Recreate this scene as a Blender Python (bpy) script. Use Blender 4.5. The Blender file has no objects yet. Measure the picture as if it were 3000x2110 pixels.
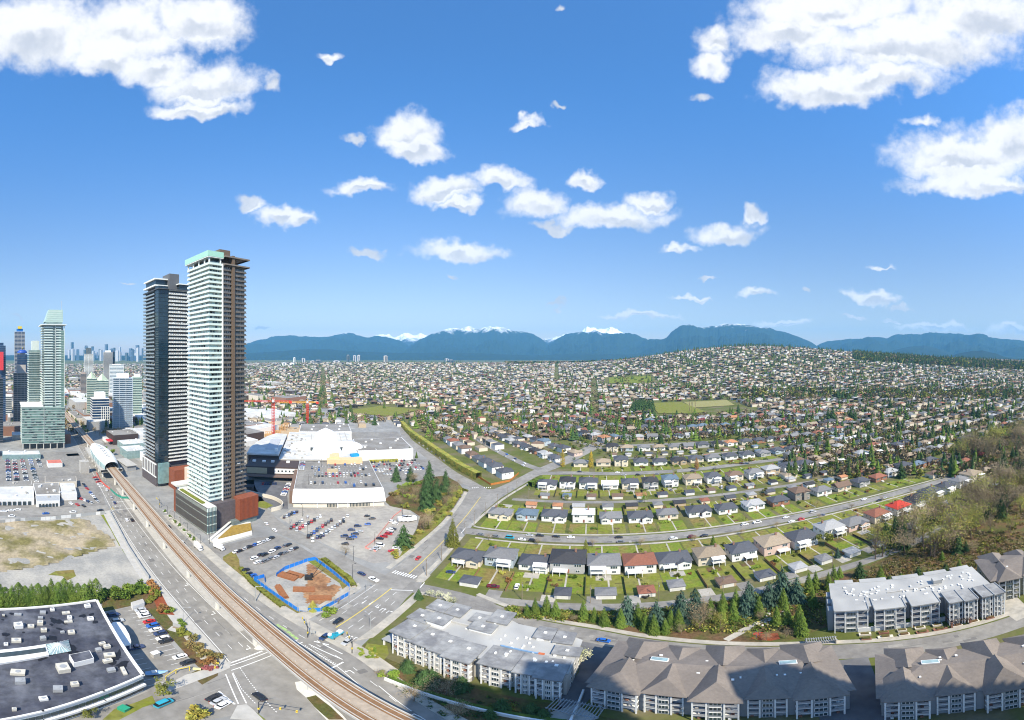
import bpy, math, random
from math import radians as RAD, sin, cos, pi, sqrt, atan2, hypot, exp
from mathutils import Vector, noise as mnoise

random.seed(7)
SC = bpy.context.scene
COL = SC.collection

# ------------------------------------------------------------------ camera, sky, sun, exposure
FPX, PX0, PYH, CH = 1104.0, 1500.0, 1040.0, 112.0    # photo pixels per radian, its centre column, its horizon row, camera height in metres
YAW = RAD(12.5)                                        # the street grid runs along x and y; the view is turned off it by this much
# the photograph is a stitched panorama (its streets and house walls only come out straight and square that way): an equirectangular lens
cam_d = bpy.data.cameras.new('camera'); cam = bpy.data.objects.new('camera', cam_d); COL.objects.link(cam)
cam.location = (0, 0, CH); cam.rotation_euler = (RAD(90), 0, YAW)
cam_d.type = 'PANO'; cam_d.panorama_type = 'EQUIRECTANGULAR'
cam_d.longitude_min = -1500.0 / FPX; cam_d.longitude_max = 1500.0 / FPX
cam_d.latitude_max = PYH / FPX; cam_d.latitude_min = (PYH - 2110.0) / FPX
cam_d.clip_start = 0.5; cam_d.clip_end = 90000.0
SC.camera = cam

SUN_EL, SUN_AZ_TO = 47.0, -36.0                        # elevation; bearing that shadows run to, from the +y axis
sd = bpy.data.lights.new('sun', 'SUN'); sun = bpy.data.objects.new('sun', sd); COL.objects.link(sun)
sd.energy = 5.0; sd.angle = RAD(0.53); sd.color = (1.0, 0.905, 0.73)
_to = Vector((sin(RAD(SUN_AZ_TO)) * cos(RAD(SUN_EL)), cos(RAD(SUN_AZ_TO)) * cos(RAD(SUN_EL)), -sin(RAD(SUN_EL))))
sun.rotation_euler = _to.to_track_quat('-Z', 'Y').to_euler(); sun.location = (-60, -150, 300)
SC.view_settings.view_transform = 'Standard'; SC.view_settings.look = 'None'
SC.view_settings.exposure = 0.58; SC.view_settings.gamma = 1.0; SC.view_settings.use_curve_mapping = False
SC.render.engine = 'CYCLES'
cy = SC.cycles
cy.max_bounces = 4; cy.diffuse_bounces = 2; cy.glossy_bounces = 2; cy.transmission_bounces = 2; cy.volume_bounces = 1
cy.transparent_max_bounces = 6; cy.caustics_reflective = False; cy.caustics_refractive = False
cy.filter_width = 1.1; cy.use_denoising = True; cy.sample_clamp_indirect = 4.0
try:
    cy.denoising_prefilter = 'ACCURATE'; cy.denoising_input_passes = 'RGB_ALBEDO_NORMAL'
except Exception: pass

W = bpy.data.worlds.new('World'); SC.world = W; W.use_nodes = True
def build_world():
    nt = W.node_tree; N = nt.nodes; L = nt.links; N.clear()
    def nd(t, **k):
        n = N.new(t)
        for a, b in k.items(): setattr(n, a, b)
        return n
    def val(sock, v):
        if hasattr(v, 'is_output') or isinstance(v, bpy.types.NodeSocket): L.new(v, sock)
        else: sock.default_value = v
    def m(op, a, b=None, c=None):
        n = nd('ShaderNodeMath', operation=op); val(n.inputs[0], a)
        if b is not None: val(n.inputs[1], b)
        if c is not None: val(n.inputs[2], c)
        return n.outputs[0]
    def vm(op, a, b=None, out=0):
        n = nd('ShaderNodeVectorMath', operation=op); val(n.inputs[0], a)
        if b is not None: val(n.inputs[1], b)
        return n.outputs[out]
    def smooth(x, a, b, lo=0.0, hi=1.0):
        n = nd('ShaderNodeMapRange', interpolation_type='SMOOTHSTEP'); val(n.inputs[0], x)
        for i, v in zip((1, 2, 3, 4), (a, b, lo, hi)): val(n.inputs[i], v)
        return n.outputs[0]
    def noise(vec, scale, detail, rough=0.55):
        n = nd('ShaderNodeTexNoise'); n.inputs['Scale'].default_value = scale; n.inputs['Detail'].default_value = detail
        n.inputs['Roughness'].default_value = rough; L.new(vec, n.inputs['Vector']); return n
    sky = nd('ShaderNodeTexSky', sky_type='NISHITA'); sky.sun_disc = False
    sky.sun_elevation = RAD(SUN_EL); sky.sun_rotation = RAD(180 + SUN_AZ_TO)
    sky.altitude = 0.0; sky.air_density = 1.0; sky.dust_density = 0.5; sky.ozone_density = 2.0
    tc = nd('ShaderNodeTexCoord'); d = tc.outputs['Generated']
    sep = nd('ShaderNodeSeparateXYZ'); L.new(d, sep.inputs[0])
    cmb = nd('ShaderNodeCombineXYZ'); L.new(m('ADD', m('ARCTAN2', sep.outputs[0], sep.outputs[1]), YAW), cmb.inputs[0]); L.new(m('ARCSINE', sep.outputs[2]), cmb.inputs[1])
    uv = cmb.outputs[0]
    w1 = noise(uv, 5.0, 4.0, 0.6); w2 = noise(uv, 16.0, 3.0, 0.6)
    warp = vm('ADD', vm('SCALE', vm('SUBTRACT', w1.outputs['Color'], (0.5, 0.5, 0.5))), vm('SCALE', vm('SUBTRACT', w2.outputs['Color'], (0.5, 0.5, 0.5))))
    for n in N:
        if n.type == 'VECT_MATH' and n.operation == 'SCALE': pass
    sc = [n for n in N if n.type == 'VECT_MATH' and n.operation == 'SCALE']
    sc[0].inputs[3].default_value = 0.13; sc[1].inputs[3].default_value = 0.055
    uvw = vm('ADD', uv, warp)
    sepw = nd('ShaderNodeSeparateXYZ'); L.new(uvw, sepw.inputs[0])
    # cumulus clouds: centre and half sizes in photo pixels turned into sky directions; last value thins a cloud
    clouds = [(98,115,225,135,0),(366,105,235,130,0),(565,75,170,95,0),(600,245,175,88,0),(600,318,150,36,0),(470,195,160,75,0),(330,170,150,70,0),
      (800,240,36,52,.3),(967,170,66,20,.2),(1195,395,110,76,0),(1225,440,95,40,0),(1036,392,52,26,.15),(1058,548,92,28,0),(732,596,52,32,0),(830,626,100,34,0),
      (895,644,66,36,0),(1300,562,105,50,0),(1346,604,70,24,0),(1457,540,108,38,0),(1340,748,145,42,0),(1078,754,54,20,.1),(1320,820,34,9,.15),
      (1570,602,100,60,0),(1720,528,60,28,0),(1790,636,200,46,0),(1905,590,80,38,0),(1620,664,56,22,0),(2130,692,102,40,0),(2205,650,40,34,0),(1997,732,66,20,.1),
      (2415,30,285,95,0),(2090,115,72,66,.1),(2060,185,80,56,.2),(2640,145,345,120,0),(2420,272,215,64,0),(2870,60,240,125,0),(2320,100,205,86,0.05),(2035,280,54,30,.35),(2560,240,220,62,0),
      (2820,470,230,98,0),(2970,425,130,105,0),(2890,532,300,44,0),(2700,365,76,38,.3),(2570,882,98,25,0),(2655,908,44,12,0),(2215,862,60,17,.05),(2035,868,68,9,.05),
      (2372,866,20,10,.05),(1624,885,36,9,.05),(1866,928,120,13,0),(2303,938,84,12,0),(2740,962,112,17,0),(2955,977,78,22,0),(2081,828,34,10,.15),(2575,792,64,12,.2),
      (1546,358,68,20,.2),(1625,322,30,12,.3),(2500,945,46,9,.1),(60,938,44,9,.15),(380,825,26,8,.3),(1650,15,30,20,.35),(2620,945,36,8,.1),(760,955,34,10,.1)]
    fld = None; low = None
    for (cx, cyp, rx, ry, thin) in clouds:
        c = ((cx - PX0) / FPX, (PYH - cyp) / FPX, 0.0); k = (FPX / rx, FPX / ry, 0.0)
        k = tuple(v * .9 for v in k); e = vm('MULTIPLY', vm('SUBTRACT', uvw, c), k)
        q = vm('LENGTH', vm('MAXIMUM', e, vm('MULTIPLY', e, (-1.0, -1.45, 0.0))), out=1)
        if thin: q = m('ADD', q, thin)
        if rx > 58:
            q2 = vm('LENGTH', vm('SUBTRACT', e, (-0.1, 0.5, 0.0)), out=1); low = q2 if low is None else m('MINIMUM', low, q2)
        fld = q if fld is None else m('MINIMUM', fld, q)
    base = m('SUBTRACT', low, fld); fld = m('SUBTRACT', 1.0, fld)
    fb = noise(uv, 7.0, 9.0, 0.62).outputs['Fac']; fb2 = noise(uv, 26.0, 6.0, 0.6).outputs['Fac']
    up = vm('ADD', uv, (0.012, -0.03, 0.0)); fbu = noise(up, 7.0, 5.0, 0.6).outputs['Fac']
    dens = m('ADD', fld, m('ADD', m('MULTIPLY', m('SUBTRACT', fb, 0.5), 1.0), m('MULTIPLY', m('SUBTRACT', fb2, 0.5), 0.5)))
    a_front = smooth(dens, -0.06, 0.55)
    # the rest of the sky, outside the picture, carries the same kind of scattered clouds
    g = noise(d, 3.2, 8.0, 0.6).outputs['Fac']; a_back = smooth(g, 0.54, 0.66)
    front = smooth(m('ABSOLUTE', cmb.inputs[0].links[0].from_socket), 1.75, 1.5)
    mx = nd('ShaderNodeMix', data_type='FLOAT'); L.new(front, mx.inputs[0]); L.new(a_back, mx.inputs[2]); L.new(a_front, mx.inputs[3])
    alpha = m('MULTIPLY', mx.outputs[0], m('MULTIPLY', smooth(sep.outputs[2], 0.0, 0.03), 0.97))
    shade = m('ADD', m('MULTIPLY', m('SUBTRACT', fbu, fb), 1.6), smooth(base, 0.05, 0.5, 0.0, 0.55))
    cc = nd('ShaderNodeMix', data_type='RGBA'); L.new(smooth(shade, -0.05, 0.75), cc.inputs[0])
    cc.inputs[6].default_value = (CLOUD * 1.0, CLOUD * 1.0, CLOUD * 1.01, 1); cc.inputs[7].default_value = (CLOUD * .62, CLOUD * .66, CLOUD * .74, 1)
    gm = nd('ShaderNodeMix', data_type='RGBA'); L.new(smooth(sep.outputs[2], 0.0, 0.7), gm.inputs[0]); gm.inputs[6].default_value = SKYGAIN0; gm.inputs[7].default_value = SKYGAIN1
    gain = nd('ShaderNodeMix', data_type='RGBA', blend_type='MULTIPLY'); gain.inputs[0].default_value = 1.0
    L.new(sky.outputs[0], gain.inputs[6]); L.new(gm.outputs[2], gain.inputs[7])
    fin = nd('ShaderNodeMix', data_type='RGBA'); L.new(alpha, fin.inputs[0]); L.new(gain.outputs[2], fin.inputs[6]); L.new(cc.outputs[2], fin.inputs[7])
    bg = nd('ShaderNodeBackground'); bg.inputs[1].default_value = 0.10; L.new(fin.outputs[2], bg.inputs[0])
    out = nd('ShaderNodeOutputWorld'); L.new(bg.outputs[0], out.inputs[0])
CLOUD = 7.4
SKYGAIN0, SKYGAIN1 = (1.22, 0.98, 0.90, 1.0), (0.72, 1.36, 1.90, 1.0)
build_world()
W.cycles.sampling_method = 'MANUAL'; W.cycles.sample_map_resolution = 512

# ------------------------------------------------------------------ pixels of the photograph -> points of the place
def hz(x, y):
    """height of the terrain"""
    r = hypot(x, y)
    if r < 700: return 0.0
    h = 0.0
    for bx, by, sx, sy, hh in HILLS: h += hh * exp(-((x - bx) / sx) ** 2 / 2 - ((y - by) / sy) ** 2 / 2)
    return h * min(1.0, (r - 700) / 500.0)
def ray(px, py): return ((px - PX0) / FPX - YAW, (PYH - py) / FPX)
def gp(px, py, z=0.0):
    """point of height z seen at a pixel"""
    b, e = ray(px, py); d = (z - CH) / math.tan(e)
    return Vector((d * sin(b), d * cos(b), z))
def at(px, py, r):
    """point at ground distance r seen at a pixel"""
    b, e = ray(px, py); return Vector((r * sin(b), r * cos(b), CH + r * math.tan(e)))
def pol(px, r): b = (px - PX0) / FPX - YAW; return (r * sin(b), r * cos(b))
HILLS = [(*pol(2230, 2300), 520, 520, 122), (*pol(2020, 2150), 330, 420, 26), (*pol(2640, 2300), 620, 520, 48), (*pol(3000, 2600), 700, 600, 52), (*pol(1150, 3200), 1300, 600, 40), (*pol(1700, 2600), 700, 500, 26)]
def frame(x0, y0, s): return lambda x, y: (x0 + s * x, y0 + s * y)
F0 = frame(0, 0, 3000 / 2296)
_a, _b = 800 / 2153, 800 / 2296
F1, F2, F3, F4, F5, F6 = frame(0, 700, _a), frame(0, 1250, _a), frame(0, 1650, _b), frame(500, 1350, _a), frame(700, 900, _a), frame(1200, 1300, _a)
F7, F8, G1, G2, G3 = frame(1000, 1650, _b), frame(1700, 1650, _b), frame(2300, 1600, 700 / 2217), frame(2200, 1200, _b), frame(1900, 1300, 700 / 2261)
K1, K2, K3, K4 = frame(390, 720, 350 / 2019), frame(390, 1280, 400 / 2019), frame(0, 900, 420 / 1577), frame(220, 1270, 300 / 2107)
G4, G5, G8 = frame(1400, 900, _b), frame(2200, 900, _b), frame(500, 1850, _b)
def gpl(F, pts, z=0.0): return [gp(*F(x, y), z) for x, y in pts]

# ------------------------------------------------------------------ materials
MATS = {}
def mat(name, col, rough=0.8, var=0.12, scale=0.6, spec=0.3, metal=0.0, col2=None, scale2=None, bump=0.0, rnd=0.0, thr=(0.4, 0.6)):
    if name in MATS: return MATS[name]
    m = bpy.data.materials.new(name); m.use_nodes = True; nt = m.node_tree; N = nt.nodes; L = nt.links
    b = N['Principled BSDF']; b.inputs['Roughness'].default_value = rough; b.inputs['Metallic'].default_value = metal
    b.inputs['Specular IOR Level'].default_value = spec
    geo = N.new('ShaderNodeNewGeometry')
    def nz(s, det=4.0, r=0.6):
        n = N.new('ShaderNodeTexNoise'); n.inputs['Scale'].default_value = s; n.inputs['Detail'].default_value = det; n.inputs['Roughness'].default_value = r
        L.new(geo.outputs['Position'], n.inputs['Vector']); return n.outputs['Fac']
    base = N.new('ShaderNodeRGB'); base.outputs[0].default_value = (*col, 1); cur = base.outputs[0]
    if col2 is not None:
        mr = N.new('ShaderNodeMapRange'); mr.inputs[1].default_value, mr.inputs[2].default_value = thr
        L.new(nz(scale2 or scale * 0.2, 5.0), mr.inputs[0])
        mx = N.new('ShaderNodeMix'); mx.data_type = 'RGBA'; L.new(mr.outputs[0], mx.inputs[0]); L.new(cur, mx.inputs[6]); mx.inputs[7].default_value = (*col2, 1); cur = mx.outputs[2]
    hs = N.new('ShaderNodeHueSaturation'); L.new(cur, hs.inputs['Color'])
    mr = N.new('ShaderNodeMapRange'); mr.inputs[1].default_value = 0.25; mr.inputs[2].default_value = 0.75; mr.inputs[3].default_value = 1 - var; mr.inputs[4].default_value = 1 + var
    L.new(nz(scale), mr.inputs[0]); v = mr.outputs[0]
    if rnd:
        oi = N.new('ShaderNodeObjectInfo'); m2 = N.new('ShaderNodeMapRange'); m2.inputs[3].default_value = 1 - rnd; m2.inputs[4].default_value = 1 + rnd
        L.new(oi.outputs['Random'], m2.inputs[0]); mm = N.new('ShaderNodeMath'); mm.operation = 'MULTIPLY'; L.new(v, mm.inputs[0]); L.new(m2.outputs[0], mm.inputs[1]); v = mm.outputs[0]
    L.new(v, hs.inputs['Value']); L.new(hs.outputs[0], b.inputs['Base Color'])
    if bump:
        bp = N.new('ShaderNodeBump'); bp.inputs['Strength'].default_value = bump; bp.inputs['Distance'].default_value = 0.5
        L.new(nz(scale * 2), bp.inputs['Height']); L.new(bp.outputs[0], b.inputs['Normal'])
    MATS[name] = m; return m
def glass(name, col, rough=0.08, var=0.25, scale=0.35, spec=0.6, metal=0.0): return mat(name, col, rough, var, scale, spec, metal)

# ------------------------------------------------------------------ mesh collecting
class MB:
    def __init__(s): s.v = []; s.f = []; s.m = []
    def add(s, vs, fs, mi=0):
        o = len(s.v); s.v += [tuple(p) for p in vs]; s.f += [tuple(i + o for i in f) for f in fs]; s.m += [mi] * len(fs); return s
    def prism(s, poly, z0, z1, mi=0, top=None, bottom=False):
        poly = [(p[0], p[1]) for p in poly]
        if sum(poly[i - 1][0] * poly[i][1] - poly[i][0] * poly[i - 1][1] for i in range(len(poly))) < 0: poly = poly[::-1]
        n = len(poly); o = len(s.v)
        s.v += [(x, y, z0) for x, y in poly] + [(x, y, z1) for x, y in poly]
        for i in range(n): s.f.append((o + i, o + (i + 1) % n, o + n + (i + 1) % n, o + n + i)); s.m.append(mi)
        s.f.append(tuple(o + n + i for i in range(n))); s.m.append(mi if top is None else top)
        if bottom: s.f.append(tuple(o + n - 1 - i for i in range(n))); s.m.append(mi)
        return s
    def sheet(s, poly, z, mi=0):
        poly = [(p[0], p[1]) for p in poly]
        if sum(poly[i - 1][0] * poly[i][1] - poly[i][0] * poly[i - 1][1] for i in range(len(poly))) < 0: poly = poly[::-1]
        o = len(s.v); s.v += [(x, y, z) for x, y in poly]; s.f.append(tuple(range(o, o + len(poly)))); s.m.append(mi); return s
    def box(s, c, d, rz=0.0, mi=0):
        """box: centre of the base, (dx, dy, dz), turn about z"""
        ca, sa = cos(rz), sin(rz); vs = []
        for z in (0, d[2]):
            for a, b in ((-.5, -.5), (.5, -.5), (.5, .5), (-.5, .5)):
                x, y = a * d[0], b * d[1]; vs.append((c[0] + ca * x - sa * y, c[1] + sa * x + ca * y, c[2] + z))
        return s.add(vs, [(3, 2, 1, 0), (4, 5, 6, 7), (0, 1, 5, 4), (1, 2, 6, 5), (2, 3, 7, 6), (3, 0, 4, 7)], mi)
    def bar(s, a, b, w, h=None, mi=0):
        """square bar from a to b"""
        a, b = Vector(a), Vector(b); h = h or w; d = (b - a)
        if d.length < 1e-6: return s
        d.normalize(); up = Vector((0, 0, 1)) if abs(d.z) < 0.95 else Vector((1, 0, 0))
        r = d.cross(up).normalized(); u = r.cross(d)
        vs = [p + r * (i * w / 2) + u * (j * h / 2) for p in (a, b) for i, j in ((-1, -1), (1, -1), (1, 1), (-1, 1))]
        return s.add(vs, [(0, 1, 2, 3), (7, 6, 5, 4), (4, 5, 1, 0), (5, 6, 2, 1), (6, 7, 3, 2), (7, 4, 0, 3)], mi)
    def tube(s, a, b, r0, r1=None, n=8, mi=0, caps=True):
        a, b = Vector(a), Vector(b); r1 = r0 if r1 is None else r1; d = (b - a).normalized()
        up = Vector((0, 0, 1)) if abs(d.z) < 0.95 else Vector((1, 0, 0)); r = d.cross(up).normalized(); u = r.cross(d)
        vs = [p + (r * cos(2 * pi * i / n) + u * sin(2 * pi * i / n)) * rr for p, rr in ((a, r0), (b, r1)) for i in range(n)]
        fs = [((i + 1) % n, i, n + i, n + (i + 1) % n) for i in range(n)]
        if caps: fs += [tuple(range(n)), tuple(range(2 * n - 1, n - 1, -1))]
        return s.add(vs, fs, mi)
    def strip(s, left, right, z=None, mi=0):
        n = len(left); vs = []
        for p, q in zip(left, right):
            vs += [(p[0], p[1], p[2] if z is None else z), (q[0], q[1], q[2] if z is None else z)]
        return s.add(vs, [(2 * i, 2 * i + 1, 2 * i + 3, 2 * i + 2) for i in range(n - 1)], mi)
    def hip(s, c, dx, dy, z, h, ov=0.5, rz=0.0, mi=0, gable=False):
        """hip (or gable) roof over a dx by dy rectangle, eaves at z"""
        a, b = dx / 2 + ov, dy / 2 + ov; ca, sa = cos(rz), sin(rz)
        r = 0.0 if not gable else min(a, b)
        if a >= b: R = [(-(a - b) - r, 0), ((a - b) + r, 0)]
        else: R = [(0, -(b - a) - r), (0, (b - a) + r)]
        if abs(a - b) < 0.02 and not gable: R = [(-.05, 0), (.05, 0)]
        P = [(-a, -b, 0), (a, -b, 0), (a, b, 0), (-a, b, 0), (*R[0], h), (*R[1], h), (-a, -b, -.18), (a, -b, -.18), (a, b, -.18), (-a, b, -.18)]
        vs = [(c[0] + ca * x - sa * y, c[1] + sa * x + ca * y, z + zz) for x, y, zz in P]
        fs = [(0, 1, 5, 4), (1, 2, 5), (2, 3, 4, 5), (3, 0, 4)] if a >= b else [(0, 1, 4), (1, 2, 5, 4), (2, 3, 5), (3, 0, 4, 5)]
        fs += [(6, 7, 1, 0), (7, 8, 2, 1), (8, 9, 3, 2), (9, 6, 0, 3), (9, 8, 7, 6)]
        return s.add(vs, fs, mi)
    def mesh(s, name, mats):
        me = bpy.data.meshes.new(name); me.from_pydata(s.v, [], s.f)
        for m in mats: me.materials.append(m)
        if len(mats) > 1: me.polygons.foreach_set('material_index', s.m)
        me.update(); return me
    def build(s, name, mats, parent=None, smooth=False, kind=None, label=None):
        if not isinstance(mats, (list, tuple)): mats = [mats]
        me = s.mesh(name, mats)
        if smooth: me.polygons.foreach_set('use_smooth', [True] * len(me.polygons))
        o = bpy.data.objects.new(name, me); COL.objects.link(o)
        if parent is not None: put(o, parent)
        if kind: o['kind'] = kind
        if label: o['label'] = label
        return o
def put(o, parent):
    """child keeps the world coordinates its mesh was written in"""
    o.parent = parent; loc = parent.location; rz = parent.rotation_euler.z
    if rz or loc.length:
        from mathutils import Matrix
        o.matrix_parent_inverse = (Matrix.Translation(loc) @ Matrix.Rotation(rz, 4, 'Z') @ Matrix.Scale(parent.scale[0], 4)).inverted()
def tag(o, label, cat, group=None):
    o['label'] = label; o['category'] = cat
    if group: o['group'] = group
    return o
def thing(name, label, cat, loc=(0, 0, 0), rz=0.0, group=None):
    o = bpy.data.objects.new(name, None); COL.objects.link(o); o.location = loc; o.rotation_euler = (0, 0, rz); o.empty_display_size = 0.5
    return tag(o, label, cat, group)
def child(name, me, parent, m=None, loc=None):
    """part in the thing's own coordinates, from shared mesh data; the material sits on the object"""
    o = bpy.data.objects.new(name, me); COL.objects.link(o); o.parent = parent
    if loc: o.location = loc
    if m is not None:
        for sl in o.material_slots[:1]: sl.link = 'OBJECT'; sl.material = m
    return o
def struct(o): o['kind'] = 'structure'; return o
def circ(cx, cy, r, n=16, a0=0.0): return [(cx + r * cos(a0 + 2 * pi * i / n), cy + r * sin(a0 + 2 * pi * i / n)) for i in range(n)]
def lerp(a, b, t): return a + (b - a) * t
def densify(pts, step):
    out = [pts[0]]
    for a, b in zip(pts[:-1], pts[1:]):
        n = max(1, int((Vector(b) - Vector(a)).length / step))
        out += [Vector(a).lerp(Vector(b), i / n) for i in range(1, n + 1)]
    return out
# ------------------------------------------------------------------ terrain, far city ground, mountains, haze
def build_terrain():
    rs = [30, 80, 200, 400, 600, 700]; r = 730
    while r < 5200: rs.append(r); r *= 1.04
    rs += [6000, 7500, 9500, 12500, 16000, 19500]
    na = 240; vs = [(0, 0, 0)]; fs = []
    for r in rs:
        for i in range(na):
            a = 2 * pi * i / na; x, y = r * sin(a), r * cos(a); vs.append((x, y, hz(x, y)))
    for i in range(na): fs.append((0, 1 + (i + 1) % na, 1 + i))
    for j in range(len(rs) - 1):
        for i in range(na):
            p = 1 + j * na + i; q = 1 + j * na + (i + 1) % na; fs.append((p, q, q + na, p + na))
    struct(MB().add(vs, fs).build('ground', M_GROUND, smooth=True))
def ground_material():
    m = bpy.data.materials.new('ground_cover'); m.use_nodes = True; nt = m.node_tree; N = nt.nodes; L = nt.links; b = N['Principled BSDF']
    b.inputs['Roughness'].default_value = 0.95; b.inputs['Specular IOR Level'].default_value = 0.1
    geo = N.new('ShaderNodeNewGeometry')
    def nz(s, d=5): n = N.new('ShaderNodeTexNoise'); n.inputs['Scale'].default_value = s; n.inputs['Detail'].default_value = d; n.inputs['Roughness'].default_value = .65; L.new(geo.outputs['Position'], n.inputs['Vector']); return n.outputs['Fac']
    r = N.new('ShaderNodeValToRGB'); e = r.color_ramp.elements
    e[0].position = .32; e[0].color = (.085, .10, .03, 1); e[1].position = .68; e[1].color = (.19, .165, .115, 1)
    q = e.new(.45); q.color = (.115, .135, .035, 1); q = e.new(.56); q.color = (.15, .14, .07, 1)
    L.new(nz(.035, 8), r.inputs[0])
    mx = N.new('ShaderNodeMix'); mx.data_type = 'RGBA'; mx.blend_type = 'MULTIPLY'; mx.inputs[0].default_value = .6
    r2 = N.new('ShaderNodeValToRGB'); r2.color_ramp.elements[0].color = (.45, .45, .4, 1); r2.color_ramp.elements[1].color = (1.3, 1.3, 1.25, 1); L.new(nz(.6, 4), r2.inputs[0])
    L.new(r.outputs[0], mx.inputs[6]); L.new(r2.outputs[0], mx.inputs[7]); L.new(mx.outputs[2], b.inputs['Base Color'])
    return m
M_GROUND = ground_material()
build_terrain()

def mountain_material(name, snow_lo, snow_hi, green=(.018, .032, .026)):
    m = bpy.data.materials.new(name); m.use_nodes = True; nt = m.node_tree; N = nt.nodes; L = nt.links; b = N['Principled BSDF']
    b.inputs['Roughness'].default_value = 0.95; b.inputs['Specular IOR Level'].default_value = 0.05
    geo = N.new('ShaderNodeNewGeometry'); sep = N.new('ShaderNodeSeparateXYZ'); L.new(geo.outputs['Position'], sep.inputs[0])
    n = N.new('ShaderNodeTexNoise'); n.inputs['Scale'].default_value = .0035; n.inputs['Detail'].default_value = 8; n.inputs['Roughness'].default_value = .7; L.new(geo.outputs['Position'], n.inputs['Vector'])
    a = N.new('ShaderNodeMath'); a.operation = 'MULTIPLY_ADD'; L.new(n.outputs[0], a.inputs[0]); a.inputs[1].default_value = 900.0; L.new(sep.outputs[2], a.inputs[2])
    r = N.new('ShaderNodeMapRange'); L.new(a.outputs[0], r.inputs[0]); r.inputs[1].default_value = snow_lo + 450; r.inputs[2].default_value = snow_hi + 450
    mx = N.new('ShaderNodeMix'); mx.data_type = 'RGBA'; L.new(r.outputs[0], mx.inputs[0]); mx.inputs[6].default_value = (*green, 1); mx.inputs[7].default_value = (.85, .88, .92, 1)
    L.new(mx.outputs[2], b.inputs['Base Color']); return m
def ridge(name, pts, D, foot, m, rough=0.25, label=None, seed=0.0, back=2500.0, front=3800.0, nx=150):
    """a mountain range: skyline points in photo pixels at distance D, slopes running down to the plain in front and behind"""
    P = [(px, max(at(px, py, D).z, foot + 5)) for px, py in pts]
    xs = [P[0][0] + (P[-1][0] - P[0][0]) * i / nx for i in range(nx + 1)]; nz_ = 26; vs = []; fs = []
    def sky(x):
        for (x0, z0), (x1, z1) in zip(P[:-1], P[1:]):
            if x <= x1: return lerp(z0, z1, (x - x0) / max(1e-6, x1 - x0))
        return P[-1][1]
    for j in range(nz_ + 1):
        t = j / nz_ * 1.35 - 1.0        # -1 foot in front, 0 crest, .35 behind
        for px in xs:
            h = sky(px) - foot; prof = (1 + t) ** 1.15 if t < 0 else 1 - t * 1.6
            r = D + (t * front if t < 0 else t * back); x, y = pol(px, r)
            nzv = mnoise.fractal(Vector((x / 1500 + seed, y / 1500, seed)), 0.9, 2.1, 6)
            bump = rough * h * nzv * (1 - max(0, prof) ** 6) * 1.5 * min(1.0, max(0.0, prof) * 3.5)
            xc, yc = pol(px, D)
            z = foot - 15 + (h + 15) * prof + bump + (mnoise.fractal(Vector((xc / 260, yc / 260, 2)), 0.9, 2, 4) * 0.045 * h if t <= 0.001 else 0)
            vs.append((x, y, z))
    n = nx + 1
    for j in range(nz_):
        for i in range(nx): a = j * n + i; fs.append((a, a + 1, a + n + 1, a + n))
    o = MB().add(vs, fs).build(name, m, smooth=False); struct(o)
    if label: o['label'] = label
    return o
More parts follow.
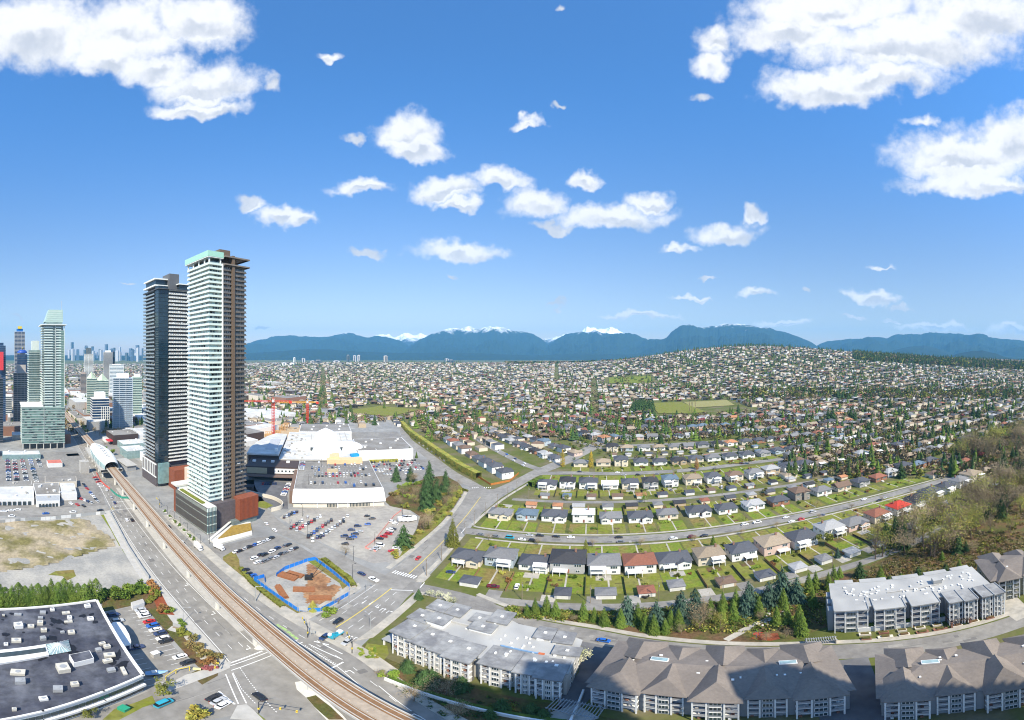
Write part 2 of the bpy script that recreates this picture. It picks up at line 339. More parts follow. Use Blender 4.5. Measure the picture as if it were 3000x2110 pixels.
def build_mountains():
    m_far = mountain_material('mountain_snow_high', 650, 900, (.03, .04, .045)); m_mid = mountain_material('mountain_forest', 860, 1080); m_low = mountain_material('mountain_forest_low', 4000, 5000)
    m_sey = mountain_material('mountain_forest_east', 960, 1120)
    f5 = lambda L: [F5(*p) for p in L]; g4 = lambda L: [G4(*p) for p in L]; g5 = lambda L: [G5(*p) for p in L]
    ridge('mountain', f5([(900,330),(1000,300),(1080,222),(1130,216),(1180,212),(1230,235),(1270,213),(1330,203),(1380,222),(1440,208),(1490,225),(1560,260),(1650,330)]), 17000, 0, m_far, .3, None, 3.1)
    ridge('mountain', g4([(420,360),(560,262),(620,255),(680,245),(740,225),(800,225),(860,215),(920,195),(1010,184),(1060,190),(1110,178),(1160,200),(1220,228),(1330,280),(1420,330)]), 16500, 0, m_far, .3, None, 5.3)
    ridge('mountain', f5([(-2150,420),(-1500,400),(-700,395),(-500,380),(-200,345),(55,292),(150,265),(260,235),(400,222),(500,228),(600,232),(740,222),(840,197),(900,205),(960,222),(1020,240),(1080,214),(1130,232),(1210,242),(1290,275),(1360,320),(1430,380)]), 13500, 0, m_mid, .28, None, 1.7)
    ridge('mountain', f5([(1180,400),(1290,330),(1350,300),(1480,230),(1560,200),(1640,172),(1700,165),(1760,160),(1830,145),(1880,170),(1960,160),(2060,150),(2110,170),(2160,186),(2210,196),(2270,194),(2340,230),(2400,265),(2440,300),(2540,360),(2700,420)]), 13000, 0, m_mid, .28, None, 8.2)
    ridge('mountain', g4([(450,400),(545,350),(600,310),(700,245),(760,215),(830,205),(870,200),(910,205),(970,185),(1010,200),(1060,215),(1110,225),(1180,225),(1240,240),(1300,240),(1360,255),(1420,275),(1500,330),(1620,400)]), 12500, 0, m_mid, .28, None, 12.4)
    ridge('mountain', g4([(1160,420),(1270,370),(1330,320),(1400,280),(1450,272),(1580,265),(1640,225),(1720,175),(1790,163),(1850,165),(1930,160),(2010,155),(2070,130),(2130,135),(2200,145),(2260,150),(2376,165),(2476,180),(2566,205),(2666,235),(2746,270),(2816,300),(2876,340),(2946,380),(3036,430),(3140,480)]), 11500, 0, m_sey, .25, None, 21.9)
    ridge('mountain', g5([(420,400),(570,312),(640,290),(700,280),(780,268),(840,260),(930,268),(990,255),(1080,250),(1140,260),(1220,225),(1310,222),(1400,230),(1480,222),(1550,212),(1640,212),(1700,220),(1790,225),(1860,235),(1940,232),(2010,250),(2080,262),(2180,270),(2296,278),(2600,300),(3000,340)]), 12500, 0, m_low, .35, None, 31.0)
    ridge('mountain', g5([(980,470),(1100,420),(1200,360),(1320,330),(1460,320),(1560,345),(1640,370),(1760,420),(1900,470)]), 9000, 0, m_low, .25, None, 41.0, 1500, 2000, 60)
    ridge('mountain', g5([(1480,490),(1550,470),(1650,420),(1750,385),(1850,368),(1950,362),(2050,385),(2130,415),(2300,480)]), 6500, 0, m_low, .2, None, 51.0, 1500, 1500, 60)
    # low forested foothills at the north shore
    ridge('mountain', [F0(x, y) for x, y in ((-300, 796), (300, 797), (560, 792), (700, 782), (800, 788), (900, 792), (1000, 790), (1100, 793), (1200, 797), (1300, 792), (1400, 795), (1500, 790), (1700, 792), (2000, 800), (2600, 800))], 9000, 0, m_low, .3, None, 61.0, 1500, 1500, 120)
build_mountains()
def build_haze():
    mb = MB(); mb.prism(circ(0, 0, 20500, 48), -3, 1500, bottom=True); o = mb.build('haze', []); o['kind'] = 'stuff'
    m = bpy.data.materials.new('haze_air'); m.use_nodes = True; N = m.node_tree.nodes; N.clear()
    v = N.new('ShaderNodeVolumePrincipled'); v.inputs['Density'].default_value = HAZE; v.inputs['Color'].default_value = (.20, .58, 1.0, 1); v.inputs['Anisotropy'].default_value = 0.0
    out = N.new('ShaderNodeOutputMaterial'); m.node_tree.links.new(v.outputs[0], out.inputs['Volume']); o.data.materials.append(m)
    o.display_type = 'WIRE'
HAZE = 0.000054
build_haze()
# ------------------------------------------------------------------ streets, lots, pavements, markings
M_ASPH = mat('asphalt', (.225, .213, .195), .92, .2, .3, .2, col2=(.275, .262, .24), scale2=.05)
M_ASPH2 = mat('asphalt_patched', (.26, .247, .225), .92, .2, .35, .2, col2=(.20, .19, .178), scale2=.05)
M_ASPHD = mat('asphalt_new', (.11, .11, .118), .9, .15, .3, .25, col2=(.15, .15, .155), scale2=.08)
M_CONC = mat('concrete_pavement', (.44, .405, .345), .9, .16, .5, .2, col2=(.34, .32, .28), scale2=.15)
M_GRAVEL = mat('gravel', (.39, .37, .33), .95, .16, .9, .1, col2=(.27, .265, .25), scale2=.07)
M_DIRT = mat('bare_earth', (.36, .30, .21), .95, .3, .6, .1, col2=(.175, .155, .062), scale2=.045, thr=(.45, .6), bump=.6)
M_LAWN = mat('lawn', (.165, .185, .028), .95, .3, .5, .1, col2=(.19, .185, .055), scale2=.12)
M_LAWN2 = mat('lawn_bright', (.135, .195, .025), .95, .3, .7, .1, col2=(.19, .195, .04), scale2=.15)
M_ROUGH = mat('rough_grass', (.16, .185, .035), .95, .35, .5, .1, col2=(.20, .155, .055), scale2=.08)
M_MULCH = mat('bark_mulch', (.135, .082, .045), .95, .35, .9, .1, col2=(.09, .095, .03), scale2=.12)
M_REDMULCH = mat('red_mulch', (.24, .07, .035), .95, .3, .9, .1)
M_PAINT = mat('road_paint', (.74, .74, .72), .7, .1, 1.5)
M_YELLOW = mat('yellow_paint', (.72, .55, .06), .7, .1, 1.5)
M_GREENP = mat('green_paint', (.34, .52, .16), .8, .25, 1.5, col2=(.26, .30, .2), scale2=.8)
M_WCONC = mat('pale_concrete', (.60, .585, .54), .85, .1, .4, .25)
M_GREYC = mat('grey_concrete', (.42, .405, .375), .88, .14, .4, .25)

def ground_poly(name, pts, m, z, kind='structure', label=None):
    o = MB().sheet(pts, z).build(name, m); o['kind'] = kind
    if label: o['label'] = label
    return o
SLN = [0]
def slab(name, pts, m, z=.15):
    SLN[0] += 1; o = MB().prism(pts, 0.0, z + .004 * SLN[0]).build(name, m); o['kind'] = 'structure'; return o
def along(pts, off):
    """polyline moved sideways (left positive)"""
    out = []
    for i, p in enumerate(pts):
        a = pts[max(0, i - 1)]; b = pts[min(len(pts) - 1, i + 1)]; dx, dy = b[0] - a[0], b[1] - a[1]; l = hypot(dx, dy) or 1
        out.append((p[0] - dy / l * off, p[1] + dx / l * off))
    return out
def smoothline(pts, n=8):
    """Catmull-Rom through the points"""
    P = [pts[0]] + list(pts) + [pts[-1]]; out = []
    for i in range(1, len(P) - 2):
        p0, p1, p2, p3 = P[i - 1], P[i], P[i + 1], P[i + 2]
        for k in range(n):
            t = k / n
            out.append(tuple(.5 * (2 * p1[j] + (p2[j] - p0[j]) * t + (2 * p0[j] - 5 * p1[j] + 4 * p2[j] - p3[j]) * t * t + (3 * p1[j] - p0[j] - 3 * p2[j] + p3[j]) * t ** 3) for j in range(2)))
    out.append(tuple(pts[-1])); return out
def road(name, center, w, m=None, z=.06):
    c = smoothline(center); o = MB().strip(along(c, w / 2), along(c, -w / 2), z).build(name, m or M_ASPH); return struct(o)
def walk(name, center, w, m=None, z0=.0, z=.16):
    c = smoothline(center); l, r = along(c, w / 2), along(c, -w / 2); mb = MB(); n = len(c)
    mb.strip(l, r, z); mb.strip([(*p, z) for p in r], [(*p, z0) for p in r]); mb.strip([(*p, z0) for p in l], [(*p, z) for p in l])
    return struct(mb.build(name, m or M_CONC))

ground_poly('city_pavement', [(-900, -320), (60, -320), (60, 40), (-30, 76), (-66, 90), (-71, 130), (-74, 260), (-100, 300), (-170, 372), (-245, 450), (-330, 560), (-560, 640), (-760, 330), (-1200, 250), (-1200, -320)], mat('worn_pavement', (.30, .295, .28), .92, .2, .12, col2=(.22, .22, .215), scale2=.025), .02)
HS = [(-36, 36), (-60, 50), (-86, 59), (-118, 63.5), (-169, 67), (-245, 73), (-350, 83), (-460, 91), (-573, 97), (-760, 103), (-1000, 108)]
HN = [(0, 56), (-38, 75.5), (-52, 82.5), (-70, 88.5), (-104, 91.5), (-140, 95), (-190, 100), (-245, 103), (-300, 107), (-350, 109), (-460, 112), (-573, 116), (-760, 122), (-1000, 127)]
_hw = MB(); s_ = smoothline(HS); n_ = smoothline(HN); _hw.sheet(s_ + n_[::-1], .06); highway = struct(_hw.build('highway', M_ASPH))
avenue = struct(MB().sheet([(-89.5, 60), (-89.5, 135), (-89, 150), (-89, 215), (-92, 250), (-97, 284), (-79, 290), (-70, 312), (-59, 345), (-37.5, 389), (-2, 467), (60, 590), (76, 584), (13, 461), (-22, 383), (-44, 345), (-52, 328), (-60, 303), (-69, 272), (-74, 235), (-75.5, 215), (-75.5, 160), (-73, 145), (-71.5, 138), (-70, 108), (-70, 96), (-66, 60)], .075).build('avenue', M_ASPH))
struct(MB().sheet([(-86, 62), (-83.5, 34), (-79, 22), (-66, -14), (-50, -60), (-34, -60), (-50, -14), (-62, 20), (-67, 36), (-60, 62)], .07).build('avenue', M_ASPH))
road('mall_road', [(-88, 285), (-104, 300), (-130, 323), (-175, 371), (-232, 430), (-258, 468), (-290, 520)], 11)
road('side_street', [(-82, 139), (-97, 140), (-119, 145), (-146, 150.5), (-165, 151.5), (-192, 160), (-214, 172), (-240, 185), (-262, 200)], 9.5)
lane_street = road('side_street', [(-76, 140), (-60, 140.2), (-48, 138.5), (-36, 133.5), (-22, 127), (-2, 121.5), (12, 115.5), (32, 106.5), (50, 98), (66, 89.5), (80, 80), (100, 67), (125, 53), (160, 36)], 8.5, M_ASPH2, .08)
walk('sidewalk', along(smoothline([(-48, 141), (-36, 135.5), (-22, 129), (-2, 123.5), (12, 117.5), (32, 108.5), (50, 100), (66, 91.5), (80, 82), (100, 69), (125, 55)]), 4.2), 2.2)
road('back_lane', [(-46, 141), (-30, 142.2), (0, 141.4), (60, 140.6), (100, 139.6), (131, 137.2), (160, 136.5), (185, 139), (205, 146)], 5.2, M_ASPH2, .07)
road('residential_street', [(-80, 209.5), (-30, 209.5), (50, 210), (120, 210), (200, 203.5), (240, 198), (275, 192), (310, 188), (330, 192)], 8.6, M_ASPH2, .08)
road('back_lane', [(-60, 271.5), (0, 271.5), (120, 271.5), (210, 266), (275, 260)], 5, M_ASPH2, .07)
road('residential_street', [(-56, 339), (-20, 345), (20, 343), (90, 344), (160, 348), (230, 342), (316, 330), (400, 322)], 9.5, M_ASPH2, .085)
road('residential_street', [(310, 188), (330, 230), (345, 280), (372, 330), (400, 400), (430, 470)], 8, M_ASPH2, .09)
walk('sidewalk', [(-72, 218), (-66, 216.5), (-30, 216), (50, 216.5), (120, 216.5), (200, 210), (240, 204.5), (275, 198.5)], 1.5)
walk('sidewalk', [(-66, 202), (-30, 202), (50, 202.5), (120, 203), (200, 196.5), (240, 191.5)], 1.5)
walk('sidewalk', [(-91.5, 150), (-91.3, 180), (-91.3, 215), (-94, 250), (-99, 283)], 2.6)
walk('sidewalk', [(-74, 146), (-73.6, 160), (-73.6, 200)], 2.2); walk('sidewalk', [(-73.5, 218), (-71.5, 240), (-66, 272), (-57, 303), (-49, 328)], 2)
slab('sidewalk', along(n_[16:54], -0.0) + along(n_[16:54], -5.5)[::-1], M_CONC)                       # north of the highway
slab('sidewalk', [(x, y) for x, y in along(s_[16:41], 0)] + along(s_[16:41], 6.5)[::-1], M_GREYC)     # south of the highway
slab('sidewalk', along(n_[1:17], 0) + along(n_[1:17], -3.2)[::-1], M_CONC)
slab('sidewalk', [(-70, 95), (-70, 138), (-66.5, 138), (-66.5, 100)], M_CONC)
slab('sidewalk', [(-91, 94), (-91, 128), (-94.5, 131), (-97, 127), (-95, 104), (-97, 96)], M_CONC)
slab('sidewalk', [(-71, 146), (-71, 153), (-75, 156), (-75.5, 150), (-74, 145)], M_CONC)
slab('sidewalk', [(-87, 60.5), (-87, 46), (-83.5, 36), (-81, 36), (-83, 48), (-84, 58)], M_GREYC)
slab('traffic_island', gpl(G8, [(560, 625), (640, 615), (700, 665), (780, 746), (640, 746), (500, 735)]), M_GREYC, .14)
ground_poly('grass_island', gpl(G8, [(640, 622), (700, 668), (800, 746), (745, 746), (690, 690), (640, 640)]), M_LAWN2, .17)
# median under the guideway
slab('median', gpl(G8, [(1045, 430), (1110, 420), (1250, 520), (1440, 700), (1480, 746), (1310, 746), (1140, 560), (1060, 490)]), M_WCONC, .2)
ground_poly('median_bed', gpl(G8, [(1140, 560), (1220, 540), (1350, 640), (1460, 746), (1330, 746), (1210, 640)]), M_MULCH, .24)
slab('median', gpl(G8, [(700, 150), (740, 110), (790, 140), (790, 155), (730, 160)]), M_WCONC, .2)
ground_poly('median', [(-100, 72.5), (-118, 75), (-150, 78), (-180, 81), (-212, 84), (-242, 86.5), (-290, 90), (-290, 93), (-242, 90), (-212, 88), (-180, 85.5), (-150, 82.5), (-118, 79), (-100, 76)], M_GREYC, .09)

# lots
ground_poly('parking_lot', [(-169, 104), (-167, 131), (-160, 144.5), (-146, 144), (-119, 138), (-104, 133), (-94, 126), (-91.5, 104), (-97, 97), (-130, 101), (-141, 104), (-152, 101)], M_ASPH2, .05)
ground_poly('parking_lot', [(-180, 163), (-186, 178), (-178, 188), (-140, 226), (-122, 226), (-112, 219), (-104, 206), (-92, 160), (-100, 151), (-128, 153), (-157, 158)], mat('worn_lot', (.37, .345, .30), .92, .2, .4, col2=(.29, .27, .245), scale2=.06), .05)
ground_poly('parking_lot', [(-132, 33.8), (-84, 33.8), (-80, 42), (-87, 50), (-134, 51)], M_ASPH, .05)
ground_poly('parking_lot', [(-265, -30), (-240, 20), (-244, 70), (-300, 80), (-360, 82), (-420, 84), (-420, -60), (-300, -60)], M_ASPH2, .05)
ground_poly('gravel_lot', [(-243, -40), (-240, 66), (-190, 65.5), (-153, 62.5), (-141, 55), (-138, -40)], M_GRAVEL, .05)
ground_poly('side_street', [(-246, -60), (-253, -60), (-260, 20), (-256, 73), (-243, 72), (-246, 20)], M_ASPH, .07)
def rolling(name, pts, m, z, amp, step=2.2, seed=0.0):
    """patch of uneven ground"""
    xs = [p[0] for p in pts]; ys = [p[1] for p in pts]; nx = int((max(xs) - min(xs)) / step); ny = int((max(ys) - min(ys)) / step)
    def inside(x, y):
        c = False
        for i in range(len(pts)):
            (x1, y1), (x2, y2) = pts[i - 1], pts[i]
            if (y1 > y) != (y2 > y) and x < (x2 - x1) * (y - y1) / (y2 - y1) + x1: c = not c
        return c
    idx = {}; vs = []; fs = []
    for j in range(ny + 1):
        for i in range(nx + 1):
            x, y = min(xs) + i * step, min(ys) + j * step
            if inside(x, y):
                e = min(1, min(hypot(x - a, y - b) for a, b in pts) / 6)
                h = mnoise.fractal(Vector((x / 9 + seed, y / 9, seed)), .8, 2.2, 5)
                idx[i, j] = len(vs); vs.append((x, y, z + max(-.3, h * amp + amp * .45) * e))
    for (i, j) in idx:
        if (i + 1, j) in idx and (i, j + 1) in idx and (i + 1, j + 1) in idx: fs.append((idx[i, j], idx[i + 1, j], idx[i + 1, j + 1], idx[i, j + 1]))
    return struct(MB().add(vs, fs).build(name, m, smooth=True))
rolling('dirt_mound', [(-237, -32), (-236, 30), (-235, 54), (-222, 57), (-200, 62), (-192, 60), (-187, 45), (-178, 25), (-172, 2), (-170, -32)], M_DIRT, .06, 1.3, 1.8, 4.0)
ground_poly('grass_strip', [(-239, 66), (-236, 66), (-192, 64.2), (-192, 61.6), (-215, 63.5), (-239, 64)], M_LAWN2, .07)
ground_poly('grass_strip', [(-188, 64), (-153, 62), (-153, 59.5), (-170, 61), (-188, 61.5)], M_LAWN2, .07)
ground_poly('weed_patch', gpl(F2, [(380, 1170), (440, 1140), (580, 1130), (600, 1180), (530, 1215), (490, 1180)]), M_ROUGH, .075)
ground_poly('planting_bed', [(-141.5, 62.5), (-120, 61), (-107, 58.8), (-92, 57), (-86, 55.6), (-85.5, 52.5), (-89, 51), (-110, 52.2), (-133, 52.5)], M_MULCH, .14)
ground_poly('planting_bed', gpl(F3, [(1240, 230), (1345, 232), (1410, 360), (1470, 440), (1340, 430), (1300, 330)]), M_REDMULCH, .16)
ground_poly('planting_bed', gpl(F3, [(1590, 935), (1700, 880), (1840, 880), (1830, 950), (1700, 1025)]), M_MULCH, .14)
ground_poly('planting_bed', [(-147, 40), (-147, 60), (-142, 62), (-134.5, 52), (-133, 36)], M_MULCH, .1)
ground_poly('lawn', gpl(F3, [(860, 1320), (960, 1230), (1150, 1170), (1280, 1115), (1310, 1180), (1200, 1215), (1000, 1320)]), M_LAWN, .1)
# corner block with the building pit
ground_poly('grass_bank', [(-157, 104), (-152, 101), (-128, 97.5), (-104, 94), (-96, 95), (-91.8, 100), (-92.5, 126), (-98, 131.5), (-124, 139.5), (-127, 137.5), (-126, 133), (-101, 126), (-93.5, 120), (-94, 104), (-99, 99.5), (-131, 102.5), (-144, 105), (-150, 109), (-160, 113)], M_ROUGH, .12)
ground_poly('pit_floor', [(-126, 104), (-128, 119), (-126.5, 133), (-96, 125), (-92.5, 120), (-93.3, 104), (-99, 98.5)], M_GRAVEL, .08)
rolling('earth_heap', [(-112, 116), (-124, 128), (-124, 133), (-98, 124), (-95, 118), (-94, 107), (-100, 103), (-106, 108)], mat('rust_soil', (.36, .20, .10), .95, .35, .7, col2=(.20, .10, .05), scale2=.12), .1, .7, 1.3, 9.0)
# green around the mall
ground_poly('shrub_bank', [(-92, 160), (-92.5, 215), (-96, 250), (-101, 281), (-112, 297), (-130, 312), (-142, 300), (-150, 262), (-146, 234), (-136, 226), (-120, 226), (-109, 219), (-102, 200)], M_MULCH, .06)
ground_poly('grass_strip', [(-92.5, 162), (-93, 215), (-96.5, 250), (-101.5, 281), (-108, 290), (-113, 284), (-104, 250), (-100, 215), (-98, 180)], M_ROUGH, .09)
ground_poly('grass_strip', [(-242, 468), (-262, 482), (-105, 322), (-98, 312), (-92, 312)], M_LAWN, .05)

# ---- markings
def paint(name, parent, items, m, z):
    mb = MB()
    for pts, w, dash in items:
        pts = [Vector((p[0], p[1], 0)) for p in pts]
        if dash:
            on, off = dash; L_ = 0.0; seq = densify(pts, .5); seg = [seq[0]]; acc = 0.0; draw = True
            for a, b in zip(seq[:-1], seq[1:]):
                acc += (b - a).length; seg.append(b)
                if acc >= (on if draw else off):
                    if draw: mb.strip(along(seg, w / 2), along(seg, -w / 2), z)
                    seg = [b]; acc = 0.0; draw = not draw
        else: mb.strip(along(pts, w / 2), along(pts, -w / 2), z)
    o = mb.build(name, m, parent); return o
def off_s(o, i0=12, i1=None): return along(s_[i0:i1], -o)
sl = s_[16:64]
paint('lane_line', highway, [(along(sl, -.6), .22, None)], M_PAINT, .085)
paint('lane_line', highway, [(along(s_[18:64], -4.2), .16, (3, 5.5))], M_PAINT, .085)
paint('lane_line', highway, [(along(s_[18:64], -7.8), .16, (3, 5.5))], M_PAINT, .085)
paint('lane_line', highway, [(along(s_[17:44], -11.2), .2, None)], M_PAINT, .085)
paint('lane_line', highway, [(along(n_[4:40], 3.8), .16, (3, 5))], M_PAINT, .085); paint('lane_line', highway, [(along(n_[0:15], 3.4), .2, None)], M_PAINT, .085); paint('lane_line', highway, [(along(n_[0:30], 7.2), .2, None)], M_PAINT, .085)
g8 = lambda L: gpl(G8, L)
paint('stop_line', highway, [(g8([(490, 272), (770, 167)]), .55, None), (g8([(1283, 345), (1452, 260)]), .55, None), (g8([(405, 505), (540, 615)]), .5, None), (g8([(1205, 85), (1330, 115)]), .4, None)], M_PAINT, .095)
paint('crosswalk', highway, [(g8([(495, 293), (832, 170)]), .3, None), (g8([(510, 330), (862, 198)]), .3, None), (g8([(463, 362), (570, 612)]), .3, None), (g8([(518, 352), (637, 607)]), .3, None),
    (g8([(1160, 108), (1445, 238)]), .3, None), (g8([(1230, 80), (1445, 192)]), .3, None), (g8([(990, 102), (1072, 72)]), .3, None), (g8([(1025, 130), (1110, 92)]), .3, None)], M_PAINT, .095)
paint('guide_line', highway, [(g8([(525, 350), (600, 490), (720, 615)]), .22, (.5, .5)), (g8([(585, 310), (660, 420), (760, 545), (900, 690)]), .22, (.5, .5)), (g8([(1130, 118), (1290, 230), (1400, 300)]), .2, (.5, .5)), (g8([(1165, 112), (1400, 285)]), .2, (.5, .5))], M_PAINT, .095)
paint('centre_line', avenue, [([(-80.2, 98), (-80.5, 135)], .3, None), ([(-80.5, 150), (-81, 200), (-82, 235), (-84, 270)], .3, None)], M_YELLOW, .1)
paint('lane_line', avenue, [([(-84.6, 100), (-85, 135)], .16, (3, 4)), ([(-76.6, 100), (-77, 135)], .16, (3, 3)), ([(-73.4, 102), (-73.6, 132)], .16, (3, 4)), ([(-87.6, 98), (-88, 134)], .16, None)], M_PAINT, .1)
paint('stop_line', avenue, [([(-71.7, 137.5), (-80, 133.5)], .4, None), ([(-70.2, 141), (-70.6, 146)], .4, None), ([(-75.6, 205), (-75.9, 213.5)], .4, None)], M_PAINT, .1)
paint('crosswalk', avenue, [([(-87.5 + i * 1.35, 147.2), (-87.1 + i * 1.35, 150.2)], .6, None) for i in range(9)], M_PAINT, .1)
paint('crosswalk', avenue, [([(-96 + i * 1.3, 287 + i * .9), (-97 + i * 1.3, 289 + i * .9)], .55, None) for i in range(4)] + [([(-87 + i * 1.6, 291 + i * .3), (-88 + i * 1.6, 293.2 + i * .3)], .6, None) for i in range(4)], M_PAINT, .1)
paint('crosswalk', highway, [(gpl(F2, [(1600 + i * 13, 975 + i * 9), (1635 + i * 13, 975 + i * 9 - 6)]), .6, None) for i in range(6)], M_PAINT, .095)
paint('crosswalk', highway, [(gpl(F2, [(890, 600), (1080, 575)]), .4, None), (gpl(F2, [(890, 660), (1100, 640)]), .4, None)], M_PAINT, .095)
paint('cycle_lane', highway, [(gpl(F4, [(835, 1292), (905, 1335), (1000, 1408)]), 1.1, None)], M_GREENP, .095)
def arrow(parent, px, py, F, ang, turn=0):
    p = gp(*F(px, py)); mb = MB(); ca, sa = cos(ang), sin(ang)
    def T(L): return [(p.x + ca * x - sa * y, p.y + sa * x + ca * y) for x, y in L]
    mb.sheet(T([(-.13, -1.6), (.13, -1.6), (.13, .6), (-.13, .6)]), .1)
    if turn: mb.sheet(T([(0, .35), (turn * 1.1, .35), (turn * 1.1, .6), (0, .6)]), .105); mb.sheet(T([(turn * 1.0, -.05), (turn * 1.7, .48), (turn * 1.0, 1.0)]), .11)
    else: mb.sheet(T([(-.45, .6), (.45, .6), (0, 1.7)]), .105)
    mb.build('road_arrow', M_PAINT, parent)
for px, py, t in ((1525, 1115, 0), (1580, 1125, 0), (1620, 1150, -1), (1665, 1170, 1), (1715, 1190, 1)): arrow(avenue, px, py, F4, pi if t < 1 else 0, t)
arrow(avenue, 1400, 1385, F4, 0, 1); arrow(avenue, 1455, 1400, F4, 0, 1)
for px, py in ((1580, 182), (1805, 422), (2100, 712)): arrow(highway, px, py, F3, -pi / 2 - .08, 1)
for px, py in ((1515, 335), (2060, 702)): arrow(highway, px, py, G8, pi / 2 - .3, -1)
def stalls(pts_pairs, m=M_PAINT, z=.075, parent=None, name='stall_lines'):
    mb = MB()
    for (a, b, n, dx, dy) in pts_pairs:      # row from a to b with n lines of direction (dx, dy)
        for i in range(n + 1):
            x, y = lerp(a[0], b[0], i / n), lerp(a[1], b[1], i / n); mb.strip(along([(x, y), (x + dx, y + dy)], .06), along([(x, y), (x + dx, y + dy)], -.06), z)
    o = mb.build(name, m, parent); 
    if parent is None: o['kind'] = 'structure'
stalls([((-131, 34.5), (-86, 34.2), 16, 0, 5), ((-131, 50.5), (-91, 50), 15, 0, -5)])

def road_wear():
    r = random.Random(12); mb = MB(); n = 0
    for path, o0, o1 in ((s_[14:70], -11, -1), (n_[2:50], 1, 10), ([(-86, 98), (-86, 200), (-88, 270)], -1, 9), ([(-60, 139), (0, 121), (60, 92), (120, 55)], -3, 3), ([(-70, 209.5), (120, 210), (240, 198)], -4, 4), ([(-74, 20), (-76, 58)], -5, 5)):
        P = densify([Vector((p[0], p[1], 0)) for p in path], 1.5)
        for k in range(len(P) // 4):
            i = r.randrange(len(P) - 4); L = r.randint(1, 3); off = r.uniform(o0, o1); w = r.choice([.25, .25, .8, 1.6, 2.6]); seg = [(p.x, p.y) for p in P[i:i + L + 1 + (3 if w < .3 else 0)]]; n += 1
            mb.strip(along(seg, off + w / 2), along(seg, off - w / 2), .078 + .012 * (path[0][0] > -80) + n * .00003, r.choice([0, 0, 1]))
    o = mb.build('asphalt_patch', [mat('patch_dark', (.165, .158, .15), .9, .15, .6), mat('patch_pale', (.30, .285, .26), .9, .15, .6)], highway); o['kind'] = 'stuff'
road_wear()
# ------------------------------------------------------------------ elevated guideway
GC = smoothline([(30, 34), (0, 46.5), (-30, 57.5), (-63, 66.8), (-90.7, 72.4), (-118, 76.2), (-147.7, 79.8), (-180.7, 83.2), (-211.7, 86.2), (-241.9, 88.6), (-297.8, 92.4), (-360, 96.3), (-430, 99.8), (-520, 103), (-640, 107), (-900, 113)], 6)
M_GIRD = mat('guideway_concrete', (.50, .47, .42), .9, .12, .4); M_DECKP = mat('deck_tan', (.37, .30, .23), .9, .18, .8); M_RAILB = mat('track_bed_rust', (.22, .125, .065), .95, .25, .9)
M_STEEL = mat('rail_steel', (.62, .55, .46), .45, .1, 1, .5, .3)
def build_guideway():
    g = thing('guideway', 'elevated concrete rail guideway with two rust brown tracks on round piers', 'guideway', (-90.7, 72.4, 0))
    zt = 11.0
    def band(name, o0, o1, z, m, th=0.0, zb=None):
        l, r = along(GC, o0), along(GC, o1); mb = MB(); mb.strip([(*p, z) for p in r], [(*p, z) for p in l])
        if th:
            mb.strip([(*p, z) for p in l], [(*p, z - th) for p in l]); mb.strip([(*p, z - th) for p in r], [(*p, z) for p in r]); mb.strip([(*p, z - th) for p in l], [(*p, z - th) for p in r])
        return mb.build(name, m, g)
    band('deck', 4.2, -4.2, zt - .5, M_GIRD, .35); band('girder', 2.4, -2.4, zt - .86, M_GIRD, 1.6)
    band('walkway', 1.35, -1.35, zt - .12, M_DECKP, .3)
    for s in (1, -1):
        band('track_bed', s * 2.75 + 1.3, s * 2.75 - 1.3, zt - .42, M_RAILB, .05)
        for k in (-.72, .72): band('rail', s * 2.75 + k + .12, s * 2.75 + k - .12, zt - .2, M_STEEL, .18)
        band('parapet', s * 4.25 + .14, s * 4.25 - .14, zt + .1, M_GIRD, 1.0)
    mb = MB(); pts = densify([Vector((x, y, 0)) for x, y in GC], 3.0)
    for a, b in zip(pts[:-1], pts[1:]):
        if a.x < -260: break
        d = (b - a).normalized(); nrm = Vector((-d.y, d.x, 0))
        mb.box((a.x + nrm.x * .9, a.y + nrm.y * .9, zt - .11), (.5, .25, .22), atan2(d.y, d.x))
    o = mb.build('cable_bracket', M_STEEL, g); o['kind'] = 'stuff'
    piers = [(-90.7, 72.2), (-118.2, 76), (-147.7, 79.6), (-180.7, 83), (-211.7, 86), (-241.9, 88.4), (-272.6, 90.6), (-297.8, 92.2), (-62, 66.4), (-32, 58.2), (0, 46.5), (-400, 98.4), (-432, 99.8), (-465, 101), (-498, 102.3), (-530, 103.4), (-565, 104.6), (-600, 105.8)]
    for x, y in piers:
        mb = MB(); mb.tube((x, y, 0), (x, y, 7.2), 1.0, 1.0, 14); mb.prism(circ(x, y, 1.0, 14), 7.2, 8.56)
        mb.v = [v if abs(v[2] - 8.56) > .01 else (x + (v[0] - x) * 1.7, y + (v[1] - y) * 1.7, v[2]) for v in mb.v]
        mb.build('pier', M_WCONC, g)
build_guideway()
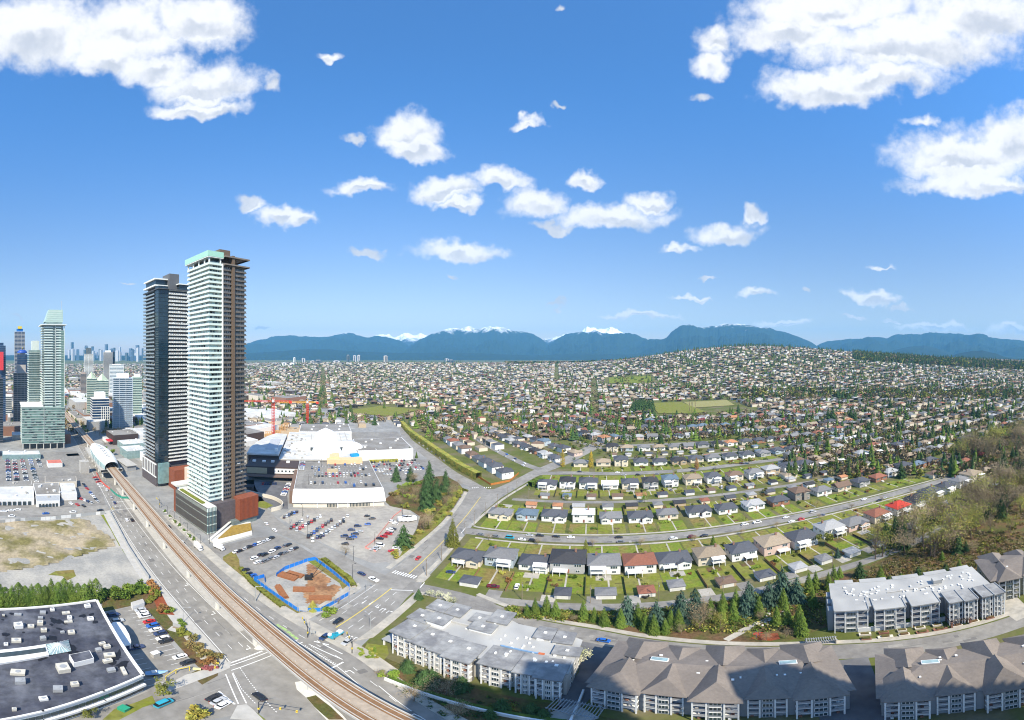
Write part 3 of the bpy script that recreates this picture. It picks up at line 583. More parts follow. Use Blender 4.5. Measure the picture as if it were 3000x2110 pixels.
def build_station():
    t = thing('transit_station', 'white egg-shaped transit station shell straddling the guideway, with dark slots', 'station', (-352, 96, 0))
    i0 = min(range(len(GC)), key=lambda i: abs(GC[i][0] + 316)); a, b = Vector((-312, 93.3)), Vector((-398, 98.4)); ax = (b - a); Ls = ax.length; ax /= Ls; nr = Vector((-ax.y, ax.x))
    ns, nt = 40, 20; M_SH = mat('station_shell', (.80, .81, .80), .45, .05, .3, .4); M_GL = glass('station_glass', (.30, .42, .42))
    def pt(i, j, grow=0.0):
        s = i / ns; w = (9.5 * (max(0.0, sin(pi * min(1, .16 + .80 * s))) ** .62)) + grow; h = 9.0 * (sin(pi * min(.97, .20 + .74 * s)) ** .5) + grow
        th = pi * j / nt; c = a + ax * (Ls * s)
        x = -cos(th) * w * (1 + .12 * sin(th)); z = 10.0 + h * (sin(th) ** .75)
        p = c + nr * x; return (p.x, p.y, z)
    def part(name, cond, m, grow=0.0):
        mb = MB(); vs = [pt(i, j, grow) for i in range(ns + 1) for j in range(nt + 1)]
        fs = [(i * (nt + 1) + j, (i + 1) * (nt + 1) + j, (i + 1) * (nt + 1) + j + 1, i * (nt + 1) + j + 1) for i in range(ns) for j in range(nt) if cond(i, j)]
        mb.add(vs, fs); return mb.build(name, m, t, smooth=True)
    roof = part('roof_shell', lambda i, j: 3 <= j <= 16, M_SH)
    part('side_glazing', lambda i, j: j < 3 or j > 16, M_GL)
    for k in range(9):
        i = 6 + k * 3; mb = MB(); p, q = Vector(pt(i, 9, .08)), Vector(pt(i + 1, 11, .08)); r_ = Vector(pt(i + 1.2, 9, .08)); s2 = Vector(pt(i + 2.2, 11, .08)); mb.add([p, q, s2, r_], [(0, 1, 2, 3)]); mb.build('roof_slot', mat('slot_dark', (.03, .03, .035)), roof)
    for i in range(2, ns, 4):
        mb = MB()
        for j in range(0, 20): mb.bar(pt(i, j, .1), pt(i, j + 1, .1), .18)
        mb.build('rib', M_SH, t)
    pl = MB(); c = [a + ax * (Ls * s / 12) for s in range(13)]
    pl.strip([(*(p + nr * 9.6), 9.6) for p in c], [(*(p - nr * 9.6), 9.6) for p in c]); pl.strip([(*(p - nr * 9.6), 9.6) for p in c], [(*(p - nr * 9.6), 7.4) for p in c]); pl.strip([(*(p + nr * 9.6), 7.4) for p in c], [(*(p + nr * 9.6), 9.6) for p in c]); pl.strip([(*(p + nr * 9.6), 7.4) for p in c][::-1], [(*(p - nr * 9.6), 7.4) for p in c][::-1])
    pl.build('platform', M_GREYC, t)
    for s in (.1, .3, .5, .7, .9):
        p = a + ax * (Ls * s)
        for k in (-6, 6): MB().tube((*(p + nr * k), 0), (*(p + nr * k), 7.4), .8).build('column', M_WCONC, t)
    MB().box((-345, 118, 0), (26, 9, 5), .06).build('entrance_hall', mat('station_grey', (.35, .36, .38)), t); MB().box((-345, 118, 5.003), (28, 11, .5), .06).build('entrance_roof', M_GREYC, t)
build_station()
# ------------------------------------------------------------------ towers
M_MINT = glass('mint_glass', (.60, .74, .68), .12, .12, .5, .5); M_MINTR = mat('mint_rail', (.68, .79, .73), .2, .05, .4, .5); M_MWHITE = mat('white_slab', (.80, .82, .79), .6, .05, .5); M_MSLAB = mat('mint_slab', (.66, .73, .68), .6, .06, .5)
M_WINDK = glass('dark_window', (.035, .055, .065), .06, .5, .5, .7); M_BROWN = mat('brown_metal', (.155, .11, .075), .5, .08, .4, .4); M_BRSLAB = mat('brown_slab', (.21, .18, .155), .7, .08, .5)
M_BRGL = glass('smoky_glass', (.14, .13, .12), .1, .5, .45, .6); M_TEAL = mat('mint_crown', (.38, .66, .54), .35, .06, .3, .5)
M_DKGL = glass('black_glass', (.016, .032, .046), .05, .5, .2, .8); M_DKSL = mat('charcoal_slab', (.12, .125, .135), .6, .1, .5); M_DKWALL = mat('purple_grey_wall', (.11, .095, .10), .7, .25, .6); M_DKRAIL = glass('grey_rail_glass', (.25, .31, .35), .1, .25, .4, .6)
M_BRICKR = mat('terracotta_panel', (.235, .075, .04), .8, .18, .6); M_GRASSR = mat('green_roof', (.15, .17, .025), .95, .3, .8); M_TAUPE = mat('taupe_panel', (.12, .115, .11), .6, .1, .3)
def win_grid(mb, face, fixed, a0, a1, z0, z1, nx, nz, ww, wh, sill, out, skip=.0, rnd=None):
    """window boxes on an axis-aligned wall; face 'x' or 'y'"""
    r = rnd or random
    for k in range(nz):
        for i in range(nx):
            if skip and r.random() < skip: continue
            c = lerp(a0, a1, (i + .5) / nx); z = lerp(z0, z1, k / nz) + sill
            if face == 'y': mb.box((c, fixed, z), (ww, out * 2, wh))
            else: mb.box((fixed, c, z), (out * 2, ww, wh))
def build_t1():
    t = thing('residential_tower', 'tall mint green glass tower with white balcony bands and a brown fin side', 'tower', (-194, 119, 0))
    x0, x1, y0, y1 = -221.0, -193.0, 118.0, 145.0; zb, zt, n = 20.0, 168.0, 51; fh = (zt - zb) / n; ym = 127.6
    core = MB().box(((x0 + x1) / 2 - .2, (y0 + ym) / 2 + .6, 0), (x1 - x0 - 2.6, ym - y0 - 1.4, zt + 2)).build('glass_wall', M_MINT, t)
    MB().box(((x0 + x1) / 2 + .1, (ym + y1) / 2, 0), (x1 - x0 - 1.6, y1 - ym, zt + 2)).build('smoky_wall', M_BRGL, t)
    mb = MB(); win_grid(mb, 'x', x1 - 1.5, y0 + 1.4, ym - .8, zb, zt, 4, n, 1.5, 1.7, .85, .06, .4); w = mb.build('window', M_WINDK, core); w['kind'] = 'stuff'
    mb = MB(); win_grid(mb, 'y', y0 + 1.3, x0 + 1.4, x1 - 1.6, zb, zt, 8, n, 1.2, 1.9, .5, .06, .62); w = mb.build('window', M_WINDK, core); w['kind'] = 'stuff'
    mb = MB(); win_grid(mb, 'y', y0 + 1.3, x0 + 2.2, x1 - .8, zb, zt, 8, n, .25, fh, 0, .35); w = mb.build('mullion', M_MWHITE, core); w['kind'] = 'stuff'
    bal, balb = None, None
    for k in range(n + 1):
        z = zb + k * fh
        mb = MB(); mb.box(((x0 + x1) / 2, (y0 + ym) / 2, z - .32), (x1 - x0, ym - y0 - .01, .32), 0, 0)
        mb.box(((x0 + x1) / 2, y0 + .05, z), (x1 - x0, .08, 1.0), 0, 1); mb.box((x1 - .05, (y0 + ym) / 2 + .05, z), (.08, ym - y0 - .1, 1.0), 0, 1); mb.box((x0 + .05, (y0 + ym) / 2 + .05, z), (.08, ym - y0 - .1, 1.0), 0, 1)
        mb.build('balcony', [M_MSLAB, M_MINTR], t)
        mb = MB(); mb.box((x1 - 3.2, (ym + y1) / 2 + .45, z - .3), (7.6, y1 - ym + .9, .3), 0, 0); mb.box((x1 + .58, (ym + 134) / 2, z), (.06, 134 - ym - .4, .95), 0, 1); mb.box((x1 + .58, (136 + y1) / 2 + .4, z), (.06, y1 - 136 - .2, .95), 0, 1)
        mb.build('balcony', [M_BRSLAB, M_BRGL], t)
    mb = MB()
    for k in range(n):
        for y in (128.6, 130.2, 131.8, 133.2, 137.4, 139.2, 141.6, 143.8):
            if random.random() < .7: mb.box((x1 - .68, y, zb + k * fh + .05), (.1, .5, fh - .4))
    w = mb.build('window_frame', mat('pale_frame', (.52, .50, .46)), t); w['kind'] = 'stuff'
    mb = MB(); r = random.Random(2)
    for i in range(230): mb.box((r.uniform(x0 + 1, x1 - 1), y0 + r.uniform(.4, .9), zb + r.randrange(n) * fh), (r.uniform(.4, 1.1), .5, r.uniform(.5, 1.5)), 0, r.randrange(4))
    for i in range(150): mb.box((x1 - r.uniform(.3, .9), r.uniform(y0 + 1, y1 - 1), zb + r.randrange(n) * fh), (.5, r.uniform(.4, 1.1), r.uniform(.5, 1.7)), 0, r.randrange(4))
    mb.build('balcony_furniture', [M_BRSLAB, M_DKWALL, M_MWHITE, M_WINDK], t)['kind'] = 'stuff'
    mb = MB()
    for i in range(170): mb.box((r.uniform(x0 + 2, x1 - 2), y0 + 1.2, zb + r.randrange(n) * fh + .1), (r.uniform(.8, 2), .2, 2.2), 0, r.randrange(2))
    for i in range(80): mb.box((x1 - 1.42, r.uniform(y0 + 1.6, ym - 1.2), zb + r.randrange(n) * fh + .5), (.2, r.uniform(.8, 1.6), 1.9), 0, r.randrange(2))
    mb.build('blind', [mat('pale_blind', (.62, .62, .57), .8), mat('grey_blind', (.22, .25, .25), .8)], core)['kind'] = 'stuff'
    MB().box((x1 - .2, ym, 0), (1.9, .35, zt + 1)).build('corner_strip', M_MWHITE, t)
    MB().box((x1 + .2, 135.1, 0), (2.6, 1.9, zt + 7)).build('fin', M_BROWN, t)
    # crown: columns, mint canopy, brown penthouse
    for x, y in ((x0 + 1, y0 + .5), (x0 + 8, y0 + .5), (x0 + 15, y0 + .5), (x0 + 22, y0 + .5), (x1 - .6, y0 + .5), (x1 - .6, y0 + 8.5)): MB().box((x, y, zt), (.7, .7, 4.2)).build('column', M_MWHITE, t)
    MB().box(((x0 + x1) / 2 - .5, (y0 + ym) / 2 + 1.6, zt + .001), (x1 - x0 - 5, ym - y0 - 4.6, 4.2)).build('penthouse_glass', M_WINDK, t)
    MB().prism([(x0 - 1, y0 - 1), (x1 + .4, y0 - 1), (x1 + .4, ym + .6), (x0 - 1, ym + .6)], zt + 4.2, zt + 4.7).build('canopy', M_MWHITE, t)
    MB().prism([(x0 - 1.1, y0 - 1.1), (x1 + .5, y0 - 1.1), (x1 + .5, ym + .7), (x0 - 1.1, ym + .7)], zt + 4.72, zt + 8.4).build('crown_band', M_TEAL, t)
    MB().box((-205, 132.5, zt + 2), (15, 8, 10)).build('penthouse', M_BROWN, t)
    MB().prism([(x1 - 12, ym + .8), (x1 + 2, ym + .8), (x1 + 2, y1 + 2.4), (x1 - 12, y1 + 2.4)], zt + 5.4, zt + 6.3).build('roof_slab', M_BRSLAB, t)
    MB().prism([(x1 - 12, ym + .8), (x1 + 2, ym + .8), (x1 + 2, y1 + 2.4), (x1 - 12, y1 + 2.4)], zt + .3, zt + 1.2).build('roof_slab', M_BRSLAB, t)
    # podium
    px0, px1, py0, py1, ph = -226.0, -185.5, 112.4, 118.6, 18.0
    p = MB().box(((px0 + px1) / 2, (py0 + 149) / 2, 0), (px1 - px0 - 8, 149 - py0, ph)).build('podium', M_DKWALL, t)
    MB().box(((px1 - 8 + px1) / 2 - .1, (py0 + py1) / 2, 0), (8, py1 - py0 - .4, ph)).build('podium_glass', glass('podium_glass', (.20, .33, .33), .06, .3, .3, .7), t)
    for z in (0.2, 6.0, 12.0, 15.6):
        MB().box(((px0 + px1) / 2, py0 - .1, z), (px1 - px0, .3, .7 if z < 15 else 2.3)).build('spandrel', M_MINTR, p); MB().box((px1 + .02, (py0 + py1) / 2, z), (.3, py1 - py0, .7 if z < 15 else 2.3)).build('spandrel', M_MINTR, p)
    for i in range(41):
        x = px0 + .3 + i * (px1 - px0 - .6) / 40; MB().box((x, py0 - .32, 0), (.16, .55, ph + .6)).build('fin', M_TAUPE, p)
    for i in range(7): MB().box((px1 + .25, py0 + .3 + i * .95, 0), (.4, .1, ph + .4)).build('fin', M_TAUPE, p)
    MB().prism([(px0 + 2, py0 + .9), (px1 - 8, py0 + .9), (px1 - 8, py0 + 3.2), (px0 + 2, py0 + 3.2)], ph, ph + 1.1).build('roof_hedge', M_GRASSR, t)
    MB().prism([(px0 + 1, py0 + .2), (px1 - .1, py0 + .2), (px1 - .1, py1), (px0 + 1, py1)], ph + .003, ph + .35).build('roof_terrace', M_WCONC, t)
    MB().box((px0 - 1.8, py0 + 6, 0), (3.8, 12, 21)).build('brick_end', M_BRICKR, t); MB().box((px0 - .6, py0 + 5.4, 21.003), (8.5, 14, 1.2)).build('roof_frame', M_WCONC, t); MB().box((px0 + 1.3, py0 + 4, ph + .002), (4, 7, 4)).build('stair_house', M_MWHITE, t)
    q = MB().box((-188.6, 142.2, 4.2), (7.2, 14.6, 15.4)).build('terracotta_box', M_BRICKR, t)
    for i in range(15): MB().box((-184.9, 135.4 + i * .97, 4.6), (.25, .22, 14.6)).build('louvre', mat('terracotta_louvre', (.25, .062, .025)), q)
    MB().box((-189, 140, 0), (5.8, 18, 4.2)).build('shopfront', glass('shop_glass', (.16, .20, .20)), t)
    # steps and planted wedge beside the entrance
    s = thing('planted_terrace', 'sloping golden planted terrace with pale walls beside the mint tower entrance', 'terrace', (-172, 128, 0))
    W1 = gpl(F2, [(1650, 905), (1830, 770), (1975, 760), (1990, 860), (1720, 935)])
    MB().prism(W1, 0, 1.0).build('retaining_wall', M_WCONC, s)
    W2 = gpl(F2, [(1720, 898), (1830, 800), (1975, 778), (1985, 830)]); MB().prism(W2, 1.003, 1.7).build('planting', mat('golden_sedge', (.30, .20, .045), .95, .3, .8), s)
    MB().bar((W1[0].x, W1[0].y, 1.1), (W1[1].x, W1[1].y, 3.0), 1.6, .4).build('stair', M_WCONC, s)
build_t1()
def build_t2():
    t = thing('residential_tower', 'tall black glass tower with white railed balconies and a grey stepped crown', 'tower', (-281, 123.6, 0))
    x0, x1, y0, y1 = -313.0, -281.0, 123.5, 152.0; zb, zt, n = 22.0, 166.0, 46; fh = (zt - zb) / n; xc, yc = -288.5, 132.5
    MB().box(((x0 + xc) / 2 + .8, (y0 + y1) / 2 + .7, 0), (xc - x0 - 1.6, y1 - y0 - 1.4, zt)).build('wall', M_DKWALL, t)
    g = MB().box(((xc + x1) / 2 - .1, (y0 + yc) / 2 + .1, 0), (x1 - xc - .3, yc - y0 - .3, zt + 3)).build('corner_glass', M_DKGL, t)
    MB().box(((xc + x1) / 2 - .9, (yc + y1) / 2, 14), (x1 - xc - 1.8, y1 - yc, zt - 14)).build('wall', M_DKWALL, t)
    mb = MB(); win_grid(mb, 'y', y0 + 1.38, x0 + 1.5, xc - .3, zb, zt, 7, n, 2.4, 2.2, .3, .06, .1); mb.build('window', M_DKGL, t)['kind'] = 'stuff'
    mb = MB(); win_grid(mb, 'x', x1 - 1.75, yc + .6, y1 - .5, zb, zt, 7, n, 1.9, 2.0, .4, .06, .15); mb.build('window', M_DKGL, t)['kind'] = 'stuff'
    for k in range(n + 1):
        z = zb + k * fh; mb = MB(); mb.box(((x0 + xc) / 2 - .4, y0 + .6, z - .28), (xc - x0 + .6, 2.3, .28), 0, 0); mb.box(((x0 + xc) / 2 - .4, y0 - .5, z), (xc - x0 + .5, .07, 1.0), 0, 1); mb.box((x0 - .6, y0 + .8, z), (.07, 2.4, 1.0), 0, 1)
        mb.build('balcony', [mat('slate_slab', (.20, .22, .24), .6) if k > 24 else M_GREYC, M_DKRAIL], t)
        mb = MB(); mb.box((x1 - .6, (yc + y1) / 2 + .5, z - .3), (2.4, y1 - yc + .4, .3), 0, 0); mb.box((x1 + .56, (yc + y1) / 2 + .5, z + .75), (.1, y1 - yc + .4, .28), 0, 0); mb.box((x1 + .56, (yc + y1) / 2 + .5, z), (.1, y1 - yc + .4, .25), 0, 0)
        for i in range(13): mb.box((x1 + .56, yc + .5 + i * 1.62, z + .25), (.1, .75, .5), 0, 0)
        mb.build('balcony', M_MWHITE, t)
    mb = MB(); r = random.Random(3)
    for i in range(240): mb.box((r.uniform(x0 + .5, xc - .5), y0 + r.uniform(0, .8), zb + r.randrange(n) * fh), (r.uniform(.4, 1.2), .5, r.uniform(.5, 1.5)), 0, r.randrange(4))
    for i in range(120): mb.box((x1 + .1, r.uniform(yc + 1, y1 - 1), zb + r.randrange(n) * fh), (.5, r.uniform(.4, 1.1), r.uniform(.6, 1.6)), 0, r.randrange(4))
    mb.build('balcony_furniture', [M_BRSLAB, M_GREYC, M_MWHITE, M_WINDK], t)['kind'] = 'stuff'
    mb = MB()
    for k in range(n + 2): mb.box((x1 - .05, (y0 + yc) / 2, zb + k * fh - .15), (.12, yc - y0 - .4, .22)); mb.box(((xc + x1) / 2, y0 + .1, zb + k * fh - .15), (x1 - xc - .4, .12, .22))
    mb.build('spandrel', mat('slate_spandrel', (.05, .075, .09), .4), g)['kind'] = 'stuff'
    MB().box(((x0 + x1) / 2 + 1, (y0 + y1) / 2, zt + .3), (x1 - x0 + 2, y1 - y0 + 2, .5)).build('roof_slab', M_DKSL, t)
    MB().box((-300.5, 131, zt + .8), (17, 10, 3.4)).build('penthouse_wall', M_DKWALL, t); MB().box((-301, 130.5, zt + 4.2), (26, 14, 1.2)).build('white_band', M_MWHITE, t)
    MB().box((-300.5, 131, zt + 5.4), (22, 12, 4.6)).build('penthouse_wall', M_DKGL, t); MB().box((-300.8, 130.5, zt + 10), (25.4, 14, 1.1)).build('white_band', M_MWHITE, t)
    MB().box((-292, 140, zt + .8), (14, 9, 14.5)).build('lift_overrun', mat('slate_panel', (.12, .125, .135), .6, .06, .4), t)
    MB().box((-284, 147, zt + .8), (6, 8.5, 4.6)).build('roof_room', M_DKGL, t); MB().box((-284.5, 147, zt + 5.4), (10, 11, .8)).build('white_band', M_MWHITE, t); MB().box((-286.6, 143.5, zt + .8), (3, 3, 4.6)).build('roof_room', M_MWHITE, t)
    # base
    b = MB().box((-297.5, 128, 0), (31, 12, 20)).build('podium', M_DKWALL, t)
    for i in range(8): MB().box((-311 + i * 3.6, 121.85, 9), (.7, .4, 11)).build('pilaster', M_MWHITE, b)
    MB().box((-297, 121.9, 8), (31, .35, 1)).build('band', M_MWHITE, b); MB().box((-297, 121.9, 19.4), (31, .35, 1)).build('band', M_MWHITE, b)
    MB().box((-280.6, 128, 3), (3.2, 9, 18)).build('corner_box', glass('podium_glass', (.2, .33, .33)), t)
    MB().box((-274, 141, 0), (11, 18, 17)).build('terracotta_box', M_BRICKR, t); MB().box((-262, 148, 0), (13, 14, 19)).build('cream_box', mat('cream_panel', (.66, .56, .46), .8, .05), t)
build_t2()
def build_t3():
    t = thing('residential_tower', 'slim pale green glass tower with sloped crown above a broad glass office podium', 'tower', (-437, 48, 0))
    M_PG = glass('pale_green_glass', (.20, .27, .26), .08, .35, .25, .7); M_PG2 = glass('green_office_glass', (.15, .245, .22), .07, .3, .2, .7); M_PS = mat('pale_green_slab', (.60, .67, .63), .5, .06, .4)
    x1 = -436.0; MB().box((x1 - 20, 48, 7), (40, 50, 44)).build('podium_glass', M_PG2, t)
    for k in range(15): MB().box((x1 - 20, 48, 7 + k * 3.05), (40.4, 50.4, .45)).build('spandrel', M_PS, t)
    MB().box((x1 + .25, 48.5, 7), (.5, .5, 44)).build('mullion', M_PS, t)
    mb = MB()
    for k in range(14):
        for i in range(18):
            if random.random() < .3: mb.box((x1 + .02, 24.5 + i * 2.75, 7.6 + k * 3.05), (.1, 2.0 + random.random() * 3, 1.2))
    mb.build('window', M_WINDK, t)['kind'] = 'stuff'
    MB().box((x1 - 22, 48, 0), (36, 46, 7)).build('lobby', M_WINDK, t)
    for i in range(7): MB().box((x1 - .6, 24 + i * 8, 0), (.9, .9, 7)).build('column', M_WCONC, t)
    MB().box((x1 - 20, 35, 51), (40.6, 26, 1.3)).build('roof_parapet', M_MWHITE, t)
    ty0, ty1, zt = 45.0, 73.0, 147.0; n = 32; fh = (zt - 51) / n
    MB().box((x1 - 17, 60.5, 51), (28, 22, zt - 51)).build('glass_wall', M_PG, t); MB().box((x1 - 14, 69.5, 51), (24, 6.4, zt - 57)).build('glass_wall', M_PG2, t)
    for k in range(n + 1):
        z = 51 + k * fh; mb = MB(); mb.box((x1 - 17, 59.2, z - .3), (30.6, 25.4, .3), 0, 0); mb.box((x1 - 1.75, 54, z), (.08, 10, 1), 0, 1); mb.box((x1 - 10, 46.6, z), (12, .08, 1), 0, 1); mb.box((x1 - 1.75, 66, z), (.08, 6, 1), 0, 1); mb.build('balcony', [M_PS, M_MINTR], t)
    for y in (62, 72.7): MB().box((x1 - 1.8, y, 51), (.7, .7, zt - 50)).build('pilaster', M_PS, t)
    MB().box((x1 - 16, 60, zt), (33, 30, .9)).build('roof_slab', M_MWHITE, t); MB().box((x1 - 17, 61, zt + .9), (22, 20, 3.2)).build('roof_room', M_PG, t)
    cr = MB(); zc = zt + 4.1
    cr.add([(x1 - 26, 50, zc), (x1 - 7, 50, zc), (x1 - 7, 72, zc), (x1 - 26, 72, zc), (x1 - 22, 55, zc + 15), (x1 - 8.5, 55, zc + 15), (x1 - 8.5, 72, zc + 15), (x1 - 22, 72, zc + 15)], [(0, 1, 5, 4), (1, 2, 6, 5), (2, 3, 7, 6), (3, 0, 4, 7), (4, 5, 6, 7)])
    c = cr.build('crown', mat('pale_green_panel', (.42, .56, .50), .3, .08, .3, .5), t)
    for k in range(5): MB().box((x1 - 7.2 - k * .25, 61.5 + k * .4, zc + 2 + k * 2.6), (.5, 20 - k, .5)).build('louvre', M_PS, c)
    MB().tube((x1 - 10, 71, zc + 15), (x1 - 10, 71, zc + 26), .15).build('mast', M_STEEL, t)
    w = thing('residential_tower', 'narrow grey green tower set just behind the tallest pale green glass tower', 'tower', (-480, 36, 0))
    MB().box((-486, 41, 0), (20, 15, 118)).build('wall', M_PG, w); MB().box((-484, 42, 118), (14, 9, 12)).build('roof_room', M_PS, w)
    for k in range(40): MB().box((-485, 41, k * 2.95), (21, 17, .4)).build('floor_slab', M_PS, w)
build_t3()
def slab_tower(label, p0, p1, ptop, r, depth, wall, slabm, fh=3.1, over=.8, cap=None, capm=None, F=K3, z0=0.0, turn=0.0, name='residential_tower', cat='tower', band=.9, vert=None, group=None, thin=False):
    """tower seen between two columns of the photograph at ground distance r: glass body, a slab on every floor, a rooftop room"""
    (pa, _), (pb, pt) = F(p0, 0), F(p1, ptop); w = (pb - pa) / FPX * r / (1.0 + abs(sin(turn)) * .35); c = at((pa + pb) / 2, pt, r + depth / 2); zt = at(pa, pt, r).z; b = atan2(c.x, c.y)
    t = thing(name, label, cat, (c.x, c.y, 0), 0, group); rz = -b + turn
    MB().box((c.x, c.y, z0), (w - over, depth - over, zt - z0), rz).build('glass_wall', wall, t)
    if not thin:
        n = max(1, int((zt - z0) / fh))
        for k in range(n + 1): MB().box((c.x, c.y, z0 + k * (zt - z0) / n - .2), (w, depth, band), rz).build('floor_slab', slabm, t)
    if vert:
        for i in range(vert): x = (i / (vert - 1) - .5) * (w - over * .4); MB().box((c.x + cos(rz) * x + sin(rz) * depth * .47, c.y + sin(rz) * x - cos(rz) * depth * .47, z0), (.6, .6, zt - z0), rz).build('pilaster', slabm, t)
    ch = cap or 4.0; MB().box((c.x, c.y, zt + .6), (w * .6, depth * .6, ch), rz).build('roof_room', capm or slabm, t)
    t['_'] = 0; del t['_']; return t, c, zt, w, rz
def build_city():
    gb = glass('navy_glass', (.02, .05, .11), .05, .4, .2, .8); gg = glass('grey_glass', (.10, .12, .13), .08, .4, .25, .6); gt = glass('teal_glass', (.12, .20, .20), .08, .35, .25, .6); lb = glass('light_blue_glass', (.20, .27, .32), .07, .3, .2, .7)
    beige = mat('beige_concrete', (.46, .42, .38), .85, .08, .4); grey = mat('tower_concrete', (.48, .48, .47), .85, .08, .4); wht = M_MWHITE; blu = mat('blue_tarp', (.02, .16, .5), .6); yel = M_YELLOW
    t, c, zt, w, rz = slab_tower('dark blue tower under construction with yellow and blue tarps on its roof', 158, 275, 272, 900, 26, gb, grey, 3.2, 1.2, 7, blu, vert=4); MB().box((c.x + 6, c.y, zt + 7.6), (10, 8, 6), rz).build('tarp', yel, t)
    t, c, zt, w, rz = slab_tower('navy glass tower capped by a blue dome behind the stepped beige tower', 188, 302, 520, 720, 24, gb, mat('dark_slab', (.10, .11, .14)), 3.2, .5, 2, grey, band=.5)
    d = MB()
    for j in range(6):
        a0, a1 = pi / 2 * j / 6, pi / 2 * (j + 1) / 6; d.tube((c.x, c.y, zt + 2.6 + 7 * sin(a0)), (c.x, c.y, zt + 2.6 + 7 * sin(a1)), 10 * cos(a0), max(.1, 10 * cos(a1)), 20, 0, False)
    d.build('dome', mat('blue_dome', (.03, .08, .35), .4), t, smooth=True); MB().bar((c.x, c.y, zt + 8), (c.x + 9, c.y, zt + 13), 1).build('crane_jib', yel, t)
    t, c, zt, w, rz = slab_tower('stepped beige and black glass tower left of the pale green tower', 145, 318, 728, 590, 26, gg, beige, 3.2, 1.6, 12, beige, vert=5)
    t, c, zt, w, rz = slab_tower('blue glass tower with a tall red banner on its face', -60, 64, 425, 560, 24, gb, mat('blue_slab', (.12, .2, .32)), 3.1, .4, 4, gb, band=.5); p = at(*K3(8, 492), 556); MB().box((p.x, p.y, p.z - 27), (8, 1, 27), rz).build('banner', mat('red_banner', (.7, .06, .07)), t)
    slab_tower('short dark tower below the blue tower with the red banner', -70, 36, 790, 470, 22, M_DKGL, mat('dark_slab', (.10, .11, .14)), 3.1, .8)
    slab_tower('small brown concrete tower between the beige tower and the narrow green tower', 318, 362, 795, 760, 18, gg, mat('brown_concrete', (.36, .29, .25), .85), 3.1, 1.0)
    slab_tower('white and grey tower standing alone on the slope toward downtown', 925, 1026, 520, 1080, 26, gg, wht, 3.1, 2.0, 18, gg, band=1.2, vert=3)
    slab_tower('weathered brown concrete tower in front of the white and grey tower', 885, 952, 735, 990, 20, gg, mat('brown_concrete', (.36, .29, .25), .85), 3.0, 1.2)
    slab_tower('pale grey round cornered tower near the downtown skyline', 1135, 1240, 500, 1200, 28, gg, grey, 3.0, 2.2, 6, wht, band=1.3)
    slab_tower('slim charcoal tower touching the pale grey tower', 1238, 1262, 495, 1240, 20, M_DKGL, mat('dark_slab', (.10, .11, .14)), 3, .4, band=.4)
    slab_tower('plain white slab tower with a glazed upper half', 1204, 1362, 640, 950, 24, lb, wht, 3.4, 1.0, 2, wht, band=1.3, vert=2)
    for lab, a, b, e, pk in (('left one of two green peaked glass towers', 952, 1060, 790, 720), ('right one of two green peaked glass towers', 1052, 1195, 812, 740)):
        t, c, zt, w, rz = slab_tower(lab, a, b, e, 640, 22, gt, mat('sage_slab', (.50, .56, .48), .7), 2.9, 1.6, .4, wht, band=1.0); h = at(0, K3(0, pk)[1], 640).z - zt
        MB().hip((c.x, c.y), w * .6, w * .6, zt + 1.2, h, .5, rz + .78).build('peaked_roof', mat('green_copper', (.50, .58, .42), .6), t)
    t, c, zt, w, rz = slab_tower('blue glass office block with white frame and white fins', 996, 1196, 1012, 575, 26, gb, wht, 3.8, .6, 9, wht, band=.8, name='office_block', cat='office', turn=.15)
    for i in range(5): x = (.05 + i * .11) * w; MB().box((c.x + cos(rz) * x + sin(rz) * 13.3, c.y + sin(rz) * x - cos(rz) * 13.3, 0), (.8, .8, zt - 12), rz).build('fin', wht, t)
    t, c, zt, w, rz = slab_tower('silver blue glass tower with curved balconies beside the office block', 1236, 1462, 785, 545, 26, lb, mat('silver_slab', (.50, .56, .62), .5), 2.9, 2.6, 6, wht, band=.7, vert=4)
    slab_tower('pale green balconied tower partly hidden by the black glass tower', 1450, 1562, 775, 640, 22, gt, mat('sage_slab2', (.52, .62, .54), .7), 2.9, 2.0, 5, wht, band=1.0)
    slab_tower('low white office block of stacked bands behind the stepped beige tower', 36, 130, 985, 640, 30, gg, wht, 3.6, .8, .5, name='office_block', cat='office')
    rnd = random.Random(3)
    # downtown skyline
    hazeb = glass('downtown_glass', (.12, .16, .22), .1, .3, .01); pale = mat('downtown_pale', (.5, .5, .52), .8)
    for i in range(46):
        px = rnd.uniform(60, 420) if i < 30 else rnd.uniform(240, 420); r = rnd.uniform(6200, 8600); top = 1040 - abs(rnd.gauss(0, 13)) - 4
        c = at(px, top, r); t = thing('downtown_tower', 'tiny tower in the far downtown skyline', 'tower', (c.x, c.y, 0), 0, 'towers of the far downtown skyline')
        w = rnd.uniform(26, 60); MB().box((c.x, c.y, 0), (w, w, c.z), rnd.random()).build('shaft', rnd.choice([hazeb, pale, pale, gg]), t); MB().box((c.x, c.y, c.z), (w * .5, w * .5, 8), 0).build('roof_room', pale, t)
    # apartment towers scattered over the plain
    for a, b, tp_, bt in ((340, 372, 440, 480), (405, 440, 442, 480), (568, 600, 425, 470), (600, 650, 420, 470), (742, 792, 425, 470), (1143, 1172, 385, 425), (1625, 1650, 408, 448), (1652, 1692, 418, 450), (2060, 2105, 462, 520), (495, 520, 405, 440), (430, 445, 398, 420), (850, 872, 380, 410), (900, 922, 382, 410), (935, 955, 380, 405)):
        (x0, y0), (x1, y1) = F5(a, tp_), F5(b, bt); r = min(4200, CH / math.tan((y1 - PYH) / FPX)) if y1 > PYH + 20 else 4300
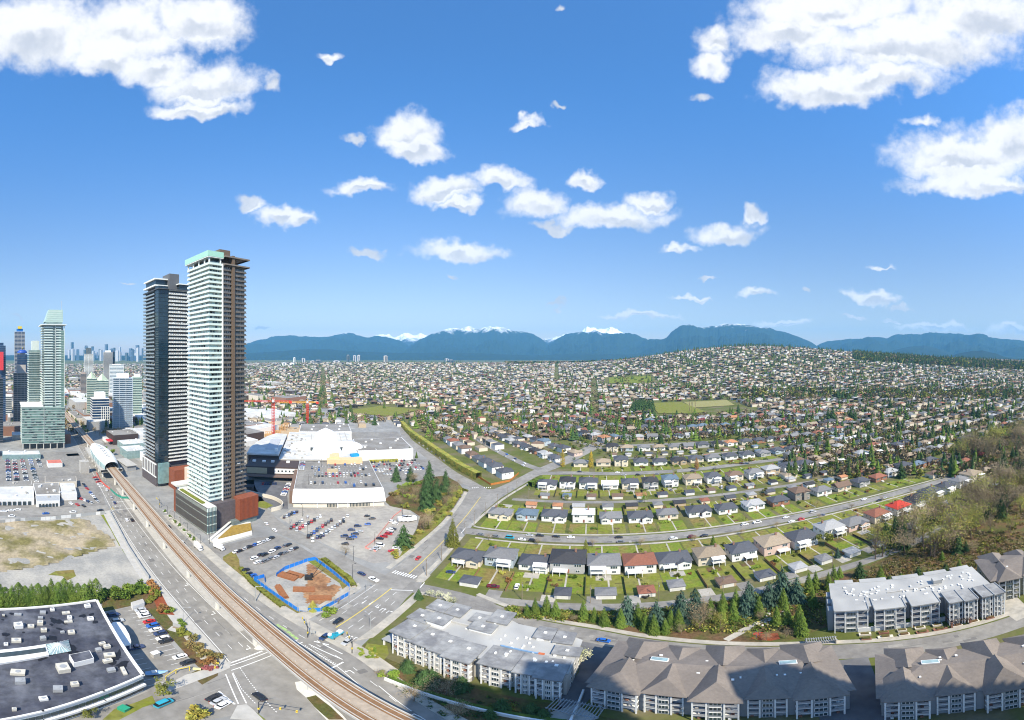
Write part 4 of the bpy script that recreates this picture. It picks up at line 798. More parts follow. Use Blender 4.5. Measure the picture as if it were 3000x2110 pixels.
        c = at((x0 + x1) / 2, y0, r); t = thing('apartment_tower', 'pale apartment tower far out on the residential plain', 'tower', (c.x, c.y, 0), 0, 'apartment towers on the far plain'); w = (x1 - x0) / FPX * r; m = rnd.choice([pale, beige, gg, wht])
        MB().box((c.x, c.y, 0), (w, w, c.z), rnd.random()).build('shaft', m, t); MB().box((c.x, c.y, c.z), (w * .5, w * .5, 5), 0).build('roof_room', pale, t)
        mb = MB()
        for k in range(int(c.z / 6)): mb.box((c.x, c.y, k * 6 + 3), (w + .6, w + .6, 2.2), 0)
        mb.build('window_band', gg, t)['kind'] = 'stuff'
build_city()
# ------------------------------------------------------------------ shopping mall, low blocks, apartments
def loc(mb, name, mats, t, smooth=False, kind=None, label=None):
    """part written in the thing's own coordinates"""
    o = mb.build(name, mats, None, smooth, kind, label); o.parent = t; return o
def ellipsoid(c, r, n=24, m=8, z0=0.0):
    mb = MB(); vs = []; fs = []
    for j in range(m + 1):
        a = pi / 2 * j / m
        for i in range(n): b = 2 * pi * i / n; vs.append((c[0] + r[0] * cos(a) * cos(b), c[1] + r[1] * cos(a) * sin(b), c[2] + r[2] * sin(a)))
    for j in range(m):
        for i in range(n): fs.append((j * n + i, j * n + (i + 1) % n, (j + 1) * n + (i + 1) % n, (j + 1) * n + i))
    return mb.add(vs, fs)
MALL_RZ = RAD(41.7); MO = (-193.0, 188.5)
def ML(x, y): return (MO[0] + cos(MALL_RZ) * x - sin(MALL_RZ) * y, MO[1] + sin(MALL_RZ) * x + cos(MALL_RZ) * y)
M_ROOFG = mat('roof_gravel', (.20, .185, .165), .95, .14, .5, col2=(.26, .25, .235), scale2=.05); M_ROOFL = mat('roof_membrane_pale', (.60, .60, .58), .8, .1, .3, col2=(.47, .47, .46), scale2=.08)
M_TENT = mat('white_tent', (.84, .84, .83), .6, .03, .2); M_CREAM = mat('cream_render', (.66, .60, .50), .85, .06, .4); M_DKBR = mat('dark_brown_cladding', (.07, .05, .045), .7, .1, .5)
M_WHITE = mat('white_render', (.74, .735, .72), .8, .06, .4); M_PEACH = mat('peach_panel', (.72, .48, .28), .8, .08, .5); M_TAN = mat('tan_panel', (.45, .38, .25), .8, .06, .4)
def build_mall():
    t = thing('shopping_mall', 'large low shopping mall with white tented domes and a rooftop car park', 'mall', (*MO, 0), MALL_RZ)
    ground_poly('parking_lot', [ML(64, 45), ML(140, 45), ML(138, 108), ML(64, 112)], M_ASPH2, .05); ground_poly('parking_lot', [ML(60, 169), ML(132, 169), ML(128, 262), ML(60, 270)], M_ASPH2, .05)
    d = loc(MB().box((32, 39.5, 0), (64, 79, 11)), 'deck_block', M_CREAM, t); dk = loc(MB().sheet([(0.2, .2), (63.8, .2), (63.8, 78.8), (.2, 78.8)], 11.02), 'roof_deck', M_ASPH2, t)
    mb = MB()
    for (ax, n, y, l) in ((3, 0, 0, 0),):
        for i in range(14): mb.box((2.8, 6 + i * 2.7, 11.03), (5.2, .12, .02))
    for row in (14, 31, 48, 62):
        for i in range(16): mb.box((13 + i * 2.7, row, 11.03), (.12, 5, .02))
    loc(mb, 'stall_line', M_PAINT, dk, kind='stuff')
    for (x, y, w, l) in ((32, -.15, 64, .3), (32, 78.9, 64, .3)): loc(MB().box((x, y, 11), (w, l, 1.0)), 'parapet', M_WHITE, t)
    for x in (.15, 63.85): loc(MB().box((x, 39.5, 11), (.3, 78.4, 1.0)), 'parapet', M_WHITE, t)
    loc(MB().add([(-.5, -.3, 11.6), (64.5, -.3, 11.6), (64.5, -9.5, 4.6), (-.5, -9.5, 4.6), (-.5, -.3, 4.2), (64.5, -.3, 4.2), (64.5, -9.5, 4.2), (-.5, -9.5, 4.2)], [(3, 2, 1, 0), (7, 6, 2, 3), (4, 7, 3, 0), (6, 5, 1, 2), (4, 5, 6, 7)]), 'sloped_roof', M_TENT, t)
    fw = loc(MB().box((32, -4, 0), (63.6, 8, 4.19)), 'front_wall', M_CREAM, t)
    for x0, n in ((24, 8), (40, 8), (48, 6)):
        for i in range(n): loc(MB().box((x0 + i * 1.0, -8.05, .4), (.7, .14, 2.8)), 'window', M_WINDK, fw)
    for x in (17, 31, 38, 56): loc(MB().box((x, -8.2, 0), (.8, .6, 4.1)), 'pilaster', M_WHITE, fw)
    loc(MB().box((-1.6, 38, 0), (3, 78, 10.4)), 'side_wall', mat('brown_side', (.18, .12, .09), .85), t)
    # body
    loc(MB().box((18, 145.6, 0), (76, 131, 12)), 'main_block', M_WHITE, t); mr = loc(MB().sheet([(-19.5, 80.5), (55.5, 80.5), (55.5, 210.5), (-19.5, 210.5)], 12.03), 'main_roof', M_ROOFL, t)
    for x, y, w, l, h in ((-8, 196, 20, .5, .8), (8.5, 180, .5, 34, .8), (43, 180, .5, 50, .8), (50, 185, .5, 46, .8), (-10, 160, 18, .5, .7), (18, 78, 74, 1, 1)): loc(MB().box((x, y, 12), (w, l, h)), 'roof_curb', M_GREYC, mr)
    rnd = random.Random(5)
    for i in range(70):
        x, y = rnd.uniform(-18, 6), rnd.uniform(84, 190) if i % 3 else rnd.uniform(110, 150); loc(MB().box((x, y, 12), (rnd.uniform(.8, 3), rnd.uniform(.8, 3), rnd.uniform(.5, 1.6)), rnd.random()), 'roof_unit', rnd.choice([M_GREYC, M_WHITE, M_ROOFG]), mr)
    v = MB(); prof = [(-14, 12), (-13, 15.5), (-8, 19), (0, 22.5), (8, 19), (13, 15.5), (14, 12)]
    for (x, z) in prof: pass
    n = len(prof); ys = [140, 188, 196]; vs = []
    for j, y in enumerate(ys): vs += [(25.5 + x * (1 if j < 2 else .03), y, z if j < 2 else (12 if abs(x) > 10 else 12.2)) for x, z in prof]
    v.add(vs, [(j * n + i, j * n + i + 1, (j + 1) * n + i + 1, (j + 1) * n + i) for j in range(2) for i in range(n - 1)]); loc(v, 'tent_vault', M_TENT, t)
    loc(ellipsoid((25.5, 108, 12), (15, 27, 10)), 'tent_dome', M_TENT, t, True); loc(ellipsoid((4, 128, 12), (17, 10, 7.5)), 'tent_dome', M_TENT, t, True); loc(ellipsoid((47, 126, 12), (17, 10, 7.5)), 'tent_dome', M_TENT, t, True); loc(ellipsoid((25.5, 135, 12), (15, 15, 11)), 'tent_dome', M_TENT, t, True)
    for x in (12, 39): loc(MB().box((x, 117, 12), (5, 4, 3.5), .7), 'skylight', M_WINDK, t)
    loc(MB().box((25.5, 239, 0), (67, 56, 12.6)), 'rear_block', M_WHITE, t); rr = loc(MB().sheet([(-7.5, 212), (58.5, 212), (58.5, 266.5), (-7.5, 266.5)], 12.63), 'rear_roof', M_ROOFG, t)
    for x, y in ((8, 225), (26, 225), (44, 225), (10, 245), (28, 250), (46, 246), (52, 262)): loc(MB().box((x, y, 12.6), (2.5, 2.5, 1.2)), 'roof_unit', M_WHITE, rr)
    loc(MB().box((86, 140, 0), (58, 56, 12.4)), 'east_block', M_WHITE, t); er = loc(MB().sheet([(57.6, 112.6), (114.4, 112.6), (114.4, 167.4), (57.6, 167.4)], 12.43), 'east_roof', M_ROOFG, t)
    for x, y in ((66, 125), (70, 150), (85, 140), (104, 150), (108, 158), (92, 118), (78, 160)): loc(MB().box((x, y, 12.4), (2.4, 2, 1.2)), 'roof_unit', M_WHITE, er)
    loc(MB().box((66, 134, 12.4), (7, 5, .3)), 'skylight', M_GREYC, er); loc(MB().box((76, 113, 12.4), (.5, 5, .8)), 'roof_curb', M_WHITE, er)
    loc(MB().prism([(-49, 85), (-50, 110), (-47, 135), (-40, 165), (-33, 181), (-20.5, 179), (-20.5, 85)], 0, 14.5), 'curved_wing', M_DKBR, t); loc(MB().prism([(-51, 84), (-52, 110), (-49, 136), (-42, 166), (-34, 182.5), (-20.2, 180), (-20.2, 84)], 14.5, 16), 'curved_roof', M_ROOFL, t)
    loc(MB().box((-30, 125, 16), (11, 46, .6)), 'roof_patch', mat('silver_roof', (.42, .43, .45), .7), t); loc(MB().box((-24, 96, 16), (2.5, 4, 3)), 'roof_unit', M_WHITE, t)
    b = loc(MB().box((-23.2, 69.5, 5), (45.6, 29.9, 7)), 'brown_wing', M_DKBR, t); loc(MB().box((-36, 54.3, 5.5), (18, .5, 5.4)), 'tan_panel', M_TAN, b); loc(MB().box((-10.5, 54.3, 6), (20, .5, 4.6)), 'white_panel', M_WHITE, b); loc(MB().box((-23, 69.5, 0), (42, 24, 5)), 'shopfront', M_WINDK, t); loc(MB().box((-22, 52, 4.2), (46, 9, .8)), 'canopy', mat('canopy_brown', (.16, .11, .09)), t)
    for i in range(5): loc(MB().box((-17 + i * 3.2, 54, 7.6), (1.4, .2, 1.6)), 'window', M_WINDK, b)
    for x in (-41, -32, -24, -10): loc(MB().box((x, 70, 12), (3, 3, 1.4)), 'roof_unit', M_WHITE, b)
    loc(MB().box((41, 73.5, 11), (32, 9, 4)), 'stair_hall', M_PEACH, t); loc(MB().box((32, 81, 11), (9, 14, 6)), 'stair_hall', M_PEACH, t); loc(MB().box((29, 44, 11), (9, 3, 3)), 'lift_lobby', M_TAN, t)
    loc(MB().box((52, 92, 12), (8, 5, 2.5), .3), 'blue_canopy', mat('blue_cover', (.02, .28, .62), .5), t)
    s = thing('loading_shed', 'black roofed loading shed at the curved ramp beside the mall', 'shed', (*ML(-40, 22), 0), MALL_RZ); loc(MB().box((0, 0, 0), (13, 7, 4.5)), 'wall', M_DKBR, s); loc(MB().box((0, 0, 4.5), (14, 8, .5)), 'roof', mat('black_roof', (.025, .025, .03)), s)
    ground_poly('ramp', [ML(-50, 50), ML(-6, 50), ML(-6, 15), ML(-3, -12), ML(-14, -14), ML(-30, 5), ML(-46, 20)], M_ASPHD, .06)
    c = smoothline([ML(-40, 18), ML(-28, 12), ML(-16, 6), ML(-8, -4), ML(-8, -12), ML(-14, -18)]); w = thing('ramp_wall', 'curved pale concrete wall around the sunken ramp by the mall', 'wall', (*ML(-20, 8), 0)); mb = MB(); l, r = along(c, .25), along(c, -.25); mb.strip(l, r, 3.0); mb.strip([(*p, 3.0) for p in r], [(*p, 0) for p in r]); mb.strip([(*p, 0) for p in l], [(*p, 3.0) for p in l]); mb.build('wall', M_CREAM, w)
    ground_poly('grass_island', [ML(-30, -2), ML(-22, 2), ML(-14, -6), ML(-18, -13), ML(-26, -10)], M_LAWN, .1)
    ground_poly('construction_yard', [ML(-20, 190), ML(-60, 190), ML(-150, 230), ML(-160, 330), ML(-60, 330), ML(-10, 300), ML(-10, 272)], mat('site_sand', (.45, .33, .20), .95, .3, .3), .05)
build_mall()
def tower_crane(label, px, F, base_py, z, jib, back, ang, mast_m, jib_m):
    b = gp(*F(px, base_py)); t = thing('tower_crane', label, 'crane', (b.x, b.y, 0))
    mb = MB(); w = 1.3
    for sx in (-1, 1):
        for sy in (-1, 1): mb.box((b.x + sx * w, b.y + sy * w, 0), (.5, .5, z))
    for k in range(int(z / 4)):
        for sx in (-1, 1): mb.bar((b.x + sx * w, b.y - w, k * 4), (b.x + sx * w, b.y + w, k * 4 + 4), .3); mb.bar((b.x - w, b.y + sx * w, k * 4), (b.x + w, b.y + sx * w, k * 4 + 4), .3)
    mb.build('mast', mast_m, t); ca, sa = cos(ang), sin(ang)
    def jb(L, name):
        mb = MB(); e = (b.x + ca * L, b.y + sa * L)
        for dz, dw in ((0, -.8), (0, .8), (1.8, 0)): mb.bar((b.x - sa * dw, b.y + ca * dw, z + dz), (e[0] - sa * dw, e[1] + ca * dw, z + dz), .45)
        for k in range(0, int(abs(L)), 3): f0, f1 = k / abs(L) * L, (k + 1.5) / abs(L) * L; mb.bar((b.x + ca * f0, b.y + sa * f0, z + 1.8), (b.x + ca * f1 - sa * .8, b.y + sa * f1 + ca * .8, z), .25)
        mb.build(name, jib_m, t)
    jb(jib, 'jib'); jb(-back, 'counter_jib'); MB().box((b.x - ca * back, b.y - sa * back, z - 2), (4, 3, 3.5), ang).build('counterweight', mast_m, t); MB().box((b.x + 1, b.y - 1, z - .2), (2.4, 2.4, 2.6)).build('cab', M_WHITE, t); MB().bar((b.x, b.y, z), (b.x, b.y, z + 6), .8).build('tower_head', jib_m, t)
_red = mat('crane_red', (.62, .05, .03), .5); _yel = mat('crane_yellow', (.75, .38, .04), .5)
tower_crane('red tower crane over the building site behind the mall', 270, F5, 1000, 46, -52, -24, .82, _red, _red)
tower_crane('tower crane with red mast and yellow jib behind the mall', 540, F5, 915, 34, -46, -16, .82, _red, _yel)
def site_clutter():
    rnd = random.Random(11); m1 = mat('formwork_wood', (.50, .30, .13), .9, .2, .8)
    for i in range(34):
        x, y = ML(rnd.uniform(-120, -35), rnd.uniform(200, 300)); t = thing('formwork_frame', 'timber formwork frame standing in the building site behind the mall', 'formwork', (x, y, 0), rnd.random(), 'formwork frames on the building site behind the mall'); h = rnd.uniform(3, 9)
        for k in range(4): loc(MB().box((k * 2.4, 0, 0), (.7, .7, h)), 'post', m1, t)
        loc(MB().box((3.6, 0, h), (9, 1, .6)), 'beam', m1, t)
site_clutter()

def low_block(name, label, cat, poly, h, wall, roof, units=0, par=.6, seed=0, doors=None):
    t = thing(name, label, cat, (sum(p[0] for p in poly) / len(poly), sum(p[1] for p in poly) / len(poly), 0)); rnd = random.Random(seed)
    MB().prism(poly, 0, h + par).build('wall', wall, t); cx, cy_ = t.location.x, t.location.y
    inner = [(cx + (x - cx) * .975, cy_ + (y - cy_) * .975) for x, y in poly]; r = MB().sheet(inner, h + par + .02).build('roof', roof, t)
    xs = [p[0] for p in poly]; ys = [p[1] for p in poly]
    for i in range(units): x, y = rnd.uniform(min(xs) + 2, max(xs) - 2), rnd.uniform(min(ys) + 2, max(ys) - 2); MB().box((x, y, h + par + .02), (rnd.uniform(1, 2.4), rnd.uniform(1, 2), rnd.uniform(.6, 1.4)), rnd.random()).build('roof_unit', rnd.choice([M_GREYC, M_WHITE]), r)
    if doors:
        f, fixed, a0, a1, n = doors
        for i in range(n):
            c = lerp(a0, a1, (i + .5) / n); w = (a1 - a0) / n * .62
            MB().box((fixed, c, .1) if f == 'x' else (c, fixed, .1), (.2, w, h * .62) if f == 'x' else (w, .2, h * .62)).build('bay_door', M_WINDK, t)
    return t
low_block('workshop', 'white car workshop with five dark bay doors and streaky pale roof', 'workshop', [(-291, -30), (-266, -30), (-265, 22.5), (-292, 24)], 5, M_WHITE, M_ROOFL, 6, doors=('x', -264.9, -4, 21, 7))
low_block('showroom', 'dealership building with dark flat roof behind the grey roofed showroom', 'showroom', [(-298, 24.4), (-272, 24.4), (-271, 42), (-298, 45)], 5.2, M_WHITE, M_ROOFG, 7, seed=2)
low_block('showroom', 'grey roofed car showroom with glazed front on the side street', 'showroom', [(-271.5, 24), (-261, 23.6), (-260, 40), (-271, 41.5)], 4.4, M_WHITE, mat('blue_grey_roof', (.36, .38, .40), .8), 1, seed=3, doors=('x', -259.9, 25, 39, 6))
low_block('showroom', 'pale roofed car showroom beside the parked cars and highway', 'showroom', [(-298, 46), (-271.5, 43), (-271, 54.5), (-296, 57)], 4.8, M_WHITE, M_ROOFL, 2, seed=4)
low_block('warehouse', 'low brown roofed warehouse behind the workshop roof', 'warehouse', [(-304, -30), (-294, -30), (-294.5, 23), (-304, 24)], 5.5, M_GREYC, M_ROOFG, 4, seed=5)
low_block('warehouse', 'taupe flat roofed building behind the showrooms', 'warehouse', [(-317, 36), (-300, 34), (-299.5, 60), (-313, 62)], 5.0, M_CREAM, M_ROOFG, 3, seed=6)
low_block('shop', 'small white shop with red striped roof at the back of the dealership', 'shop', [(-372, 44), (-360, 44), (-360, 58), (-372, 58)], 4, M_WHITE, mat('red_striped_roof', (.5, .16, .12), .8, .2, .3), 0, seed=7)
low_block('substation', 'tall pale concrete box beside the station ramp', 'building', [(-343, 71), (-336, 71), (-336, 79), (-343, 79)], 11, M_GREYC, M_GREYC, 1, seed=8)
# far left and centre blocks behind the station
def scatter_blocks():
    rnd = random.Random(21); looks = [(M_WHITE, M_ROOFL, 'white'), (M_CREAM, M_ROOFG, 'cream'), (M_GREYC, M_ROOFL, 'grey'), (mat('brick_wall', (.30, .16, .11), .85), M_ROOFG, 'brick'), (M_DKBR, M_ROOFG, 'brown')]
    for i in range(120):
        px = rnd.uniform(20, 860); r = rnd.choice([rnd.uniform(440, 700), rnd.uniform(600, 1100), rnd.uniform(900, 1900)]); x, y = pol(px, r)
        if abs(y - (104 - (x + 520) * .02)) < 26 and x < -380: continue
        u, v = x - MO[0], y - MO[1]; lx, ly = u * cos(MALL_RZ) + v * sin(MALL_RZ), -u * sin(MALL_RZ) + v * cos(MALL_RZ)
        if -70 < lx < 150 and ly < 275: continue
        if x > -486 and y < 80: continue
        a, b, h = rnd.uniform(14, 42), rnd.uniform(12, 34), rnd.uniform(5, 15); w, rf, nm = rnd.choice(looks)
        low_block('commercial_block', f'low {nm} flat roofed block on the commercial flats toward downtown', 'building', [(x - a, y - b), (x + a, y - b), (x + a, y + b), (x - a, y + b)], h, w, rf, 3, seed=i)['group'] = f'low {nm} commercial blocks toward downtown'
scatter_blocks()
t = low_block('gas_station', 'red canopied filling station beyond the transit station', 'station', [(-470, 128), (-455, 128), (-455, 150), (-470, 150)], 4, M_WHITE, M_ROOFL, 1); MB().box((-446, 140, 4.5), (12, 26, 1)).build('canopy', mat('red_canopy', (.6, .05, .06), .5), t)

# ---- the big flat roofed building at the corner
def build_corner_building():
    t = thing('office_building', 'two storey white building with a huge dark tarred roof full of air units', 'building', (-100, 10, 0)); h = 9.0
    P = [(-130.5, 33.5), (-84, 33.0), (-79.5, 22), (-73.5, 8), (-66, -12), (-55, -45), (-120, -45), (-128, -2)]
    M_TAR = mat('tar_roof', (.045, .048, .065), .75, .45, .35, .3, col2=(.11, .115, .135), scale2=.09, thr=(.42, .62)); M_PUD = mat('tar_patch', (.012, .012, .016), .45, .2, 1, .4)
    MB().prism(P, 0, h).build('wall', M_WHITE, t); cx, cy_ = -98, 0
    inn = [(cx + (x - cx) * .985, cy_ + (y - cy_) * .985) for x, y in P]; roof = MB().sheet(inn, h + .1).build('roof', M_TAR, t)
    for (a, b) in list(zip(P, P[1:] + P[:1])): 
        if a[1] < -40 and b[1] < -40: continue
        d = Vector((b[0] - a[0], b[1] - a[1])); MB().box(((a[0] + b[0]) / 2, (a[1] + b[1]) / 2, h), (d.length + .55, .6, .75), atan2(d.y, d.x)).build('parapet', M_WHITE, t)
    rnd = random.Random(9); mb = MB()
    for i in range(70):
        x, y = rnd.uniform(-126, -76), rnd.uniform(-20, 31)
        if x > -84 - (y - 33) * -.42 - 4: continue
        r0 = rnd.uniform(.3, 1.6); k = rnd.randint(8, 12); ex = rnd.uniform(.5, 2.4); an = rnd.random() * 3
        pts = [(x + r0 * rnd.uniform(.6, 1.3) * ex * cos(2 * pi * j / k) * cos(an) - r0 * rnd.uniform(.6, 1.2) * sin(2 * pi * j / k) * sin(an), y + r0 * rnd.uniform(.6, 1.3) * ex * cos(2 * pi * j / k) * sin(an) + r0 * rnd.uniform(.6, 1.2) * sin(2 * pi * j / k) * cos(an)) for j in range(k)]
        mb.sheet(pts, h + .13 + i * .0004)
    mb.build('tar_patch', M_PUD, roof)['kind'] = 'stuff'
    mu = mat('unit_cream', (.55, .52, .45), .7, .12, 1); mg = mat('unit_grey', (.36, .37, .38), .6, .12, 1, .4, .2); mwh = M_WHITE
    units = [(735, 370, 2, 1.6, 1.2), (440, 400, 1.4, 1.4, 1), (360, 425, 2, 1.5, 1), (555, 425, 2.6, 1.4, .7), (150, 440, 2.4, 1.2, .8), (30, 445, .8, .8, .7), (340, 470, 1.6, 1.2, 1), (585, 470, 1.4, 1.4, 1.3), (575, 500, 2.6, 1, .7), (760, 475, 2, 1.6, 1), (155, 540, 2.6, 2.4, 1.8), (260, 540, 2, 1.5, 1), (338, 515, 1.8, 1.8, 1.4), (368, 575, 1.8, 1.4, 1.3), (525, 588, 1.2, 1, .8), (600, 590, 2, 1.8, 1), (362, 645, 1.6, 1.6, 1.4), (137, 660, 2.8, 2, 1), (900, 712, 1.8, 1.4, 1.2), (828, 740, 1.6, 1.4, 1.2), (920, 780, 3, 2, .8), (905, 832, 2.4, 1.4, 1.2), (530, 900, 3, 3.6, 2), (935, 910, 2, 1.6, 1.2), (1040, 915, 1, 3.6, .8), (150, 930, 3.6, 2.2, 1.2), (170, 1005, 2.4, 2, 1.6), (628, 1030, 1.8, 1.5, 1.4), (487, 1072, 2.2, 2, 1.6), (365, 1148, 1.8, 1.6, .9), (120, 1240, .9, .9, 1.2), (860, 685, 1.8, 1.2, .9), (50, 690, 1.2, 1.2, .8)]
    for px, py, a, b, z in units:
        p = gp(*F3(px, py), h); m = rnd.choice([mu, mg, mwh, mu]); u = MB().box((p.x, p.y, h + .1), (b, a, z), rnd.uniform(-.15, .15)).build('air_unit', m, roof)
        f = MB(); f.tube((p.x, p.y, h + .1 + z), (p.x, p.y, h + .22 + z), min(a, b) * .3, None, 10); f.build('fan', mg, u) if False else f.build('fan_guard', mg, roof)
    p = gpl(F3, [(580, 770), (755, 735), (790, 800), (620, 840)], h + 2.6); MB().prism(p, h + .1, h + 2.6).build('roof_house', M_WHITE, t); MB().sheet([(sum(q.x for q in p) / 4 + (q.x - sum(q.x for q in p) / 4) * .93, sum(q.y for q in p) / 4 + (q.y - sum(q.y for q in p) / 4) * .93) for q in p], h + 2.63).build('roof_house_top', M_TAR, t)
    q = gpl(F3, [(385, 680), (575, 645), (600, 740), (410, 775)], h + .6); c = sum((v for v in q), Vector()) / 4; s = MB(); s.add([tuple(v) for v in q] + [(c.x, c.y, h + 3.0)], [(0, 1, 4), (1, 2, 4), (2, 3, 4), (3, 0, 4)]); sk = s.build('skylight', glass('skylight_glass', (.25, .36, .38), .1, .3, .5), roof)
    for k in range(4):
        a, b = q[k], q[(k + 1) % 4]
        for j in range(7): e = a.lerp(b, j / 6); m2 = e.lerp(Vector((c.x, c.y, h + 3.0)), 1 - abs(j / 6 - .5) * 1.0); MB().bar(e, e.lerp(Vector((c.x, c.y, h + 3.0)), .98 if j in (0, 6) else .96), .12).build('glazing_bar', M_WHITE, sk)
    r1 = gpl(F3, [(-60, 735), (385, 682), (412, 772), (-60, 850)], h + 1); MB().prism(r1, h + .1, h + 1.0).build('monitor_roof', M_WHITE, t); r2 = gpl(F3, [(-60, 765), (380, 712), (388, 745), (-60, 800)], h + 1); MB().prism(r2, h + 1.003, h + 1.3).build('monitor_glazing', M_WINDK, t)
    # window bands on the street front and the parking side
    for (a, b) in (((-84, 33), (-79.5, 22)), ((-79.5, 22), (-73.5, 8)), ((-73.5, 8), (-66, -12)), ((-66, -12), (-55, -45))):
        d = Vector((b[0] - a[0], b[1] - a[1])); L_ = d.length; d /= L_; nrm = Vector((-d.y, d.x)); n = max(3, int(L_ / 1.6))
        for z0 in (1.1, 5.4):
            for i in range(n):
                q_ = Vector(a) + d * (L_ * (i + .5) / n) + nrm * .02; MB().box((q_.x, q_.y, z0), (L_ / n * .86, .5, 2.0), atan2(d.y, d.x)).build('window', M_WINDK, t)
        mm = (Vector(a) + Vector(b)) / 2 + nrm * .3; MB().box((mm.x, mm.y, 3.7), (L_ + .3, 1.2, 1.1), atan2(d.y, d.x)).build('band', M_WHITE, t)
    # entrance canopy
    k = gpl(F3, [(920, 520), (955, 497), (1010, 500), (1050, 540), (1085, 600), (1103, 660), (1095, 685), (1030, 700)], 5.0); MB().prism(k, 4.6, 5.1, bottom=True).build('canopy', M_WHITE, t)
    for px, py in ((1075, 600), (1095, 670)): p = gp(*F3(px, py), 4.6); MB().tube((p.x, p.y, 0), (p.x, p.y, 4.6), .2).build('column', M_WHITE, t)
    g = low_block('gatehouse', 'small white flat roofed hut at the head of the corner parking lot', 'hut', [(p.x, p.y) for p in gpl(F3, [(1100, 330), (1200, 300), (1215, 330), (1115, 365)], 2.6)], 2.3, M_WHITE, M_GREYC, 0, .3)
build_corner_building()
# ------------------------------------------------------------------ apartment blocks
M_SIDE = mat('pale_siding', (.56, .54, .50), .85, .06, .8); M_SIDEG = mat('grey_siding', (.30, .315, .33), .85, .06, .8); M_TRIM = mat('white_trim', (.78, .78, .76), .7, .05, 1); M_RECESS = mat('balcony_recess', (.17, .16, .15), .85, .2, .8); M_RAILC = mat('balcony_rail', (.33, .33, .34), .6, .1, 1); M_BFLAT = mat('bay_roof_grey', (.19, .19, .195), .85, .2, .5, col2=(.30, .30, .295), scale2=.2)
M_AROOF = mat('grey_membrane_roof', (.43, .425, .405), .88, .14, .4, col2=(.32, .32, .315), scale2=.1); M_SHING = mat('brown_shingle', (.215, .185, .162), .92, .14, 1.3, col2=(.175, .152, .135), scale2=.1); M_BRK = mat('brick_pier', (.27, .13, .09), .9)
def front_bay(t, x0, x1, yf, storeys, fh, wall, rec=1.6, both=True, seed=0):
    """bay facing -y: open balconies left and right of a window column, white posts at the corners"""
    rnd = random.Random(seed); w = x1 - x0; bw = w * .33; H = storeys * fh
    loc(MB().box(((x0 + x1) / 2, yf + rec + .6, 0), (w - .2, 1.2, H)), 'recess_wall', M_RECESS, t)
    c = loc(MB().box(((x0 + x1) / 2, yf + rec / 2 + .15, 0), (w - 2 * bw, rec - .1, H)), 'window_column', wall, t)
    for xs in (x0, x1 - bw):
        for k in range(storeys):
            mb = MB(); z = k * fh
            if k: mb.box((xs + bw / 2, yf + rec / 2, z - .2), (bw, rec, .25), 0, 0)
            if k: mb.box((xs + bw / 2, yf + .06, z + .05), (bw - .3, .08, .95), 0, 1)
            mb.box((xs + bw / 2, yf + rec - .05, z + .1), (bw * .6, .12, 2.0), 0, 2); mb.box((xs + bw * (.25 + .5 * rnd.random()), yf + rec * .55, z + .05), (.7, .6, .7), 0, rnd.choice([1, 3, 4]))
            loc(mb, 'balcony', [M_TRIM, M_RAILC, M_WINDK, M_WHITE, M_BRK], t)
        for xp in (xs + .18, xs + bw - .18): loc(MB().box((xp, yf + .14, 0), (.36, .36, H)), 'post', M_TRIM, t)
    for k in range(storeys):
        f = loc(MB().box(((x0 + x1) / 2, yf + .06, k * fh + .75), (w - 2 * bw - .7, .16, 1.6)), 'window', M_TRIM, t); n = 3
        for i in range(n): loc(MB().box(((x0 + x1) / 2 + (i - 1) * (w - 2 * bw - .8) / 3, yf - .04, k * fh + .85), ((w - 2 * bw - .8) / 3 - .14, .06, 1.4)), 'pane', M_WINDK, f)
def side_windows(t, face, fixed, a0, a1, storeys, fh, n, sgn):
    for k in range(storeys):
        for i in range(n):
            c = lerp(a0, a1, (i + .5) / n); d = (.14, 1.3, 1.4) if face == 'x' else (1.3, .14, 1.4); p = (fixed + sgn * .03, c, k * fh + .9) if face == 'x' else (c, fixed + sgn * .03, k * fh + .9)
            f = loc(MB().box(p, d), 'window', M_TRIM, t); p2 = (fixed + sgn * .08, c, k * fh + 1.0) if face == 'x' else (c, fixed + sgn * .08, k * fh + 1.0); d2 = (.12, 1.0, 1.2) if face == 'x' else (1.0, .12, 1.2); loc(MB().box(p2, d2), 'pane', M_WINDK, f)
def vents(t, n, x0, x1, y0, y1, z, seed, m=None, big=False):
    rnd = random.Random(seed)
    for i in range(n): x, y = rnd.uniform(x0, x1), rnd.uniform(y0, y1); loc(MB().box((x, y, z), (rnd.uniform(.5, 1.3 if big else .9), rnd.uniform(.4, .8), rnd.uniform(.3, .6)), rnd.choice([0, 1.57])), 'roof_vent', m or M_TRIM, t)
